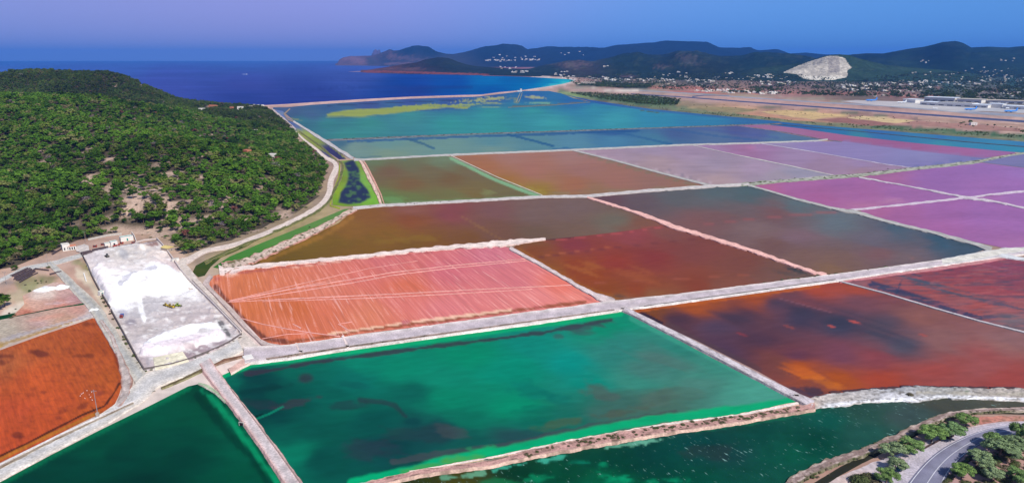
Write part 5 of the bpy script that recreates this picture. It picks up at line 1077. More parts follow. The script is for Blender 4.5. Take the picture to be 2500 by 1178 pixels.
# ------------------------------------------------------------------ pines
def mat_foliage(name, stops):
    m, t, b = principled(name); L = t.links
    oi = NN(t, 'ShaderNodeObjectInfo')
    cr = NN(t, 'ShaderNodeValToRGB'); el = cr.color_ramp.elements
    while len(el) < len(stops): el.new(0.5)
    for e, (p, c) in zip(el, stops): e.position = p; e.color = (*lin(c), 1)
    L.new(oi.outputs['Random'], cr.inputs[0])
    tcn = NN(t, 'ShaderNodeTexCoord')
    n = NN(t, 'ShaderNodeTexNoise'); n.inputs['Scale'].default_value = 0.55; n.inputs['Detail'].default_value = 3
    L.new(tcn.outputs['Object'], n.inputs[0])
    mr_ = NN(t, 'ShaderNodeMapRange'); mr_.inputs[1].default_value = 0.3; mr_.inputs[2].default_value = 0.7; mr_.inputs[3].default_value = 0.7; mr_.inputs[4].default_value = 1.35
    L.new(n.outputs[0], mr_.inputs[0])
    # drifts of darker and lighter growth over the land
    gp = NN(t, 'ShaderNodeNewGeometry'); nb = NN(t, 'ShaderNodeTexNoise'); nb.inputs['Scale'].default_value = 1 / 110.0; nb.inputs['Detail'].default_value = 3; L.new(gp.outputs['Position'], nb.inputs[0])
    mb = NN(t, 'ShaderNodeMapRange'); mb.inputs[1].default_value = 0.35; mb.inputs[2].default_value = 0.65; mb.inputs[3].default_value = 0.62; mb.inputs[4].default_value = 1.35; L.new(nb.outputs[0], mb.inputs[0])
    mm_ = NN(t, 'ShaderNodeMath', operation='MULTIPLY'); L.new(mr_.outputs[0], mm_.inputs[0]); L.new(mb.outputs[0], mm_.inputs[1])
    vm = NN(t, 'ShaderNodeVectorMath', operation='SCALE'); sx_ = NN(t, 'ShaderNodeSeparateXYZ'); L.new(gp.outputs['Position'], sx_.inputs[0])
    mf = NN(t, 'ShaderNodeMapRange'); mf.inputs[1].default_value = 1380; mf.inputs[2].default_value = 1620; mf.inputs[4].default_value = 0.6; L.new(sx_.outputs[1], mf.inputs[0])
    hm = NN(t, 'ShaderNodeMix', data_type='RGBA'); L.new(mf.outputs[0], hm.inputs[0]); L.new(cr.outputs[0], hm.inputs[6]); hm.inputs[7].default_value = (*lin('#3a3c26'), 1)   # drier wood on the far hill
    L.new(hm.outputs[2], vm.inputs[0]); L.new(mm_.outputs[0], vm.inputs['Scale'])
    L.new(vm.outputs[0], b.inputs['Base Color']); b.inputs['Roughness'].default_value = 0.85; b.inputs['Specular IOR Level'].default_value = 0.05
    return m
M_PINE = mat_foliage('pine_needles', [(0.0, '#263a12'), (0.2, '#40601e'), (0.45, '#567626'), (0.7, '#345019'), (0.88, '#60702e'), (1.0, '#766e4e')])
M_PINE_N = mat_foliage('pine_needles_near', [(0.0, '#6c8456'), (0.4, '#74904e'), (0.7, '#6a8458'), (1.0, '#86966e')])
M_RUST = mat_plain('dead_needles', '#6c4038', 0.9)
M_DEAD = mat_plain('bare_twigs', '#7c7074', 0.9)
M_BARK = mat_plain('bark', '#6a5446', 0.9, fine=0.3)
M_SHRUB = mat_foliage('shrub_leaves', [(0.0, '#4c5a34'), (0.5, '#5a5c3c'), (1.0, '#6c5f50')])

def crown_mesh(name, seed, nclump=13, nleaf=300, leaf=0.85, flat=0.62, mat=None, core=True, asym=0.0, cs=1.0):
    """crown of unit-ish pine: radius about 4.5 m, top at 9 m: needle tufts on uneven clumps"""
    rs = np.random.RandomState(seed)
    cl = []
    for i in range(nclump):
        a = rs.uniform(0, 6.283); r = math.sqrt(rs.uniform(0.03, 1)) * 3.1
        z = 5.6 + (1 - (r / 3.4) ** 2) * 2.2 + rs.uniform(-2.2, 0.5)
        cl.append((r * math.cos(a) * (1 + asym), r * math.sin(a), z, rs.uniform(1.0, 1.9) * cs))
    V = []; F = []
    if core:
        ico = bmesh.new(); bmesh.ops.create_icosphere(ico, subdivisions=1, radius=1)
        iv = [v.co.copy() for v in ico.verts]; fi = [[v.index for v in f.verts] for f in ico.faces]; ico.free()
        for cx, cy, cz, cr in cl:
            b0 = len(V)
            for v in iv:
                k = cr * (0.72 if cs > .9 else 0.5) * (1 + rs.uniform(-0.25, 0.25)); V.append((cx + v.x * k, cy + v.y * k, cz + v.z * k * flat))
            F += [tuple(i + b0 for i in f) for f in fi]
    per = nleaf // nclump
    for cx, cy, cz, cr in cl:
        for _ in range(per):
            d = rs.normal(size=3); d[2] = d[2] * 0.9 + 0.25; d /= np.linalg.norm(d)
            k = cr * rs.uniform(0.75, 1.12)
            p = np.array([cx + d[0] * k, cy + d[1] * k, cz + d[2] * k * flat])
            t1 = np.cross(d, rs.normal(size=3)); t1 /= np.linalg.norm(t1) + 1e-9; t2 = np.cross(d, t1)
            s = leaf * rs.uniform(0.6, 1.2)
            t1 = t1 + d * rs.uniform(-0.5, 0.5)
            b0 = len(V)
            V += [tuple(p - t1 * s * .5 - t2 * s * .3), tuple(p + t1 * s * .5 - t2 * s * .3), tuple(p + t2 * s * .6 + d * s * 0.2)]
            F.append((b0, b0 + 1, b0 + 2))
    me = bpy.data.meshes.new(name); me.from_pydata(V, [], F); me.materials.append(mat); me.update()
    return me

def trunk_mesh(name, seed, top=6.4, r=0.28, limbs=4, mat=None):
    rs = np.random.RandomState(seed); V = []; F = []
    def tube(p0, p1, r0, r1, n=6, seg=3, bend=0.3):
        p0 = np.array(p0, float); p1 = np.array(p1, float)
        off_ = rs.normal(size=3) * bend; off_[2] = 0
        b0 = len(V)
        for k in range(seg + 1):
            t = k / seg; c = p0 + (p1 - p0) * t + off_ * math.sin(math.pi * t)
            rr = r0 + (r1 - r0) * t
            for j in range(n): V.append((c[0] + rr * math.cos(6.283 * j / n), c[1] + rr * math.sin(6.283 * j / n), c[2]))
        for k in range(seg):
            for j in range(n): F.append((b0 + k * n + j, b0 + k * n + (j + 1) % n, b0 + (k + 1) * n + (j + 1) % n, b0 + (k + 1) * n + j))
        return p1
    t = tube((0, 0, -1), (rs.uniform(-.5, .5), rs.uniform(-.5, .5), top), r, r * 0.5)
    for i in range(limbs):
        a = rs.uniform(0, 6.283); z0 = top * rs.uniform(0.55, 0.9)
        tube((0, 0, z0), (2.4 * math.cos(a), 2.4 * math.sin(a), z0 + rs.uniform(1, 2.2)), r * 0.45, r * 0.15, 5, 2, 0.2)
    me = bpy.data.meshes.new(name); me.from_pydata(V, [], F); me.materials.append(mat or M_BARK); me.update()
    return me

CR = [crown_mesh('pine_crown', 200 + i, 11 + i % 3 * 2, 290, 1.0, 0.66, M_PINE) for i in range(5)]
TR = [trunk_mesh('pine_trunk', 300 + i) for i in range(3)]
CR_R = crown_mesh('dead_crown', 260, 11, 260, 0.8, 0.7, M_RUST)
CR_G = crown_mesh('bare_crown', 261, 9, 200, 0.7, 0.7, M_DEAD, core=False)
def make_tree(name, crown, trunk, label, cat='tree', group=None, loc=(0, 0, 0), rz=0.0, sc=1.0, szz=None):
    r = thing(name, label, cat, loc, rz, group)
    r.scale = (sc, sc, szz or sc)
    a = bpy.data.objects.new('crown', crown); a.parent = r; C.objects.link(a)
    b = bpy.data.objects.new('trunk', trunk); b.parent = r; C.objects.link(b)
    return r

# where the trees stand: jittered rows over the wooded land
sp = 6.6
tx, ty = np.meshgrid(np.arange(-1950, -130, sp), np.arange(430, 2380, sp))
tx = (tx + RNG.uniform(-.48, .48, tx.shape) * sp).ravel(); ty = (ty + RNG.uniform(-.48, .48, ty.shape) * sp).ravel()
ok = inside(tx, ty, HB); tx = tx[ok]; ty = ty[ok]
tz = hill_z(tx, ty)
tpx, tpy = pix(tx, ty, tz)
ok = (tpx > -140) & (tpx < 900) & (tpy < 800) & (dist_line(tx, ty, HB, True) > 3.5)
tx, ty, tz, tpx, tpy = tx[ok], ty[ok], tz[ok], tpx[ok], tpy[ok]
br = bareness(tpx, tpy)
thin = 0.05 + 0.2 * sstep(0.0, 0.6, fbm(tx / 45, ty / 45, 88, 3))
rnd = RNG.uniform(0, 1, len(tx))
ok = rnd > np.maximum(br * 0.93, thin)
clr = [(599, 376, 11, 8), (664, 384, 12, 9), (623, 320, 9, 4), (492, 270, 12, 4), (513, 262, 16, 4), (565, 266, 8, 4), (585, 267, 12, 5), (610, 262, 30, 3), (420, 337, 8, 3)]
for cx, cy, rx, ry in clr: ok &= np.hypot((tpx - cx) / rx, (tpy - 2 - cy) / ry) > 1
tx, ty, tz, tpx, tpy = [a[ok] for a in (tx, ty, tz, tpx, tpy)]
n = len(tx)
# large and small trees in drifts
tsc = np.clip(0.85 + 0.38 * RNG.uniform(0, 1, n) ** 1.5 + 0.22 * sstep(-.3, .6, fbm(tx / 60, ty / 60, 99, 3)), 0.6, 1.65)
tsc *= np.where(RNG.uniform(0, 1, n) < 0.22, 0.55, 1.0); tsc *= np.where(RNG.uniform(0, 1, n) < 0.08, 1.3, 1.0)
big = (tpx < 330) & (tpy > 430); tsc = np.where(big, tsc * 1.12, tsc)
edge = dist_line(tx, ty, HB, True); tsc *= 0.75 + 0.25 * sstep(5, 30, edge)
order = np.argsort(np.hypot(tx, ty) / tsc ** 0.3 + np.where((tpx < 4) | (tpx > 1300), 1e5, 0))
near = order[:290]
rest = order[290:]
PATCH = [((-200, 45), 'pine at the far left foot of the slope above the pale track'), ((45, 85), 'pine in the front rows above the rail pile'), ((85, 125), 'pine in the front rows between rail pile and track junction pole'),
         ((125, 165), 'pine just above the leftmost white building'), ((165, 210), 'pine above the concrete pad by the works'), ((210, 255), 'pine above the grey wall left of the small white house'), ((255, 310), 'pine right behind the small white house with teal door'),
         ((310, 350), 'pine above the top corner of the salt yard'), ((350, 400), 'pine on the slope above the right corner of the salt yard'), ((400, 440), 'scrubby pine above the ochre roofed house'), ((440, 480), 'pine above the dark clump beside the track bend'),
         ((480, 530), 'wood edge pine just right of the dark clump by the pale track'), ((530, 580), 'wood edge pine above the dark reed pool'), ((580, 630), 'wood edge pine above the lower end of the green channel'), ((630, 680), 'wood edge pine above the middle of the green channel'),
         ((680, 730), 'wood edge pine above the upper end of the green channel'), ((730, 780), 'grey green pine left of the reed marsh where the track curves'), ((780, 900), 'grey green pine at the point of the wood beside the reed marsh')]
proto = {}
red_i = set(near[[40, 120]]); grey_i = set(near[[70, 171, 222]])
nred = 0
for k, i in enumerate(near):
    v = k % 5
    lab = [l for (a, b), l in PATCH if a <= max(0, min(899, tpx[i])) < b][0]
    if tpy[i] < 520: lab = lab.replace('pine', 'pine higher up', 1)
    grp = lab.replace('pine', 'pines', 1)
    cm = CR[v]; nm = 'pine_tree'
    if i in red_i: cm = CR_R; nm = 'dead_pine_tree'; lab = ['rust red dead pine among green ones low on the wooded slope', 'brown dead pine standing near the foot of the wood'][nred % 2]; nred += 1; grp = 'red dead pines'
    elif i in grey_i: cm = CR_G; nm = 'dead_pine_tree'; lab = 'leafless grey pine standing among the green pines of the front rows'; grp = 'leafless grey pines'
    make_tree(nm, cm, TR[k % 3], lab, 'tree', grp, (tx[i], ty[i], tz[i]), float(RNG.uniform(0, 6.28)), float(tsc[i]), float(tsc[i] * RNG.uniform(0.72, 0.95)))

def scatter(name, x, y, z, s, meshes, weights=None, zs=0.85, seed=5, parent_loc=(0, 0, 0)):
    """many alike plants as one object: geometry nodes put a crown on every point"""
    rs = np.random.RandomState(seed)
    n = len(x)
    me = bpy.data.meshes.new(name)
    me.from_pydata(list(zip(map(float, x), map(float, y), map(float, z))), [], [])
    a = me.attributes.new('sc', 'FLOAT_VECTOR', 'POINT')
    sv = np.stack([s * rs.uniform(.9, 1.15, n), s * rs.uniform(.9, 1.15, n), s * zs * rs.uniform(.85, 1.15, n)], 1).astype(np.float32)
    a.data.foreach_set('vector', sv.ravel())
    a = me.attributes.new('rot', 'FLOAT_VECTOR', 'POINT')
    rv = np.zeros((n, 3), np.float32); rv[:, 2] = rs.uniform(0, 6.28, n); rv[:, 0] = rs.normal(0, .06, n)
    a.data.foreach_set('vector', rv.ravel())
    a = me.attributes.new('idx', 'INT', 'POINT')
    w = np.array(weights if weights else [1] * len(meshes), float); w /= w.sum()
    a.data.foreach_set('value', rs.choice(len(meshes), n, p=w).astype(np.int32))
    o = bpy.data.objects.new(name, me); C.objects.link(o); o['kind'] = 'stuff'
    g = bpy.data.node_groups.new(name + '_points', 'GeometryNodeTree')
    g.interface.new_socket(name='Geometry', in_out='INPUT', socket_type='NodeSocketGeometry')
    g.interface.new_socket(name='Geometry', in_out='OUTPUT', socket_type='NodeSocketGeometry')
    gi = g.nodes.new('NodeGroupInput'); go = g.nodes.new('NodeGroupOutput')
    iop = g.nodes.new('GeometryNodeInstanceOnPoints')
    jo = g.nodes.new('GeometryNodeJoinGeometry')
    for src in reversed(meshes):
        ob = g.nodes.new('GeometryNodeObjectInfo'); ob.inputs[0].default_value = src; ob.inputs['As Instance'].default_value = True
        ob.transform_space = 'ORIGINAL'
        g.links.new(ob.outputs['Geometry'], jo.inputs[0])
    def na(nm, ty_):
        q = g.nodes.new('GeometryNodeInputNamedAttribute'); q.data_type = ty_; q.inputs[0].default_value = nm; return q.outputs[0]
    g.links.new(gi.outputs[0], iop.inputs['Points']); g.links.new(jo.outputs[0], iop.inputs['Instance'])
    iop.inputs['Pick Instance'].default_value = True
    g.links.new(na('idx', 'INT'), iop.inputs['Instance Index'])
    e2r = g.nodes.new('FunctionNodeEulerToRotation'); g.links.new(na('rot', 'FLOAT_VECTOR'), e2r.inputs[0]); g.links.new(e2r.outputs[0], iop.inputs['Rotation'])
    g.links.new(na('sc', 'FLOAT_VECTOR'), iop.inputs['Scale'])
    g.links.new(iop.outputs[0], go.inputs[0])
    mo = o.modifiers.new('plants', 'NODES'); mo.node_group = g
    return o
_pines = [o for o in C.objects if o.name.startswith('crown')]
def src_of(me):
    for o in _pines:
        if o.data == me: return o
srcs = [src_of(m) for m in CR] + [src_of(CR_R), src_of(CR_G)]
scatter('pine_wood', tx[rest], ty[rest], tz[rest], tsc[rest], srcs, [1, 1, 1, 1, 1, 0.02, 0.05])

# ------------------------------------------------------------------ small mesh builder
class MB:
    def __init__(s): s.v = []; s.f = []
    def box(s, c, d, rz=0.0, ry=0.0, taper=1.0):
        b0 = len(s.v); x, y, z = [q / 2 for q in d]
        for sx, sy, sz in ((-1, -1, -1), (1, -1, -1), (1, 1, -1), (-1, 1, -1), (-1, -1, 1), (1, -1, 1), (1, 1, 1), (-1, 1, 1)):
            k = taper if sz > 0 else 1.0
            p = Vector((sx * x * k, sy * y * k, sz * z))
            if ry: p = Matrix.Rotation(ry, 3, 'Y') @ p
            if rz: p = Matrix.Rotation(rz, 3, 'Z') @ p
            s.v.append((p.x + c[0], p.y + c[1], p.z + c[2]))
        for q in ((0, 3, 2, 1), (4, 5, 6, 7), (0, 1, 5, 4), (1, 2, 6, 5), (2, 3, 7, 6), (3, 0, 4, 7)): s.f.append(tuple(i + b0 for i in q))
        return s
    def cyl(s, p0, p1, r0, r1=None, n=10):
        r1 = r0 if r1 is None else r1
        p0 = Vector(p0); p1 = Vector(p1); d = (p1 - p0); q = d.to_track_quat('Z', 'Y'); b0 = len(s.v)
        for p, r in ((p0, r0), (p1, r1)):
            for j in range(n):
                a = 6.28318 * j / n; w = q @ Vector((r * math.cos(a), r * math.sin(a), 0)) + p; s.v.append(tuple(w))
        for j in range(n): s.f.append((b0 + j, b0 + (j + 1) % n, b0 + n + (j + 1) % n, b0 + n + j))
        s.f.append(tuple(b0 + j for j in range(n))[::-1]); s.f.append(tuple(b0 + n + j for j in range(n)))
        return s
    def prism(s, pts, y0, y1):
        """outline in xz extruded along y"""
        b0 = len(s.v); n = len(pts)
        for y in (y0, y1):
            for x, z in pts: s.v.append((x, y, z))
        s.f.append(tuple(range(b0, b0 + n))); s.f.append(tuple(range(b0 + n, b0 + 2 * n))[::-1])
        for j in range(n): s.f.append((b0 + j, b0 + n + j, b0 + n + (j + 1) % n, b0 + (j + 1) % n))
        return s
    def mesh(s, name, mat):
        me = bpy.data.meshes.new(name); me.from_pydata(s.v, [], s.f); me.materials.append(mat)
        bm = bmesh.new(); bm.from_mesh(me); bmesh.ops.recalc_face_normals(bm, faces=bm.faces); bm.to_mesh(me); bm.free(); me.update()
        return me
    def put(s, name, mat, parent=None, loc=None, rz=None):
        o = bpy.data.objects.new(name, s.mesh(name, mat)); C.objects.link(o)
        if parent: o.parent = parent
        if loc is not None: o.location = loc
        if rz is not None: o.rotation_euler = (0, 0, rz)
        return o

M_WHITE = mat_plain('white_render', '#dcd8d2', 0.85, fine=1.5, amt=0.06)
M_WHITE2 = mat_plain('warm_render', '#cfc2b2', 0.85, fine=1.5, amt=0.08)
M_ROOFG = mat_plain('green_roof', '#6c9c98', 0.7)
M_TEALD = mat_plain('teal_door', '#1c8a80', 0.5)
M_GLASS = mat_plain('window_glass', '#2c3642', 0.2, 0.6)
M_YEL = mat_plain('ochre_roof', '#cdb878', 0.85)
M_OCW = mat_plain('stone_wall', '#a8988c', 0.9)
M_TERRA = mat_plain('terracotta', '#b8745a', 0.85)
M_CONC = mat_plain('concrete', '#b9b3ac', 0.9, fine=2, amt=0.12)
M_DKW = mat_plain('weathered_timber', '#54464a', 0.9, fine=0.4)
M_DARK = mat_plain('dark_opening', '#2a2024', 0.9)
M_LIME = mat_plain('lime_paint', '#a8c030', 0.45, 0.4)
M_YEM = mat_plain('yellow_machine', '#c8a828', 0.45, 0.4)
M_OLV = mat_plain('dull_machine', '#5a564c', 0.6)
M_REDP = mat_plain('red_paint', '#a03c30', 0.45, 0.4)
M_TYRE = mat_plain('tyre', '#26242a', 0.85)
M_WALLS = mat_plain('lime_wall', '#c9bdb8', 0.9, fine=1.2, amt=0.15)
M_WALLD = mat_plain('dark_stone_wall', '#6a605e', 0.9, fine=1.2, amt=0.2)
M_POLE = mat_plain('pole_concrete', '#8c8688', 0.8)
M_SKYB = mat_plain('aircraft_blue', '#3a86d8', 0.4, 0.4)
M_AIRW = mat_plain('aircraft_white', '#e2e6ec', 0.4, 0.4)
M_CAR = mat_plain('car_teal', '#1f5a6a', 0.3, 0.6)

# ------------------------------------------------------------------ salt yard
YARD = [(202, 624), (232, 611), (270, 603), (328, 593), (352, 593), (384, 586), (398, 602), (420, 633), (459, 684), (520, 744), (590, 818), (540, 848), (476, 876), (420, 893), (353, 903), (338, 880), (300, 812), (269, 752), (244, 712), (224, 672)]
HA = [(216, 660), (240, 645), (300, 636), (380, 628), (420, 650), (462, 690), (446, 700), (400, 712), (340, 728), (290, 750), (262, 745), (240, 705)]
HBp = [(338, 868), (350, 838), (400, 812), (470, 792), (520, 786), (552, 818), (540, 824), (470, 852), (400, 864), (350, 872)]
def yard_h(x, y, px, py):
    def plate(poly, h, soft):
        d = dist_line(px, py, poly, True); d = np.where(inside(px, py, poly), d, 0) + 2.2 * fbm(px / 12, py / 7, 5, 3)
        return h * sstep(0, soft, d)
    h = plate(HA, 4.2, 15) + plate(HBp, 2.8, 8)
    for cx, cy, r, hh in ((345, 604, 15, 2.6), (378, 628, 22, 2.0), (252, 655, 26, 2.0), (360, 690, 30, 1.4)):
        h = h + hh * np.clip(1 - np.hypot((px - cx) / r, (py - cy) / (r * 0.5)), 0, 1)
    return h + 0.6 * fbm(x / 7, y / 7, 8, 5) * sstep(0, 6, dist_line(px, py, YARD, True))
YOPS = [('g', [(230, 630, '#b9b3b8'), (300, 615, '#b4b0ae'), (350, 600, '#b8b4b4'), (240, 670, '#cfc8cc'), (260, 700, '#dcd8dc'), (300, 650, '#c4bebe'), (390, 650, '#c4b9bc'), (420, 645, '#b0a4aa'), (340, 640, '#bcb6b4'),
               (330, 680, '#d4d2d6'), (400, 690, '#d8dade'), (440, 690, '#dadce0'), (290, 740, '#cfd2d8'), (380, 740, '#a8a6ac'), (330, 760, '#a6a4aa'), (440, 760, '#a9a1a4'), (300, 790, '#a8a0a2'), (350, 800, '#a19a9c'), (480, 770, '#a89ea2'),
               (450, 800, '#aca4a6'), (520, 780, '#aca4a6'), (420, 830, '#c8c8d0'), (500, 815, '#c6c6cc'), (560, 800, '#a8a0a4'), (360, 860, '#c9c4cc'), (480, 850, '#b4a8ac'), (340, 880, '#9c9298'), (520, 850, '#8f8488'), (460, 880, '#9c9298')], 3.2),
        ('b', 270, 700, 50, 38, -20, '#dedbe0', 0.8), ('l', [(285, 735), (315, 700), (360, 680), (410, 668), (450, 690)], 20, '#eef1f5', 0.95, 0.5), ('l', [(330, 715), (400, 705), (450, 700)], 16, '#f0f2f5', 0.9, 0.5),
        ('l', [(295, 705), (325, 680), (380, 665)], 4, '#9a9aac', 0.7, 1.2), ('l', [(340, 720), (345, 760), (352, 778)], 6, '#dfe3e8', 0.85, 0.4), ('l', [(360, 850), (420, 830), (480, 808), (530, 798)], 12, '#e6eaf0', 0.95, 0.5),
        ('l', [(350, 862), (430, 845), (500, 828), (542, 818)], 9, '#c9bfca', 0.85, 0.3), ('p', [(480, 846), (500, 832), (545, 820), (536, 832), (500, 842)], '#e6dfe2', 0.95, 2), ('p', [(528, 782), (545, 784), (562, 815), (566, 824), (555, 822), (540, 803)], '#565458', 0.95, 2),
        ('b', 305, 618, 14, 16, 20, '#9094a0', 0.6), ('b', 346, 604, 13, 8, 0, '#dcd2ca', 0.8), ('b', 380, 626, 26, 12, 0, '#cfc4c0', 0.6), ('p', [(332, 592), (382, 586), (388, 598), (372, 602)], '#7c5c58', 0.85, 2), ('b', 300, 765, 12, 8, 0, '#8c8ca0', 0.6, 1), ('b', 318, 788, 12, 10, 0, '#6c6878', 0.6, 1),
        ('p', [(446, 855), (540, 832), (560, 838), (470, 876), (456, 878)], '#8c7e86', 0.9, 3), ('b', 360, 885, 16, 14, 0, '#8e8a94', 0.7, 1.2), ('n', 16, 5, 0.45, '#e4e6ea'), ('n', 10, 4, 0.35, '#8f8b90'), ('m', (1.26, 1.2, 1.13))]
sheet('salt_yard', YARD, 0.75, YOPS, M_SALT, 3.2, 0.0, 97, height=yard_h, skirt=0.8)
sheet('concrete_pad', [(374, 872), (446, 857), (461, 879), (420, 891), (378, 900)], 1.15, [('g', [(400, 880, '#dcd4bc'), (450, 870, '#d8d0b8')], 2), ('n', 20, 8, 0.08)], M_GROUND, 5, 0.0, 98, skirt=0.8)
sheet('concrete_pad', [(184, 602), (206, 595), (216, 599), (218, 610), (200, 616), (186, 612)], 0.9, [('g', [(200, 605, '#c4bab4')], 2)], M_GROUND, 4, 0.0, 99, skirt=0.6)

def wall(name, pts, th, h, mat, label, z0=0.0, group=None):
    m = MB(); W_ = [P(*p[:2]) for p in pts]
    c0 = W_[0]
    for a, b in zip(W_[:-1], W_[1:]):
        d = b - a; m.box(((a.x + b.x) / 2 - c0.x, (a.y + b.y) / 2 - c0.y, h / 2), (d.length + th * .9, th, h + random.uniform(0.0, 0.06)), math.atan2(d.y, d.x))
    o = m.put(name, mat); o.location = (c0.x, c0.y, z0); tag(o, label, 'wall', group)
    return o
wall('boundary_wall', [(201, 624), (216, 652), (225, 676), (245, 714), (270, 754)], 0.5, 1.7, M_WALLD, 'dark stone wall along the left side of the white salt yard, upper length', 0.2)
wall('boundary_wall', [(272, 760), (302, 815), (338, 882), (352, 905)], 0.5, 1.7, M_WALLD, 'dark stone wall beside the grey track, lower left side of the salt yard', 0.2)
wall('boundary_wall', [(383, 585), (398, 601), (421, 632), (440, 660), (462, 686), (520, 744), (588, 816)], 0.6, 1.9, M_WALLS, 'long pale wall along the right side of the salt yard', 0.3)
wall('boundary_wall', [(470, 686), (527, 744), (592, 812)], 0.4, 1.1, M_WALLS, 'low outer pale wall parallel to the long yard wall by the track', 0.3)
wall('boundary_wall', [(590, 819), (561, 838), (540, 849), (500, 866), (460, 881), (420, 893), (353, 905)], 0.4, 1.2, M_WALLD, 'low dark wall closing the bottom of the salt yard', 0.5)
wall('boundary_wall', [(216, 587), (262, 577), (297, 573)], 0.4, 1.8, M_CONC, 'grey wall at the wood foot left of the small white house', 0.1)
wall('boundary_wall', [(322, 570), (329, 580), (333, 592)], 0.4, 1.9, M_WHITE, 'short white wall beside the small white house with teal door', 0.1)
wall('boundary_wall', [(331, 594), (352, 588), (383, 585)], 0.4, 1.2, M_WALLS, 'low wall at the top edge of the salt yard', 0.3)

def px_dir(a, b):
    p, q = P(*a), P(*b); return math.atan2(q.y - p.y, q.x - p.x)
def building(name, label, cat, px, py, w, d, h, wallm, roofm, rz=0.0, roof='flat', doors=(), wins=(), parapet=True, z=0.2, group=None, chimney=False, over=0.25):
    """front faces -y before turning; doors/windows: (x, width, z0, height)"""
    p = P(px, py)
    t = thing(name, label, cat, (p.x, p.y, z), rz, group)
    MB().box((0, d / 2, h / 2 - 0.2), (w, d, h + 0.4)).put('wall', wallm, t)
    if roof == 'flat':
        m = MB().box((0, d / 2, h + 0.06), (w - 0.3, d - 0.3, 0.14))
        r = m.put('roof', roofm, t)
        if parapet:
            q = MB(); q.box((0, 0.1, h + 0.25), (w + .06, 0.25, 0.5)).box((0, d - 0.1, h + 0.25), (w + .06, 0.25, 0.5)).box((-w / 2 + .1, d / 2, h + 0.25), (0.25, d - .4, 0.49)).box((w / 2 - .1, d / 2, h + 0.25), (0.25, d - .4, 0.49))
            q.put('parapet', wallm, t)
    elif roof == 'gable':
        r = MB().prism([(-w / 2 - over, h), (w / 2 + over, h), (w / 2 + over, h + .12), (0, h + w * 0.17 + .12), (-w / 2 - over, h + .12)], -over, d + over).put('roof', roofm, t)
    elif roof == 'gabley':
        m = MB(); m.prism([(-over, h), (d + over, h), (d + over, h + .12), (d / 2, h + d * 0.2 + .12), (-over, h + .12)], -w / 2 - over, w / 2 + over)
        m.v = [(-y, x, zz) for x, y, zz in m.v]
        r = m.put('roof', roofm, t)
    if chimney: MB().box((w * .3, d * .7, h + 1.1), (0.6, 0.6, 1.6)).put('chimney', wallm, t)
    for x, ww, z0, hh in doors: MB().box((x, -0.03, z0 + hh / 2), (ww, 0.12, hh)).put('door', M_TEALD, t)
    for x, ww, z0, hh in wins:
        f = MB().box((x, -0.02, z0 + hh / 2), (ww + .2, 0.1, hh + .2)).put('window', M_CONC, t); MB().box((x, -0.07, z0 + hh / 2), (ww, 0.06, hh)).put('pane', M_GLASS, f)
    return t
al = px_dir((295, 588), (327, 583))
building('works_house', 'small white house with teal door and pale green roof at the wood edge', 'house', 311, 588, 9.6, 5.0, 3.4, M_WHITE, M_ROOFG, al, doors=((0.2, 1.1, 0, 2.2),))
building('works_house', 'white two part shed with dark window at the top of the salt yard', 'house', 280, 601, 5.0, 4.4, 3.6, M_WHITE, M_ROOFG, al, wins=((0, 1.3, 1.0, 1.5),))
building('works_house', 'low white annex left of the white shed with dark window', 'house', 265, 601, 4.8, 3.6, 2.2, M_WHITE, M_ROOFG, al)
building('works_house', 'white old building with columns and a red tiled roof part, leftmost at the works', 'house', 163, 612, 5.2, 6.0, 4.8, M_WHITE, M_CONC, al, wins=((-1.2, 0.8, 0.6, 2.0), (1.2, 0.8, 0.6, 2.0)))
building('works_house', 'red roofed wing with pale columns beside the leftmost white building', 'house', 177, 610, 5.4, 4.0, 3.0, M_WHITE, M_TERRA, al, roof='gabley', wins=((-1.6, 0.8, 0.3, 2), (0, 0.8, 0.3, 2), (1.6, 0.8, 0.3, 2)))
building('works_house', 'ochre roofed stone house among red earth right of the salt yard', 'house', 418, 614, 6.5, 8.0, 3.0, M_OCW, M_YEL, px_dir((408, 614), (427, 609)), roof='gable', wins=((0.5, 0.7, 1.0, 0.9),), chimney=True)
building('loading_bay', 'dark timber loading bay below the concrete pad at the yard corner', 'shed', 214, 621, 7.5, 3.0, 2.2, M_DKW, M_DKW, px_dir((203, 621), (235, 614)), parapet=False)
building('weigh_hut', 'small white hut with pale green roof at the yard wall beside the track', 'hut', 251, 721, 3.0, 2.6, 2.4, M_WHITE, M_ROOFG, px_dir((244, 722), (258, 718)), doors=((0, 0.9, 0, 1.9),), over=0.1)
building('sluice_slab', 'white concrete sluice slab at the corner of the emerald pan', 'sluice', 609, 880, 4.5, 5.5, 0.8, M_WHITE, M_WHITE, px_dir((600, 882), (618, 878)), parapet=False, z=0.3)
t = thing('storage_container', 'white box container by the yard wall near the ochre roofed house', 'container', P(430, 639) + Vector((0, 0, .2)), px_dir((422, 640), (438, 636)))
MB().box((0, 1.2, 1.25), (5.4, 2.4, 2.3)).put('body', M_WHITE, t); MB().box((0, 1.2, 2.45), (5.5, 2.5, 0.12)).put('roof', M_CONC, t); MB().box((0, -0.03, 1.2), (1.0, 0.08, 1.9)).put('door', M_CONC, t)

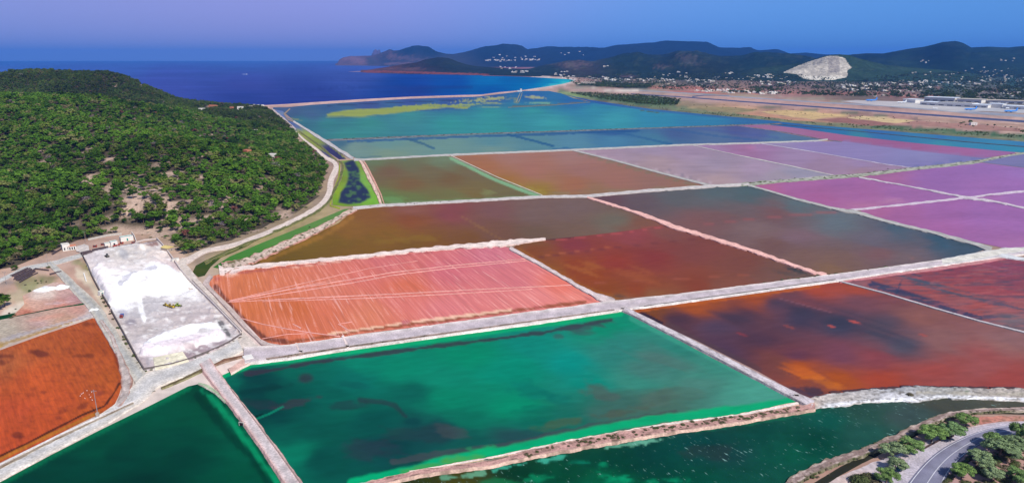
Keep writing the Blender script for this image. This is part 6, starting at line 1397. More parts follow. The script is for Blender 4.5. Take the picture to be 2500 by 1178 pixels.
def beam(px0, px1, th, h, label, z0=0.25, name='timber_beam', cat='beam', group=None, mat=None):
    a, b = P(*px0), P(*px1); d = b - a
    o = MB().box((0, 0, h / 2), (d.length, th, h)).put(name, mat or M_DKW, None, ((a.x + b.x) / 2, (a.y + b.y) / 2, z0), math.atan2(d.y, d.x)); tag(o, label, cat, group)
k = 0
for (a, b) in (((26, 674), (68, 655)), ((30, 676), (74, 656)), ((36, 679), (78, 659)), ((34, 683), (82, 660)), ((40, 685), (88, 657)), ((44, 686), (86, 664)), ((52, 684), (92, 667)), ((48, 690), (80, 672))):
    beam(a, b, 0.8, 0.6 + 0.2 * (k % 3), 'long dark weathered rail in the pile on stony ground by the track', name='timber_rail', cat='rail', group='rail pile at the far left'); k += 1
beam((86, 657), (119, 661), 0.7, 0.8, 'dark timber rail lying right of the rail pile', name='timber_rail', cat='rail')
beam((122, 671), (150, 664), 0.9, 0.9, 'dark timber rail in scrub above the small white salt heap', name='timber_rail', cat='rail')
beam((128, 622), (158, 604), 1.0, 1.0, 'long dark beam slanting beside the leftmost white building')
beam((205, 621), (252, 608), 1.0, 1.2, 'long dark conveyor frame above the salt yard, lower one', name='conveyor', cat='conveyor')
beam((226, 612), (264, 604), 0.9, 1.2, 'dark conveyor frame above the salt yard, upper one', name='conveyor', cat='conveyor')
beam((205, 668), (211, 688), 0.8, 0.7, 'short pale trough on the grey patch left of the salt yard', mat=M_WHITE, name='trough', cat='trough')
beam((276, 603), (292, 598), 0.9, 1.1, 'rusty beam right of the white shed with dark window', mat=M_REDP)
def heap(px, py, rx, ry, h, label, rot=0.0, mat=None, z=0.2):
    bm = bmesh.new(); n = 22; rs = random.Random(int(px * 7 + py))
    V = [(0, 0, h)]; F = []
    for k_, (r, zz) in enumerate(((.3, .82), (.6, .5), (.85, .2), (1.0, -.05))):
        for j in range(n):
            a = 6.2832 * j / n; q = r * (1 + .12 * math.sin(3 * a + px) + rs.uniform(-.05, .05))
            V.append((rx * q * math.cos(a), ry * q * math.sin(a), h * zz * (1 + rs.uniform(-.1, .1))))
    for j in range(n): F.append((0, 1 + j, 1 + (j + 1) % n))
    for k_ in range(3):
        for j in range(n): a = 1 + k_ * n; F.append((a + j, a + n + j, a + n + (j + 1) % n, a + (j + 1) % n))
    bm.free()
    o = mesh_obj('salt_heap', V, F, mat or M_SALTP, None, smooth=False); p = P(px, py); o.location = (p.x, p.y, z); o.rotation_euler = (0, 0, rot)
    return tag(o, label, 'heap')
M_SALTP = mat_plain('raked_salt', '#e9ebee', 0.8, fine=0.7, amt=0.06)
heap(151, 703, 5.0, 3.6, 2.4, 'oval bright white salt heap on the pink flat left of the yard', 0.2)
heap(106, 709, 5.5, 2.4, 1.0, 'low spread white salt heap next to the oval heap', 0.2)
heap(126, 705, 4.2, 2.8, 1.5, 'middle white salt heap between the low and the oval heap', 0.1)
heap(225, 758, 1.7, 2.2, 1.3, 'small white heap at the corner of the orange pan, left of two', 0)
heap(236, 757, 1.6, 2.0, 1.2, 'small white heap at the corner of the orange pan, right of two', 0)

# machines
def loader(label, px, py, rz, mat, z, sc=1.0, name='wheel_loader'):
    p = P(px, py, z)
    t = thing(name, label, 'loader', (p.x, p.y, z), rz, None, sc)
    MB().box((-0.9, 0, 1.35), (2.6, 1.7, 1.1), taper=.9).box((0.9, 0, 1.0), (1.4, 1.3, .7)).put('body', mat, t)
    c = MB().box((0.05, 0, 2.35), (1.3, 1.3, 1.3), taper=.9).put('cab', M_GLASS, t); MB().box((0.05, 0, 3.05), (1.4, 1.4, .14)).put('cab_roof', mat, c)
    for sx in (-1.3, 1.3):
        for sy in (-1, 1):
            w_ = MB().cyl((sx, sy * .7, .75), (sx, sy * 1.25, .75), .75, n=14).put('wheel', M_TYRE, t); MB().cyl((sx, sy * 1.2, .75), (sx, sy * 1.29, .75), .33, n=10).put('rim', mat, w_)
    MB().box((2.2, .45, 1.35), (2.4, .2, .32), ry=.35).box((2.2, -.45, 1.35), (2.4, .2, .32), ry=.35).put('arm', mat, t)
    MB().prism([(3.0, .2), (4.0, .15), (3.3, .45), (3.2, 1.2), (3.0, 1.3)], -1.25, 1.25).put('bucket', M_OLV, t)
    return t
def yz(px, py):
    x, y = w_at(px, py, .8); return 0.75 + float(yard_h(np.array([float(x)]), np.array([float(y)]), np.array([float(px)]), np.array([float(py)]))[0])
def ld(label, px, py, rz, mat, sc): return loader(label, px, py, rz, mat, yz(px, py), sc)
ld('yellow wheel loader, leftmost of the machines in mid yard', 405, 746, 2.6, M_YEM, .62)
ld('yellow wheel loader in the middle of the machine row on the salt yard', 415, 749, -.5, M_YEM, .72)
ld('yellow wheel loader third in the machine row, beside the lime one', 424, 750, 2.0, M_YEM, .68)
ld('lime green loader at the right end of the machine row', 434, 747, -.2, M_LIME, .7)
ld('dull dark loader alone near the top of the salt yard', 262, 627, 2.4, M_OLV, .9)
t = thing('dump_truck', 'red and blue dump truck parked near the left wall of the salt yard', 'truck', (P(298, 776).x, P(298, 776).y, yz(298, 776)), -1.2, None, .8)
MB().box((0, 0, .8), (5.6, 1.6, .35)).put('chassis', M_TYRE, t); MB().box((2.1, 0, 1.7), (1.5, 2.1, 1.7), taper=.92).put('cab', M_REDP, t)
MB().box((-.8, 0, 1.55), (3.8, 2.2, 1.0), taper=1.08).put('tipper', mat_plain('blue_steel', '#3c5c9c', .5), t); MB().box((2.86, 0, 2.0), (.06, 1.7, .7)).put('windscreen', M_GLASS, t)
for sx in (-1.9, -.7, 1.9):
    for sy in (-1, 1): MB().cyl((sx, sy * .7, .5), (sx, sy * 1.05, .5), .5, n=12).put('wheel', M_TYRE, t)

# rusty gear by the sheds
def winch(px, py, rz, lab):
    p = P(px, py); t = thing('rusty_winch', lab, 'machine', (p.x, p.y, .15), rz)
    MB().box((0, 0, .3), (3.0, 1.4, .3)).box((-1.2, 0, 1.0), (.2, 1.2, 1.4)).box((1.2, 0, 1.0), (.2, 1.2, 1.4)).put('frame', M_REDP, t)
    MB().cyl((-1.1, 0, 1.1), (1.1, 0, 1.1), .5, n=12).put('drum', M_DKW, t); MB().cyl((1.3, 0, 1.1), (1.45, 0, 1.1), .8, n=14).put('flywheel', M_REDP, t)
winch(232, 603, .2, 'rusty red winch left of two, between concrete pad and white annex'); winch(251, 598, .4, 'rusty red winch right of two, just left of the white annex')
winch(297, 595, -.2, 'rusty red gear right of the white shed'); winch(326, 594, .9, 'small dark red winch at the foot of the short white wall')
# poles
def pole(px, py, h, label, z=0.3, arms=True, r=.17):
    p = P(px, py); t = thing('power_pole', label, 'pole', (p.x, p.y, z))
    MB().cyl((0, 0, -.3), (0, 0, h), r, r * .6, 8).put('shaft', M_POLE, t)
    if arms:
        c = MB().box((0, 0, h - .6), (2.4, .16, .16)).put('crossarm', M_POLE, t)
        for x in (-1, 0, 1): MB().cyl((x, 0, h - .5), (x, 0, h - .1), .1, .06, 6).put('insulator', M_GLASS, c)
    return t
t = pole(240, 1019, 12.5, 'tall pale power pole with transformer at the kerb of the orange pan', .9)
MB().box((.2, -.5, 1.0), (1.1, .9, 1.7)).put('cabinet', M_OCW, t)
pole(118, 647, 9, 'thin power pole at the track junction above the rail pile', r=.12)
pole(16, 694, 9, 'thin power pole at the far left beside the rail pile', r=.12)
pole(209, 590, 9, 'thin power pole at the wood edge left of the grey wall', r=.12)
# sluices on the main road
for px, py, lab in ((735, 862, 'small sluice gate on the road edge, nearer the salt yard'), (849, 849, 'small sluice gate on the road edge with pale ramp, farther from the yard'), (1520, 757, 'dark sluice at the corner where the emerald pan meets the road'), (590, 1040, 'small dark sluice on the left side of the causeway'), (1944, 970, 'dark sluice near the white boulder shore corner')):
    p = P(px, py); t = thing('sluice_gate', lab, 'sluice', (p.x, p.y, .6), -0.2)
    for x in (-1, 1): MB().box((x, 0, .6), (.25, .3, 1.6)).put('post', M_CONC, t)
    MB().box((0, 0, .5), (1.8, .12, 1.0)).put('gate', M_DARK, t); MB().box((0, 0, 1.35), (2.4, .3, .15)).put('lintel', M_CONC, t)
strip('ramp', [(722, 836, 3), (728, 850, 3.4), (735, 864, 4)], .12, .82, '#d8c4bc', '#c9b0a8', step=4, seed=120)
strip('ramp', [(836, 818, 5), (843, 832, 6), (850, 848, 7)], .12, .82, '#dcc9c4', '#c9b0a8', step=4, seed=121)
# birds
bm_ = MB(); bm_.box((0, 0, .25), (.5, .26, .22), taper=.7).box((.3, 0, .42), (.12, .1, .3)).box((.38, 0, .58), (.2, .1, .1)).cyl((0, .05, -.1), (0, .05, .2), .02).cyl((0, -.05, -.1), (0, -.05, .2), .02)
bme = bm_.mesh('wading_bird', M_AIRW)
for i, (px, py) in enumerate(((196, 967), (203, 960), (208, 973), (213, 954), (218, 964), (221, 970), (224, 958), (226, 977), (200, 962))):
    p = P(px, py); o = bpy.data.objects.new('wading_bird', bme); C.objects.link(o); o.location = (p.x, p.y, .15); o.rotation_euler = (0, 0, i * 1.3); o.scale = (.75,) * 3
    tag(o, 'white wading bird of the small flock on the orange pan near the pole', 'bird', 'white birds on the orange pan')

# ------------------------------------------------------------------ houses in the wood and by the beach
def on_hill(px, py):
    l = hit(px, py); return l
def small_house(name, label, px, py, w, d, h, wm, rm, rz=0.0, roof='flat', wins=True):
    l = on_hill(px, py)
    t = building(name, label, 'house', px, py, w, d, h, wm, rm, rz, roof, wins=((-w * .25, w * .14, 1.0, 1.3), (w * .25, w * .14, 1.0, 1.3)) if wins else ())
    t.location = (l.x, l.y, l.z + 0.3); return t
small_house('villa', 'terracotta coloured villa standing in the wood above the reed marsh', 599, 380, 8, 7, 6.5, M_TERRA, M_TERRA, -.5)
small_house('villa', 'white stepped villa in the wood right of the terracotta villa', 664, 388, 9, 6, 6.0, M_WHITE, M_WHITE, -.1)
small_house('villa', 'small white roof among the pines above the two wood villas', 623, 322, 8, 5, 3.5, M_WHITE, M_WHITE, .1)
small_house('villa', 'white low house in the far wood, leftmost near the sea', 492, 272, 15, 8, 7, M_WHITE, M_WHITE, .1)
small_house('villa', 'long terracotta roofed house on the wooded shore', 518, 264, 26, 10, 7, M_TERRA, M_TERRA, -.3, 'gabley')
small_house('villa', 'orange walled small house on the wooded shore beside the white block', 564, 268, 9, 8, 8, M_TERRA, M_WHITE2, -.2)
small_house('villa', 'white block house in the far wood near the start of the beach', 586, 269, 16, 9, 10, M_WHITE, M_WHITE, 0)
for i, (px, w) in enumerate(((600, 20), (612, 26), (628, 12), (640, 10))):
    small_house('beach_bar', ['long white beach bar, leftmost by the shore', 'longest white beach bar on the shore', 'small white beach hut right of the long bar', 'last small beach hut before the open sand'][i], px, 258.5 + i * .5, w, 7, 4.5, M_WHITE, M_WHITE2, 0.05, wins=False)

# pump house at the head of the canal
p = P(1272, 224)
t = thing('pump_house', 'tall white pump house on the sand bar between sea and lagoon', 'building', (p.x, p.y, .3), 0)
MB().box((0, 0, 6), (9, 9, 13), taper=.9).put('tower', M_WHITE, t); MB().box((-10, 0, 2.5), (13, 8, 6)).put('wing', M_WHITE, t); MB().prism([(-4.6, 12.4), (4.6, 12.4), (0, 15)], -4.6, 4.6).put('roof', M_WHITE2, t)
for x in (-2, 2): f = MB().box((x, -4.5, 7), (1.5, .3, 2.2)).put('window', M_CONC, t); MB().box((x, -4.68, 7), (1.1, .1, 1.8)).put('pane', M_GLASS, f)
strip('canal_wall', [(1270, 226, 1.4), (1265, 238, 1.6), (1260, 250, 1.8)], .2, 1.0, '#8c8c7c', '#6c7060', step=3, seed=130)
strip('canal_wall', [(1275, 226, 1.2), (1271, 238, 1.4), (1266, 250, 1.6)], .2, 1.0, '#8c8c7c', '#6c7060', step=3, seed=131)
strip('levee', [(1880, 302, 1.4), (1912, 304, 1.2), (2116, 322, 1.2), (2360, 346, 1.4), (2500, 357.5, 1.6), (2700, 372, 1.8)], .2, .6, '#4a4c50', '#3c4850', step=6, seed=132, jit=.1)
strip('levee', [(1240, 262, 1.2), (1340, 257, 1.2), (1440, 249.5, 1.2)], .2, .5, '#6c6c5c', '#5c6058', step=6, seed=133, jit=.2)
# comb roofed hotel
p = P(1436, 207)
t = thing('hotel', 'pink hotel block with six stepped gables at the bay head', 'hotel', (p.x, p.y, .3), -.05)
for k in range(6):
    x = -35 + k * 14
    b = MB().prism([(x - 6.4, 0), (x + 6.4, 0), (x + 6.4, 12), (x, 19), (x - 6.4, 12)], 0, 26).put('block', M_WHITE2, t)
    for zz in (4, 8, 12): MB().box((x, -.1, zz), (8.5, .5, 1.8)).put('window', M_GLASS, b)
MB().box((-55, 8, 4), (26, 14, 8)).put('wing', M_WHITE2, t)

# far houses on the plain and the slopes
def house_mesh(seed, wm, rm):
    rs = random.Random(seed); m = MB(); w = rs.uniform(10, 20); d = rs.uniform(8, 12); h = rs.uniform(3.2, 6.5)
    m.box((0, 0, h / 2 - 1), (w, d, h + 2)); m.box((w * rs.uniform(.3, .6), -d * .25, h * .3 - .5), (w * .5, d * .9, h * .6 + 1)); m.box((-w * .2, d * .1, h + 1.0), (w * .4, d * .6, 2.4))
    me = m.mesh('house', wm); me.materials.append(rm); me.materials.append(M_GLASS)
    b = bmesh.new(); b.from_mesh(me)
    for f in b.faces:
        if f.normal.z > .5: f.material_index = 1
    for k_ in range(3):
        x = -w * .3 + k_ * w * .3
        vs = [b.verts.new(q) for q in ((x - .9, -d / 2 - .05, 1), (x + .9, -d / 2 - .05, 1), (x + .9, -d / 2 - .05, 2.6), (x - .9, -d / 2 - .05, 2.6))]
        b.faces.new(vs).material_index = 2
    b.to_mesh(me); b.free(); return me
HM = [house_mesh(i, M_WHITE if i % 4 else M_WHITE2, [M_WHITE, M_WHITE, M_WHITE2, M_TERRA, M_WHITE][i % 5]) for i in range(10)]
CL = [(1460, 190, 30, 4, 16, 'white house of the village behind the bay head'), (1385, 188, 18, 4, 10, 'white house by the turquoise end of the bay'), (1370, 179, 22, 5, 7, 'white house on the slope above the bay head'),
      (1265, 175, 28, 3, 12, 'pale house low on the slope above the far red shore'), (1525, 196, 60, 3.5, 24, 'white house in the long row left of the runway end'), (1600, 196, 40, 4, 20, 'white house in the scatter behind the dark grove'),
      (1690, 198, 50, 5, 22, 'white house on the plain below the dark middle hill'), (1645, 185, 36, 9, 8, 'lone white villa on the lower middle hill slope'), (1485, 163, 14, 2, 4, 'white villa on the shoulder of the middle hill'),
      (1775, 180, 16, 3, 4, 'large white villa below the middle hills'), (1860, 187, 34, 7, 14, 'white house on the slope left of the quarry'), (1740, 222, 44, 3, 18, 'white house in the near row along the taxiway'),
      (1800, 225, 30, 3, 12, 'white house in the near row with dark trees'), (1865, 228, 34, 2.6, 12, 'white house at the right end of the near row'), (1890, 203, 60, 7, 24, 'pale house on the red fields in front of the quarry'),
      (2085, 214, 64, 7, 24, 'white house on the plain right of the quarry foot'), (2150, 206, 50, 7, 20, 'white house among trees between quarry and terminal'), (2190, 224, 40, 4, 10, 'white shed just behind the apron'),
      (2255, 207, 50, 10, 24, 'white house on the green plain behind the terminal'), (2340, 200, 60, 12, 34, 'white house in the dense scatter above the terminal'), (2440, 196, 56, 15, 34, 'white house in the scatter at the right edge'),
      (2465, 222, 36, 8, 14, 'pale shed right behind the terminal'), (2290, 180, 60, 7, 12, 'white house at the foot of the right hand peak'), (2420, 172, 60, 8, 14, 'white house on the slope under the right hand peak'),
      (2265, 150, 20, 4, 5, 'pale villa halfway up the right hand peak'), (2460, 147, 24, 5, 5, 'pale villa high on the right hand slope'),
      (1225, 148, 36, 2.6, 24, ''), (1297, 146, 22, 2, 18, ''), (1250, 139, 50, 6, 8, ''), (1400, 131, 40, 6, 5, ''), (1245, 166, 30, 4, 8, '')]
HP = []; rs = random.Random(5)
for cx, cy, rx, ry, n_, lab in CL:
    for _ in range(n_):
        a = rs.uniform(0, 6.283); q = math.sqrt(rs.random())
        px = cx + rx * q * math.cos(a) * 1.1; py = cy + ry * q * math.sin(a)
        l = hit(px, py)
        if l is None or l.y > 22000 or l.y < 2300: continue
        if 2196 < px and py > 238: continue
        big_ = 1.0 + 0.25 * max(0, (l.y - 5000) / 5000)
        s_ = rs.uniform(.6, 1.25) * big_ * (1.7 if l.y > 11000 else 1)
        HP.append((l.x, l.y, l.z, rs.uniform(-.5, .5), s_, rs.randrange(10), lab, px, py))
fv = [MB() for _ in range(2)]
cnt = 0
for x, y, z, rz, s_, mi, lab, px, py in HP:
    if lab and cnt < 295:
        o = bpy.data.objects.new('house', HM[mi]); C.objects.link(o); o.location = (x, y, z); o.rotation_euler = (0, 0, rz); o.scale = (s_ * rs.uniform(.9, 1.3), s_, s_)
        tag(o, lab, 'house', lab.replace('white house', 'houses').replace('pale house', 'houses')); cnt += 1
    else:
        fv[mi % 2].box((x, y, z + 2 * s_), (14 * s_, 9 * s_, 6 * s_), rz)
for _ in range(420):      # the town's countless small roofs in between
    px = rs.uniform(1420, 2540); py = rs.uniform(188, 236) if px > 2080 else rs.uniform(187, 212)
    if vnoise(px / 40, py / 6, 77) < .5: continue
    l = hit(px, py)
    if l is None or (2196 < px and py > 238): continue
    s_ = rs.uniform(.35, .7); fv[_ % 2].box((l.x, l.y, l.z + 2 * s_), (rs.uniform(10, 26) * s_, 10 * s_, 6 * s_), rs.uniform(-.4, .4))
for f, m_ in zip(fv, (M_WHITE, M_WHITE2)):
    o = f.put('far_houses', m_); o['kind'] = 'stuff'

# ------------------------------------------------------------------ airfield
M_ASPH = mat_paint('runway_asphalt', .9, .2, 20, .08, 90, .08, 0)
strip('runway', [(1540, 229, 1.7), (1684, 238, 2.4), (1800, 247, 3), (1996, 261, 3.4), (2220, 277, 4), (2500, 296.5, 5), (2700, 310, 6)], .05, .12, '#3c4668', '#5a5c78', mat=M_ASPH, step=12, jit=.01, slope=0)
strip('taxiway', [(1560, 221, 1.8), (1700, 229, 2.2), (1850, 240, 2.6), (2000, 250, 3), (2160, 258, 4), (2350, 273, 6), (2500, 283, 7), (2700, 296, 8)], .05, .10, '#8a8c98', '#9c9a9c', mat=M_ASPH, step=12, jit=.03, slope=0)
strip('taxiway', [(1690, 236, 3), (1720, 232.5, 1.8), (1780, 233, 1.2)], .05, .2, '#4c5068', '#606474', mat=M_ASPH, step=6, jit=.05, slope=0)
sheet('apron', [(2050, 247), (2090, 244.5), (2200, 248), (2260, 252), (2500, 266), (2750, 280), (2750, 292), (2500, 276), (2400, 271), (2330, 273), (2270, 266), (2130, 256)], .28, [('g', [(2100, 250, '#b0a8a8'), (2250, 258, '#b4b0ae'), (2450, 270, '#a8a8ac')], 2), ('n', 40, 2, .08)], M_ASPH, 4)
def hall(px0, py0, px1, py1, depth, h, label, roofm=None, glass=True, ribs=0, wm=None):
    a, b = P(px0, py0), P(px1, py1); d = b - a; L_ = d.length
    t = thing('terminal_hall', label, 'terminal', (a.x, a.y, .3), math.atan2(d.y, d.x))
    h *= .8
    MB().box((L_ / 2, depth / 2, h / 2), (L_, depth, h)).put('wall', wm or M_WHITE, t); MB().box((L_ / 2, depth / 2, h + .4), (L_ + 3, depth + 3, .8)).put('roof', roofm or M_AIRW, t)
    for k_ in range(ribs): MB().box((L_ / 2, depth * (k_ + .5) / ribs, h + 1.8), (L_ * .96, depth / ribs * .5, 2.0)).put('roof_light', M_CONC, t)
    if glass:
        nn = max(2, int(L_ / 22))
        for k_ in range(nn): MB().box(((k_ + .5) * L_ / nn, -.3, h * .3), (L_ / nn * .6, .8, h * .22)).put('window', M_GLASS, t)
hall(2246, 255.5, 2286, 258, 50, 12, 'white airport hall with small windows, left of the dark fronted hall')
hall(2287, 258, 2372, 262, 60, 12, 'long airport hall with ribbed pale roof and dark glass front', ribs=3)
hall(2373, 262, 2411, 263.8, 50, 11, 'airport hall with dark recess, right of the ribbed roof hall')
hall(2412, 262.5, 2446, 264, 46, 15, 'taller white airport block between two dark fronted halls', glass=False)
hall(2447, 265, 2520, 268.5, 50, 11, 'long flat airport hall at the right edge of the picture')
hall(2204, 249.5, 2234, 251.5, 40, 14, 'white airport block at the left end of the terminal row', glass=False)
hall(2255, 247, 2330, 250, 60, 18, 'broad white building behind the ribbed roof hall')
hall(2335, 250, 2395, 252.5, 60, 15, 'pale grey building behind the terminal, right of the broad white one', roofm=M_CONC)
hall(2400, 251, 2500, 254, 40, 12, 'low pale building row behind the terminal at the right', roofm=M_WHITE2)
def plane(label, px, py, rz, L_, fm, tm):
    p = P(px, py); t = thing('airliner', label, 'airplane', (p.x, p.y, .3), rz, None, L_ / 38.0)
    MB().cyl((-14, 0, 3.8), (13, 0, 3.8), 2, 2, 12).cyl((13, 0, 3.8), (18, 0, 3.3), 2, .5, 12).cyl((-14, 0, 3.8), (-20, 0, 5), 2, .4, 12).put('fuselage', fm, t)
    for s in (-1, 1):
        w_ = MB(); w_.v = [(4, s * 1.5, 3), (-2, s * 1.5, 3), (-6, s * 17, 4), (-3.5, s * 17, 4), (4, s * 1.5, 3.4), (-2, s * 1.5, 3.4), (-6, s * 17, 4.2), (-3.5, s * 17, 4.2)]
        w_.f = [(0, 1, 2, 3), (4, 5, 6, 7), (0, 1, 5, 4), (1, 2, 6, 5), (2, 3, 7, 6), (3, 0, 4, 7)]; w_.put('wing', M_AIRW, t)
        MB().cyl((1, s * 6, 2.2), (5, s * 6, 2.2), 1.1, 1.2, 10).put('engine', tm, t)
        MB().box((-17.5, s * 3.4, 5), (3, 6, .3)).put('tailplane', tm, t)
    MB().prism([(-20, 5), (-14.5, 5), (-17.5, 12), (-20.5, 12)], -.25, .25).put('tail_fin', tm, t)
    for x, y in ((10, 0), (-2, 2.5), (-2, -2.5)): MB().cyl((x, y, 0), (x, y, 2.4), .5, .3, 8).put('undercarriage', M_TYRE, t)
plane('bright blue and white airliner parked at the left end of the apron', 2126, 247.5, math.pi + .15, 46, M_SKYB, M_SKYB)
plane('white airliner parked left of the terminal halls', 2200, 252, math.pi + .1, 36, M_AIRW, M_AIRW)
plane('blue and white airliner on the apron in front of the dark fronted hall', 2368, 269.5, math.pi + .1, 40, M_SKYB, M_SKYB)
plane('blue and white airliner, nearest one at the right of the apron', 2466, 274.5, math.pi + .1, 42, M_SKYB, M_SKYB)
plane('small white jet on the pale part of the apron', 2284, 266, .3, 18, M_AIRW, M_AIRW)
plane('white airliner standing behind the nearest blue one', 2460, 266, math.pi + .5, 26, M_AIRW, M_AIRW)
building('farmhouse', 'white farmhouse with dark trees on the field before the runway', 'house', 2378, 306, 14, 9, 6, M_WHITE, M_WHITE2, -.1, wins=((-3, 1.4, 1.5, 1.6), (3, 1.4, 1.5, 1.6)))

# motor boat and wake
p = P(602, 181.5)
t = thing('motor_boat', 'small white motor boat running on the open sea', 'boat', (p.x, p.y, -.6), math.pi + .1, None, 0.9)
MB().prism([(-8, 0), (6, 0), (9, 2.4), (-8, 2.2)], -2.2, 2.2).put('hull', M_AIRW, t); MB().box((-1, 0, 3.2), (6, 3, 2)).put('cabin', M_AIRW, t)
sheet('wake', [(590, 180.9), (602, 181.4), (606, 181.6), (602, 181.9), (592, 181.5)], -.65, [('g', [(600, 181, '#b8c8e8')], 2)], M_SEA, 2)

# ------------------------------------------------------------------ greenery away from the wood
GR = M_PINE
def pts_in(poly, n_, seed, mask=None):
    rs_ = np.random.RandomState(seed); P_ = np.array([q[:2] for q in poly]); x0, y0 = P_.min(0); x1, y1 = P_.max(0)
    x = rs_.uniform(x0, x1, n_ * 6); y = rs_.uniform(y0, y1, n_ * 6); ok_ = inside(x, y, poly)
    if mask is not None: ok_ &= mask(x, y, rs_)
    return x[ok_][:n_], y[ok_][:n_]
def place(name, x, y, s, zs=.85, seed=1, meshes=None, onhill=False):
    X, Y = w_at(x, y); Z = np.zeros(len(X))
    if onhill:
        q = [hit(a, b) for a, b in zip(x, y)]; k_ = [i for i, v in enumerate(q) if v is not None]
        X = np.array([q[i].x for i in k_]); Y = np.array([q[i].y for i in k_]); Z = np.array([q[i].z for i in k_]); s = s[k_]
    return scatter(name, X, Y, Z - s * .8, s, meshes or srcs[:5], zs=zs, seed=seed)
g1x, g1y = pts_in([(1390, 227), (1440, 227), (1560, 232), (1662, 243), (1652, 257), (1600, 257), (1540, 252), (1450, 240)], 1300, 1)
place('shore_wood', g1x, g1y, RNG.uniform(.5, .95, len(g1x)), seed=2)
g2x, g2y = pts_in([(1405, 205), (1450, 201), (1520, 205), (1600, 206), (1585, 215), (1520, 216), (1470, 213), (1410, 209)], 900, 3)
place('dark_grove', g2x, g2y, RNG.uniform(.9, 1.5, len(g2x)), seed=4)
g3x, g3y = pts_in([(1370, 186), (1600, 180), (1900, 180), (2100, 195), (2150, 185), (2560, 165), (2560, 250), (2400, 246), (2200, 238), (2100, 236), (1900, 232), (1640, 220), (1400, 206)], 8000, 5,
                  lambda x, y, r: r.uniform(0, 1, len(x)) < (0.15 + 0.95 * sstep(-.1, .45, fbm(x / 26, y / 5, 44, 4) + 0.25 * sstep(2150, 2400, x) - 0.1 * (y > 222))))
place('town_trees', g3x, g3y, RNG.uniform(.7, 1.5, len(g3x)), seed=6, onhill=True)
g4x, g4y = pts_in([(1500, 256), (1560, 254), (1700, 270), (1850, 284), (2000, 300), (2130, 306), (2250, 312), (2400, 322), (2520, 332), (2520, 340), (2300, 326), (2100, 313), (1900, 294), (1700, 278), (1560, 262)], 900, 7,
                  lambda x, y, r: fbm(x / 30, y / 8, 45, 3) > -.1)
place('shore_scrub', g4x, g4y, RNG.uniform(.25, .6, len(g4x)), seed=8, zs=.6)
g5x, g5y = pts_in([(1600, 240), (1800, 256), (2000, 272), (2300, 296), (2500, 312), (2500, 322), (2200, 300), (1900, 276), (1700, 262)], 70, 9)
place('field_bushes', g5x, g5y, RNG.uniform(.25, .6, len(g5x)), seed=10, zs=.6)
for i, (px, py, s_, lab) in enumerate(((2345, 305, .9, 'dark round tree left of the farmhouse'), (2352, 302, .8, 'dark tree close behind the left tree of the farmhouse'), (2368, 304, 1.5, 'tall brownish tree just left of the white farmhouse'), (2376, 311, .8, 'low green tree in front of the farmhouse'),
                                       (2411, 308, .7, 'round tree first right of the farmhouse'), (2428, 309, .8, 'round tree second right of the farmhouse'), (2454, 312, .5, 'small tree third right of the farmhouse'), (2468, 312, .5, 'small tree fourth right of the farmhouse'),
                                       (2480, 318, .5, 'small dark tree toward the right edge on the field'), (2495, 326, 1.1, 'large dark tree at the right edge on the field'))):
    q = P(px, py); make_tree('field_tree', CR[i % 5], TR[i % 3], lab, 'tree', None, (q.x, q.y, 0), i, s_, s_ * .8)
# clump of dark pines and lone pine at the works
for i, (px, py, s_, lab) in enumerate(((445, 612, 1.25, 'dark bushy pine left in the clump below the wood, by the pale track'), (462, 618, 1.3, 'dark bushy pine in front of the clump beside the track bend'), (478, 612, 1.2, 'dark bushy pine right in the clump beside the track bend'), (455, 604, 1.2, 'dark bushy pine at the back of the clump by the track'),
                                       (490, 604, 1.0, 'smaller pine right of the clump near the track'), (12, 748, 1.1, 'lone dark pine at the left edge below the rail pile'), (-8, 755, 1.2, 'pine cut by the left picture edge beside the lone pine'), (2, 737, .8, 'small pine behind the lone pine at the left edge'),
                                       (128, 616, .9, 'thin pine standing alone between wood and leftmost white building'), (36, 660, .6, 'small tree beside the track left of the rail pile'))):
    q = P(px, py); make_tree('pine_tree', CR[i % 5], TR[i % 3], lab, 'tree', None, (q.x, q.y, .1), i * 1.7, s_, s_ * .78)

# low shrubs
def bush_mesh(name, seed, mat, n_=120, leaf=.32):
    rs_ = np.random.RandomState(seed); V = []; F = []
    ico = bmesh.new(); bmesh.ops.create_icosphere(ico, subdivisions=2, radius=.78)
    V = [(v.co.x * rs_.uniform(.8, 1.1), v.co.y * rs_.uniform(.8, 1.1), .3 + v.co.z * .6) for v in ico.verts]; F = [tuple(v.index for v in f.verts) for f in ico.faces]; ico.free()
    for _ in range(n_):
        d = rs_.normal(size=3); d[2] = abs(d[2]); d /= np.linalg.norm(d); p_ = d * rs_.uniform(.8, 1.15) * np.array([1, 1, .75]); t1 = np.cross(d, rs_.normal(size=3)); t1 /= np.linalg.norm(t1); t2 = np.cross(d, t1)
        b0 = len(V); p_[2] += .2
        V += [tuple(p_ - t1 * leaf * .5), tuple(p_ + t1 * leaf * .5), tuple(p_ + t2 * leaf * .7 + d * .1)]; F.append((b0, b0 + 1, b0 + 2))
    me = bpy.data.meshes.new(name); me.from_pydata(V, [], F); me.materials.append(mat); me.update(); return me
SB = []
for i, (px, py, lab) in enumerate(((118, 652, 'dark green bush at the foot of the pole above the rail pile'), (36, 657, 'round dark bush beside the track left of the rail pile'), (2222, 963, 'green bush on the white boulder beach'))):
    q = P(px, py, .5); o = bpy.data.objects.new('bush', bush_mesh('bush', 400 + i, M_SHRUB)); C.objects.link(o); o.location = (q.x, q.y, .3); o.scale = (1.6, 1.6, 1.0); tag(o, lab, 'bush'); SB.append(o)
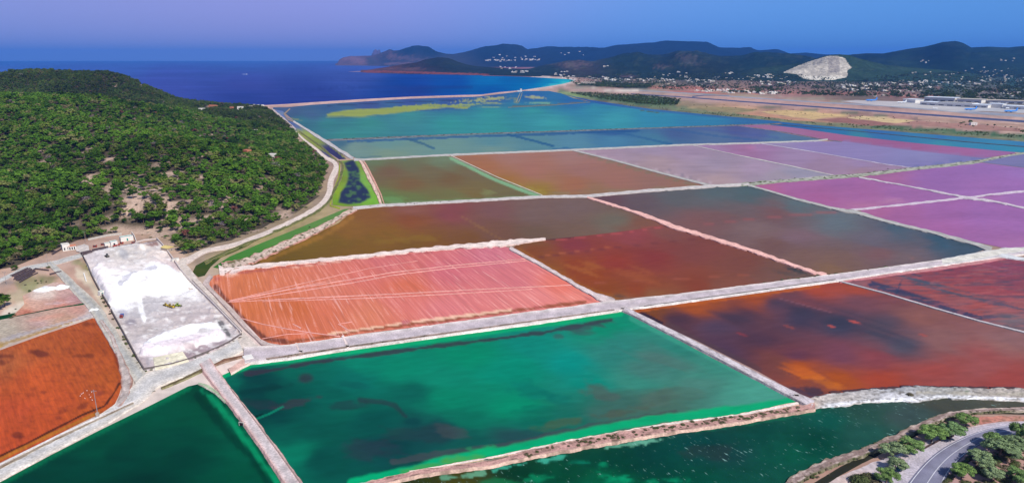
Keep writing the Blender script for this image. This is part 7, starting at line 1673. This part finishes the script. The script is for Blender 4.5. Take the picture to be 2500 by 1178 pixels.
def along(name, lines, n_, s0, s1, z, seed, spread=.8):
    rs_ = np.random.RandomState(seed); X = []; Y = []
    for pts in lines:
        A = np.array(densify(pts, 3, False)); L_ = len(A); m_ = max(2, int(n_ * L_ * 3 / 100))
        i_ = rs_.randint(0, L_ - 1, m_); j_ = rs_.normal(0, .33, m_) * spread
        T_ = np.gradient(A[:, :2], axis=0); T_ /= np.hypot(T_[:, 0], T_[:, 1])[:, None]
        X.append(A[i_, 0] - T_[i_, 1] * j_ * A[i_, 2]); Y.append(A[i_, 1] + T_[i_, 0] * j_ * A[i_, 2])
    X = np.concatenate(X); Y = np.concatenate(Y); x, y = w_at(X, Y, z)
    return scatter(name, x, y, np.full(len(x), z) - .1, rs_.uniform(s0, s1, len(x)), SB, zs=.6, seed=seed)
along('levee_shrubs', [[(545, 655, 24), (620, 630, 18), (704, 592, 15), (786, 555, 13), (840, 522, 10)]], 26, .3, .95, .8, 11)
along('levee_shrubs', [[(1284, 1107, 14), (1379, 1088, 18), (1494, 1067, 20), (1620, 1046, 18), (1800, 1022, 14), (1960, 994, 12)]], 22, .3, 1.0, .9, 12, .7)
along('levee_shrubs', [[(650, 877, 4), (860, 845, 3)], [(860, 845, 3), (1500, 755, 2)]], 9, .2, .6, .9, 13)
along('levee_shrubs', [[(1830, 447, 5), (2040, 430, 5), (2234, 410, 6), (2388, 393, 6), (2500, 372, 3)]], 12, .5, 1.5, .8, 14)
along('levee_shrubs', [[(796, 341, 2), (1150, 327, 2), (1453, 317, 2), (1850, 303, 2)]], 9, .8, 2.2, .5, 15)
along('levee_shrubs', [[(920, 480, 9), (900, 430, 8), (885, 400, 7)], [(880, 503, 4), (1150, 489, 3)], [(1800, 697, 4), (2220, 644, 4)]], 10, .3, 1.0, .7, 16)
along('levee_shrubs', [[(245, 720, 4), (272, 770, 5), (305, 830, 5), (345, 900, 5)], [(210, 640, 20), (222, 668, 18)], [(60, 700, 26), (130, 680, 22)], [(353, 905, 3), (480, 876, 3), (590, 820, 3)], [(20, 775, 16), (50, 748, 14)]], 12, .3, 1.1, .4, 17)
along('bank_scrub', [[(1930, 1185, 22), (2040, 1128, 22), (2180, 1076, 20), (2320, 1014, 14), (2400, 1003, 10), (2500, 999, 8)]], 42, .25, .8, .6, 18)
along('bank_scrub', [[(2320, 1200, 60), (2370, 1140, 40), (2420, 1100, 26), (2500, 1070, 14)]], 8, .3, .8, .1, 19, 1.0)
ux, uy = pts_in([(2315, 1230), (2340, 1170), (2400, 1110), (2470, 1078), (2620, 1050), (2700, 1260)], 420, 20)
X_, Y_ = w_at(ux, uy); scatter('ground_scrub', X_, Y_, np.zeros(len(X_)), RNG.uniform(.4, 1.6, len(X_)), SB, zs=.6, seed=21)
ux, uy = pts_in([(160, 600), (330, 575), (440, 600), (430, 430), (180, 420), (150, 500)], 10, 22)
hx = RNG.uniform(-700, -150, 7000); hy = RNG.uniform(480, 1100, 7000); okk = inside(hx, hy, HB); hx, hy = hx[okk], hy[okk]
hz = hill_z(hx, hy); qx, qy = pix(hx, hy, hz); bq = bareness(qx, qy)
okk = RNG.uniform(0, 1, len(hx)) < (0.25 + 0.35 * bq)
scatter('wood_undergrowth', hx[okk], hy[okk], hz[okk], RNG.uniform(.5, 1.7, okk.sum()), SB, zs=.7, seed=23)

# near pines by the asphalt road
NC = [crown_mesh('near_crown', 500 + i, 46, 6500, .42, .7, M_PINE_N, asym=.25, cs=.68) for i in range(4)]
NT = [trunk_mesh('near_trunk', 510 + i, 6.2, .3, 6) for i in range(3)]
NEAR = [(2272, 1078, 1.10, 'large pale green pine between drain and road, left half of the big pair'), (2318, 1072, 1.15, 'large pale green pine between drain and road, right half of the big pair'), (2222, 1106, 1.0, 'pine leaning over the drain, second from the big pair'),
        (2178, 1118, 1.0, 'bright green pine over the drain beside the lay-by, leftmost of that row'), (2358, 1040, .85, 'round green pine farthest up the bank above the road bend'), (2188, 1150, .8, 'pine on the lay-by above the parked car'),
        (2162, 1178, .85, 'pine at the bottom of the lay-by, right of the pale bushes'), (2440, 1118, 1.2, 'tall bright pine right of the road, front of the big group'), (2478, 1108, 1.1, 'dark green pine at the right edge in the big group'),
        (2425, 1090, .9, 'pine at the road side, back of the big group'), (2500, 1075, 1.1, 'dark pine cut by the right picture edge'), (2395, 1140, 1.0, 'pale spreading pine above the low dark hedge by the road'), (2346, 1166, .85, 'round pine closest to the white edge line of the road'),
        (2420, 1172, .8, 'low shaded pine behind the round pine by the road'), (2485, 1178, .9, 'dark pine at the bottom right corner'), (2380, 1118, .6, 'small pale pine tip standing above the hedge by the road')]
for i, (px, py, s_, lab) in enumerate(NEAR):
    q = P(px, py); make_tree('pine_tree', NC[i % 4], NT[i % 3], lab, 'tree', None, (q.x, q.y, .1), i * 2.1, s_ * 1.2, s_ * .72)
for i, (px, py, s_) in enumerate(((2100, 1178, 3.4), (2122, 1172, 3.0), (2138, 1186, 2.6))):
    q = P(px, py); o = bpy.data.objects.new('bush', bush_mesh('bush', 420 + i, M_SHRUB, 700, .22)); C.objects.link(o); o.location = (q.x, q.y, .1); o.scale = (s_, s_, s_ * .7)
    tag(o, ['pale grey green bush at the bottom edge, leftmost of three', 'pale grey green bush at the bottom edge, middle of three', 'pale grey green bush at the bottom edge, next to the lay-by pine'][i], 'bush')
q = P(2200, 1146)
t = thing('parked_car', 'dark teal car parked under the pine on the lay-by', 'car', (q.x, q.y, .2), .5)
MB().prism([(-2.1, .35), (2.1, .35), (2.15, .8), (1.3, .95), (-2.05, 1.0)], -.85, .85).put('body', M_CAR, t); MB().prism([(-1.7, .95), (1.2, .95), (.5, 1.45), (-1.3, 1.45)], -.75, .75).put('cabin', M_GLASS, t); MB().box((-.4, 0, 1.47), (1.75, 1.4, .06)).put('roof', M_CAR, t)
for sx in (-1.35, 1.35):
    for sy in (-1, 1): MB().cyl((sx, sy * .65, .33), (sx, sy * .88, .33), .33, n=12).put('wheel', M_TYRE, t)
# dark hedge strip beside the road
along('road_hedge', [[(2300, 1186, 8), (2335, 1150, 8), (2372, 1112, 8)]], 130, .4, .9, .2, 24)

# the low walls, the rail and the pipe are things too
for o in list(C.objects):
    if o.name.startswith(('canal_wall', 'guard_rail', 'pipe')) and o.parent is None and 'kind' in o:
        del o['kind']
        nm = o.name
        if nm == 'canal_wall': tag(o, 'long white kerb wall along the near edge of the orange pan', 'wall')
        elif nm == 'canal_wall.001': tag(o, 'left bank wall of the short canal below the pump house', 'wall')
        elif nm == 'canal_wall.002': tag(o, 'right bank wall of the short canal below the pump house', 'wall')
        elif nm.startswith('guard'): tag(o, 'dark low guard rail between the big pines and the asphalt road', 'rail')
        else: tag(o, 'brown pipe running along the emerald side of the near causeway', 'pipe')

# ------------------------------------------------------------------ the air
def haze():
    V = [(-62000, -900, -9), (62000, -900, -9), (62000, 62000, -9), (-62000, 62000, -9)]
    V += [(x, y, 900) for x, y, z in V]
    o = mesh_obj('haze', V, [(0, 3, 2, 1), (4, 5, 6, 7), (0, 1, 5, 4), (1, 2, 6, 5), (2, 3, 7, 6), (3, 0, 4, 7)], None, kind='stuff')
    m = bpy.data.materials.new('thin_haze'); m.use_nodes = True; nt_ = m.node_tree; nt_.nodes.clear()
    ou = nt_.nodes.new('ShaderNodeOutputMaterial'); pv = nt_.nodes.new('ShaderNodeVolumePrincipled')
    pv.inputs['Density'].default_value = HAZE_D; pv.inputs['Color'].default_value = HAZE_C; pv.inputs['Anisotropy'].default_value = 0.0
    nt_.links.new(pv.outputs[0], ou.inputs['Volume']); o.data.materials.append(m)
HAZE_D = 3.2e-5; HAZE_C = (0.10, 0.34, 1.0, 1)
haze()
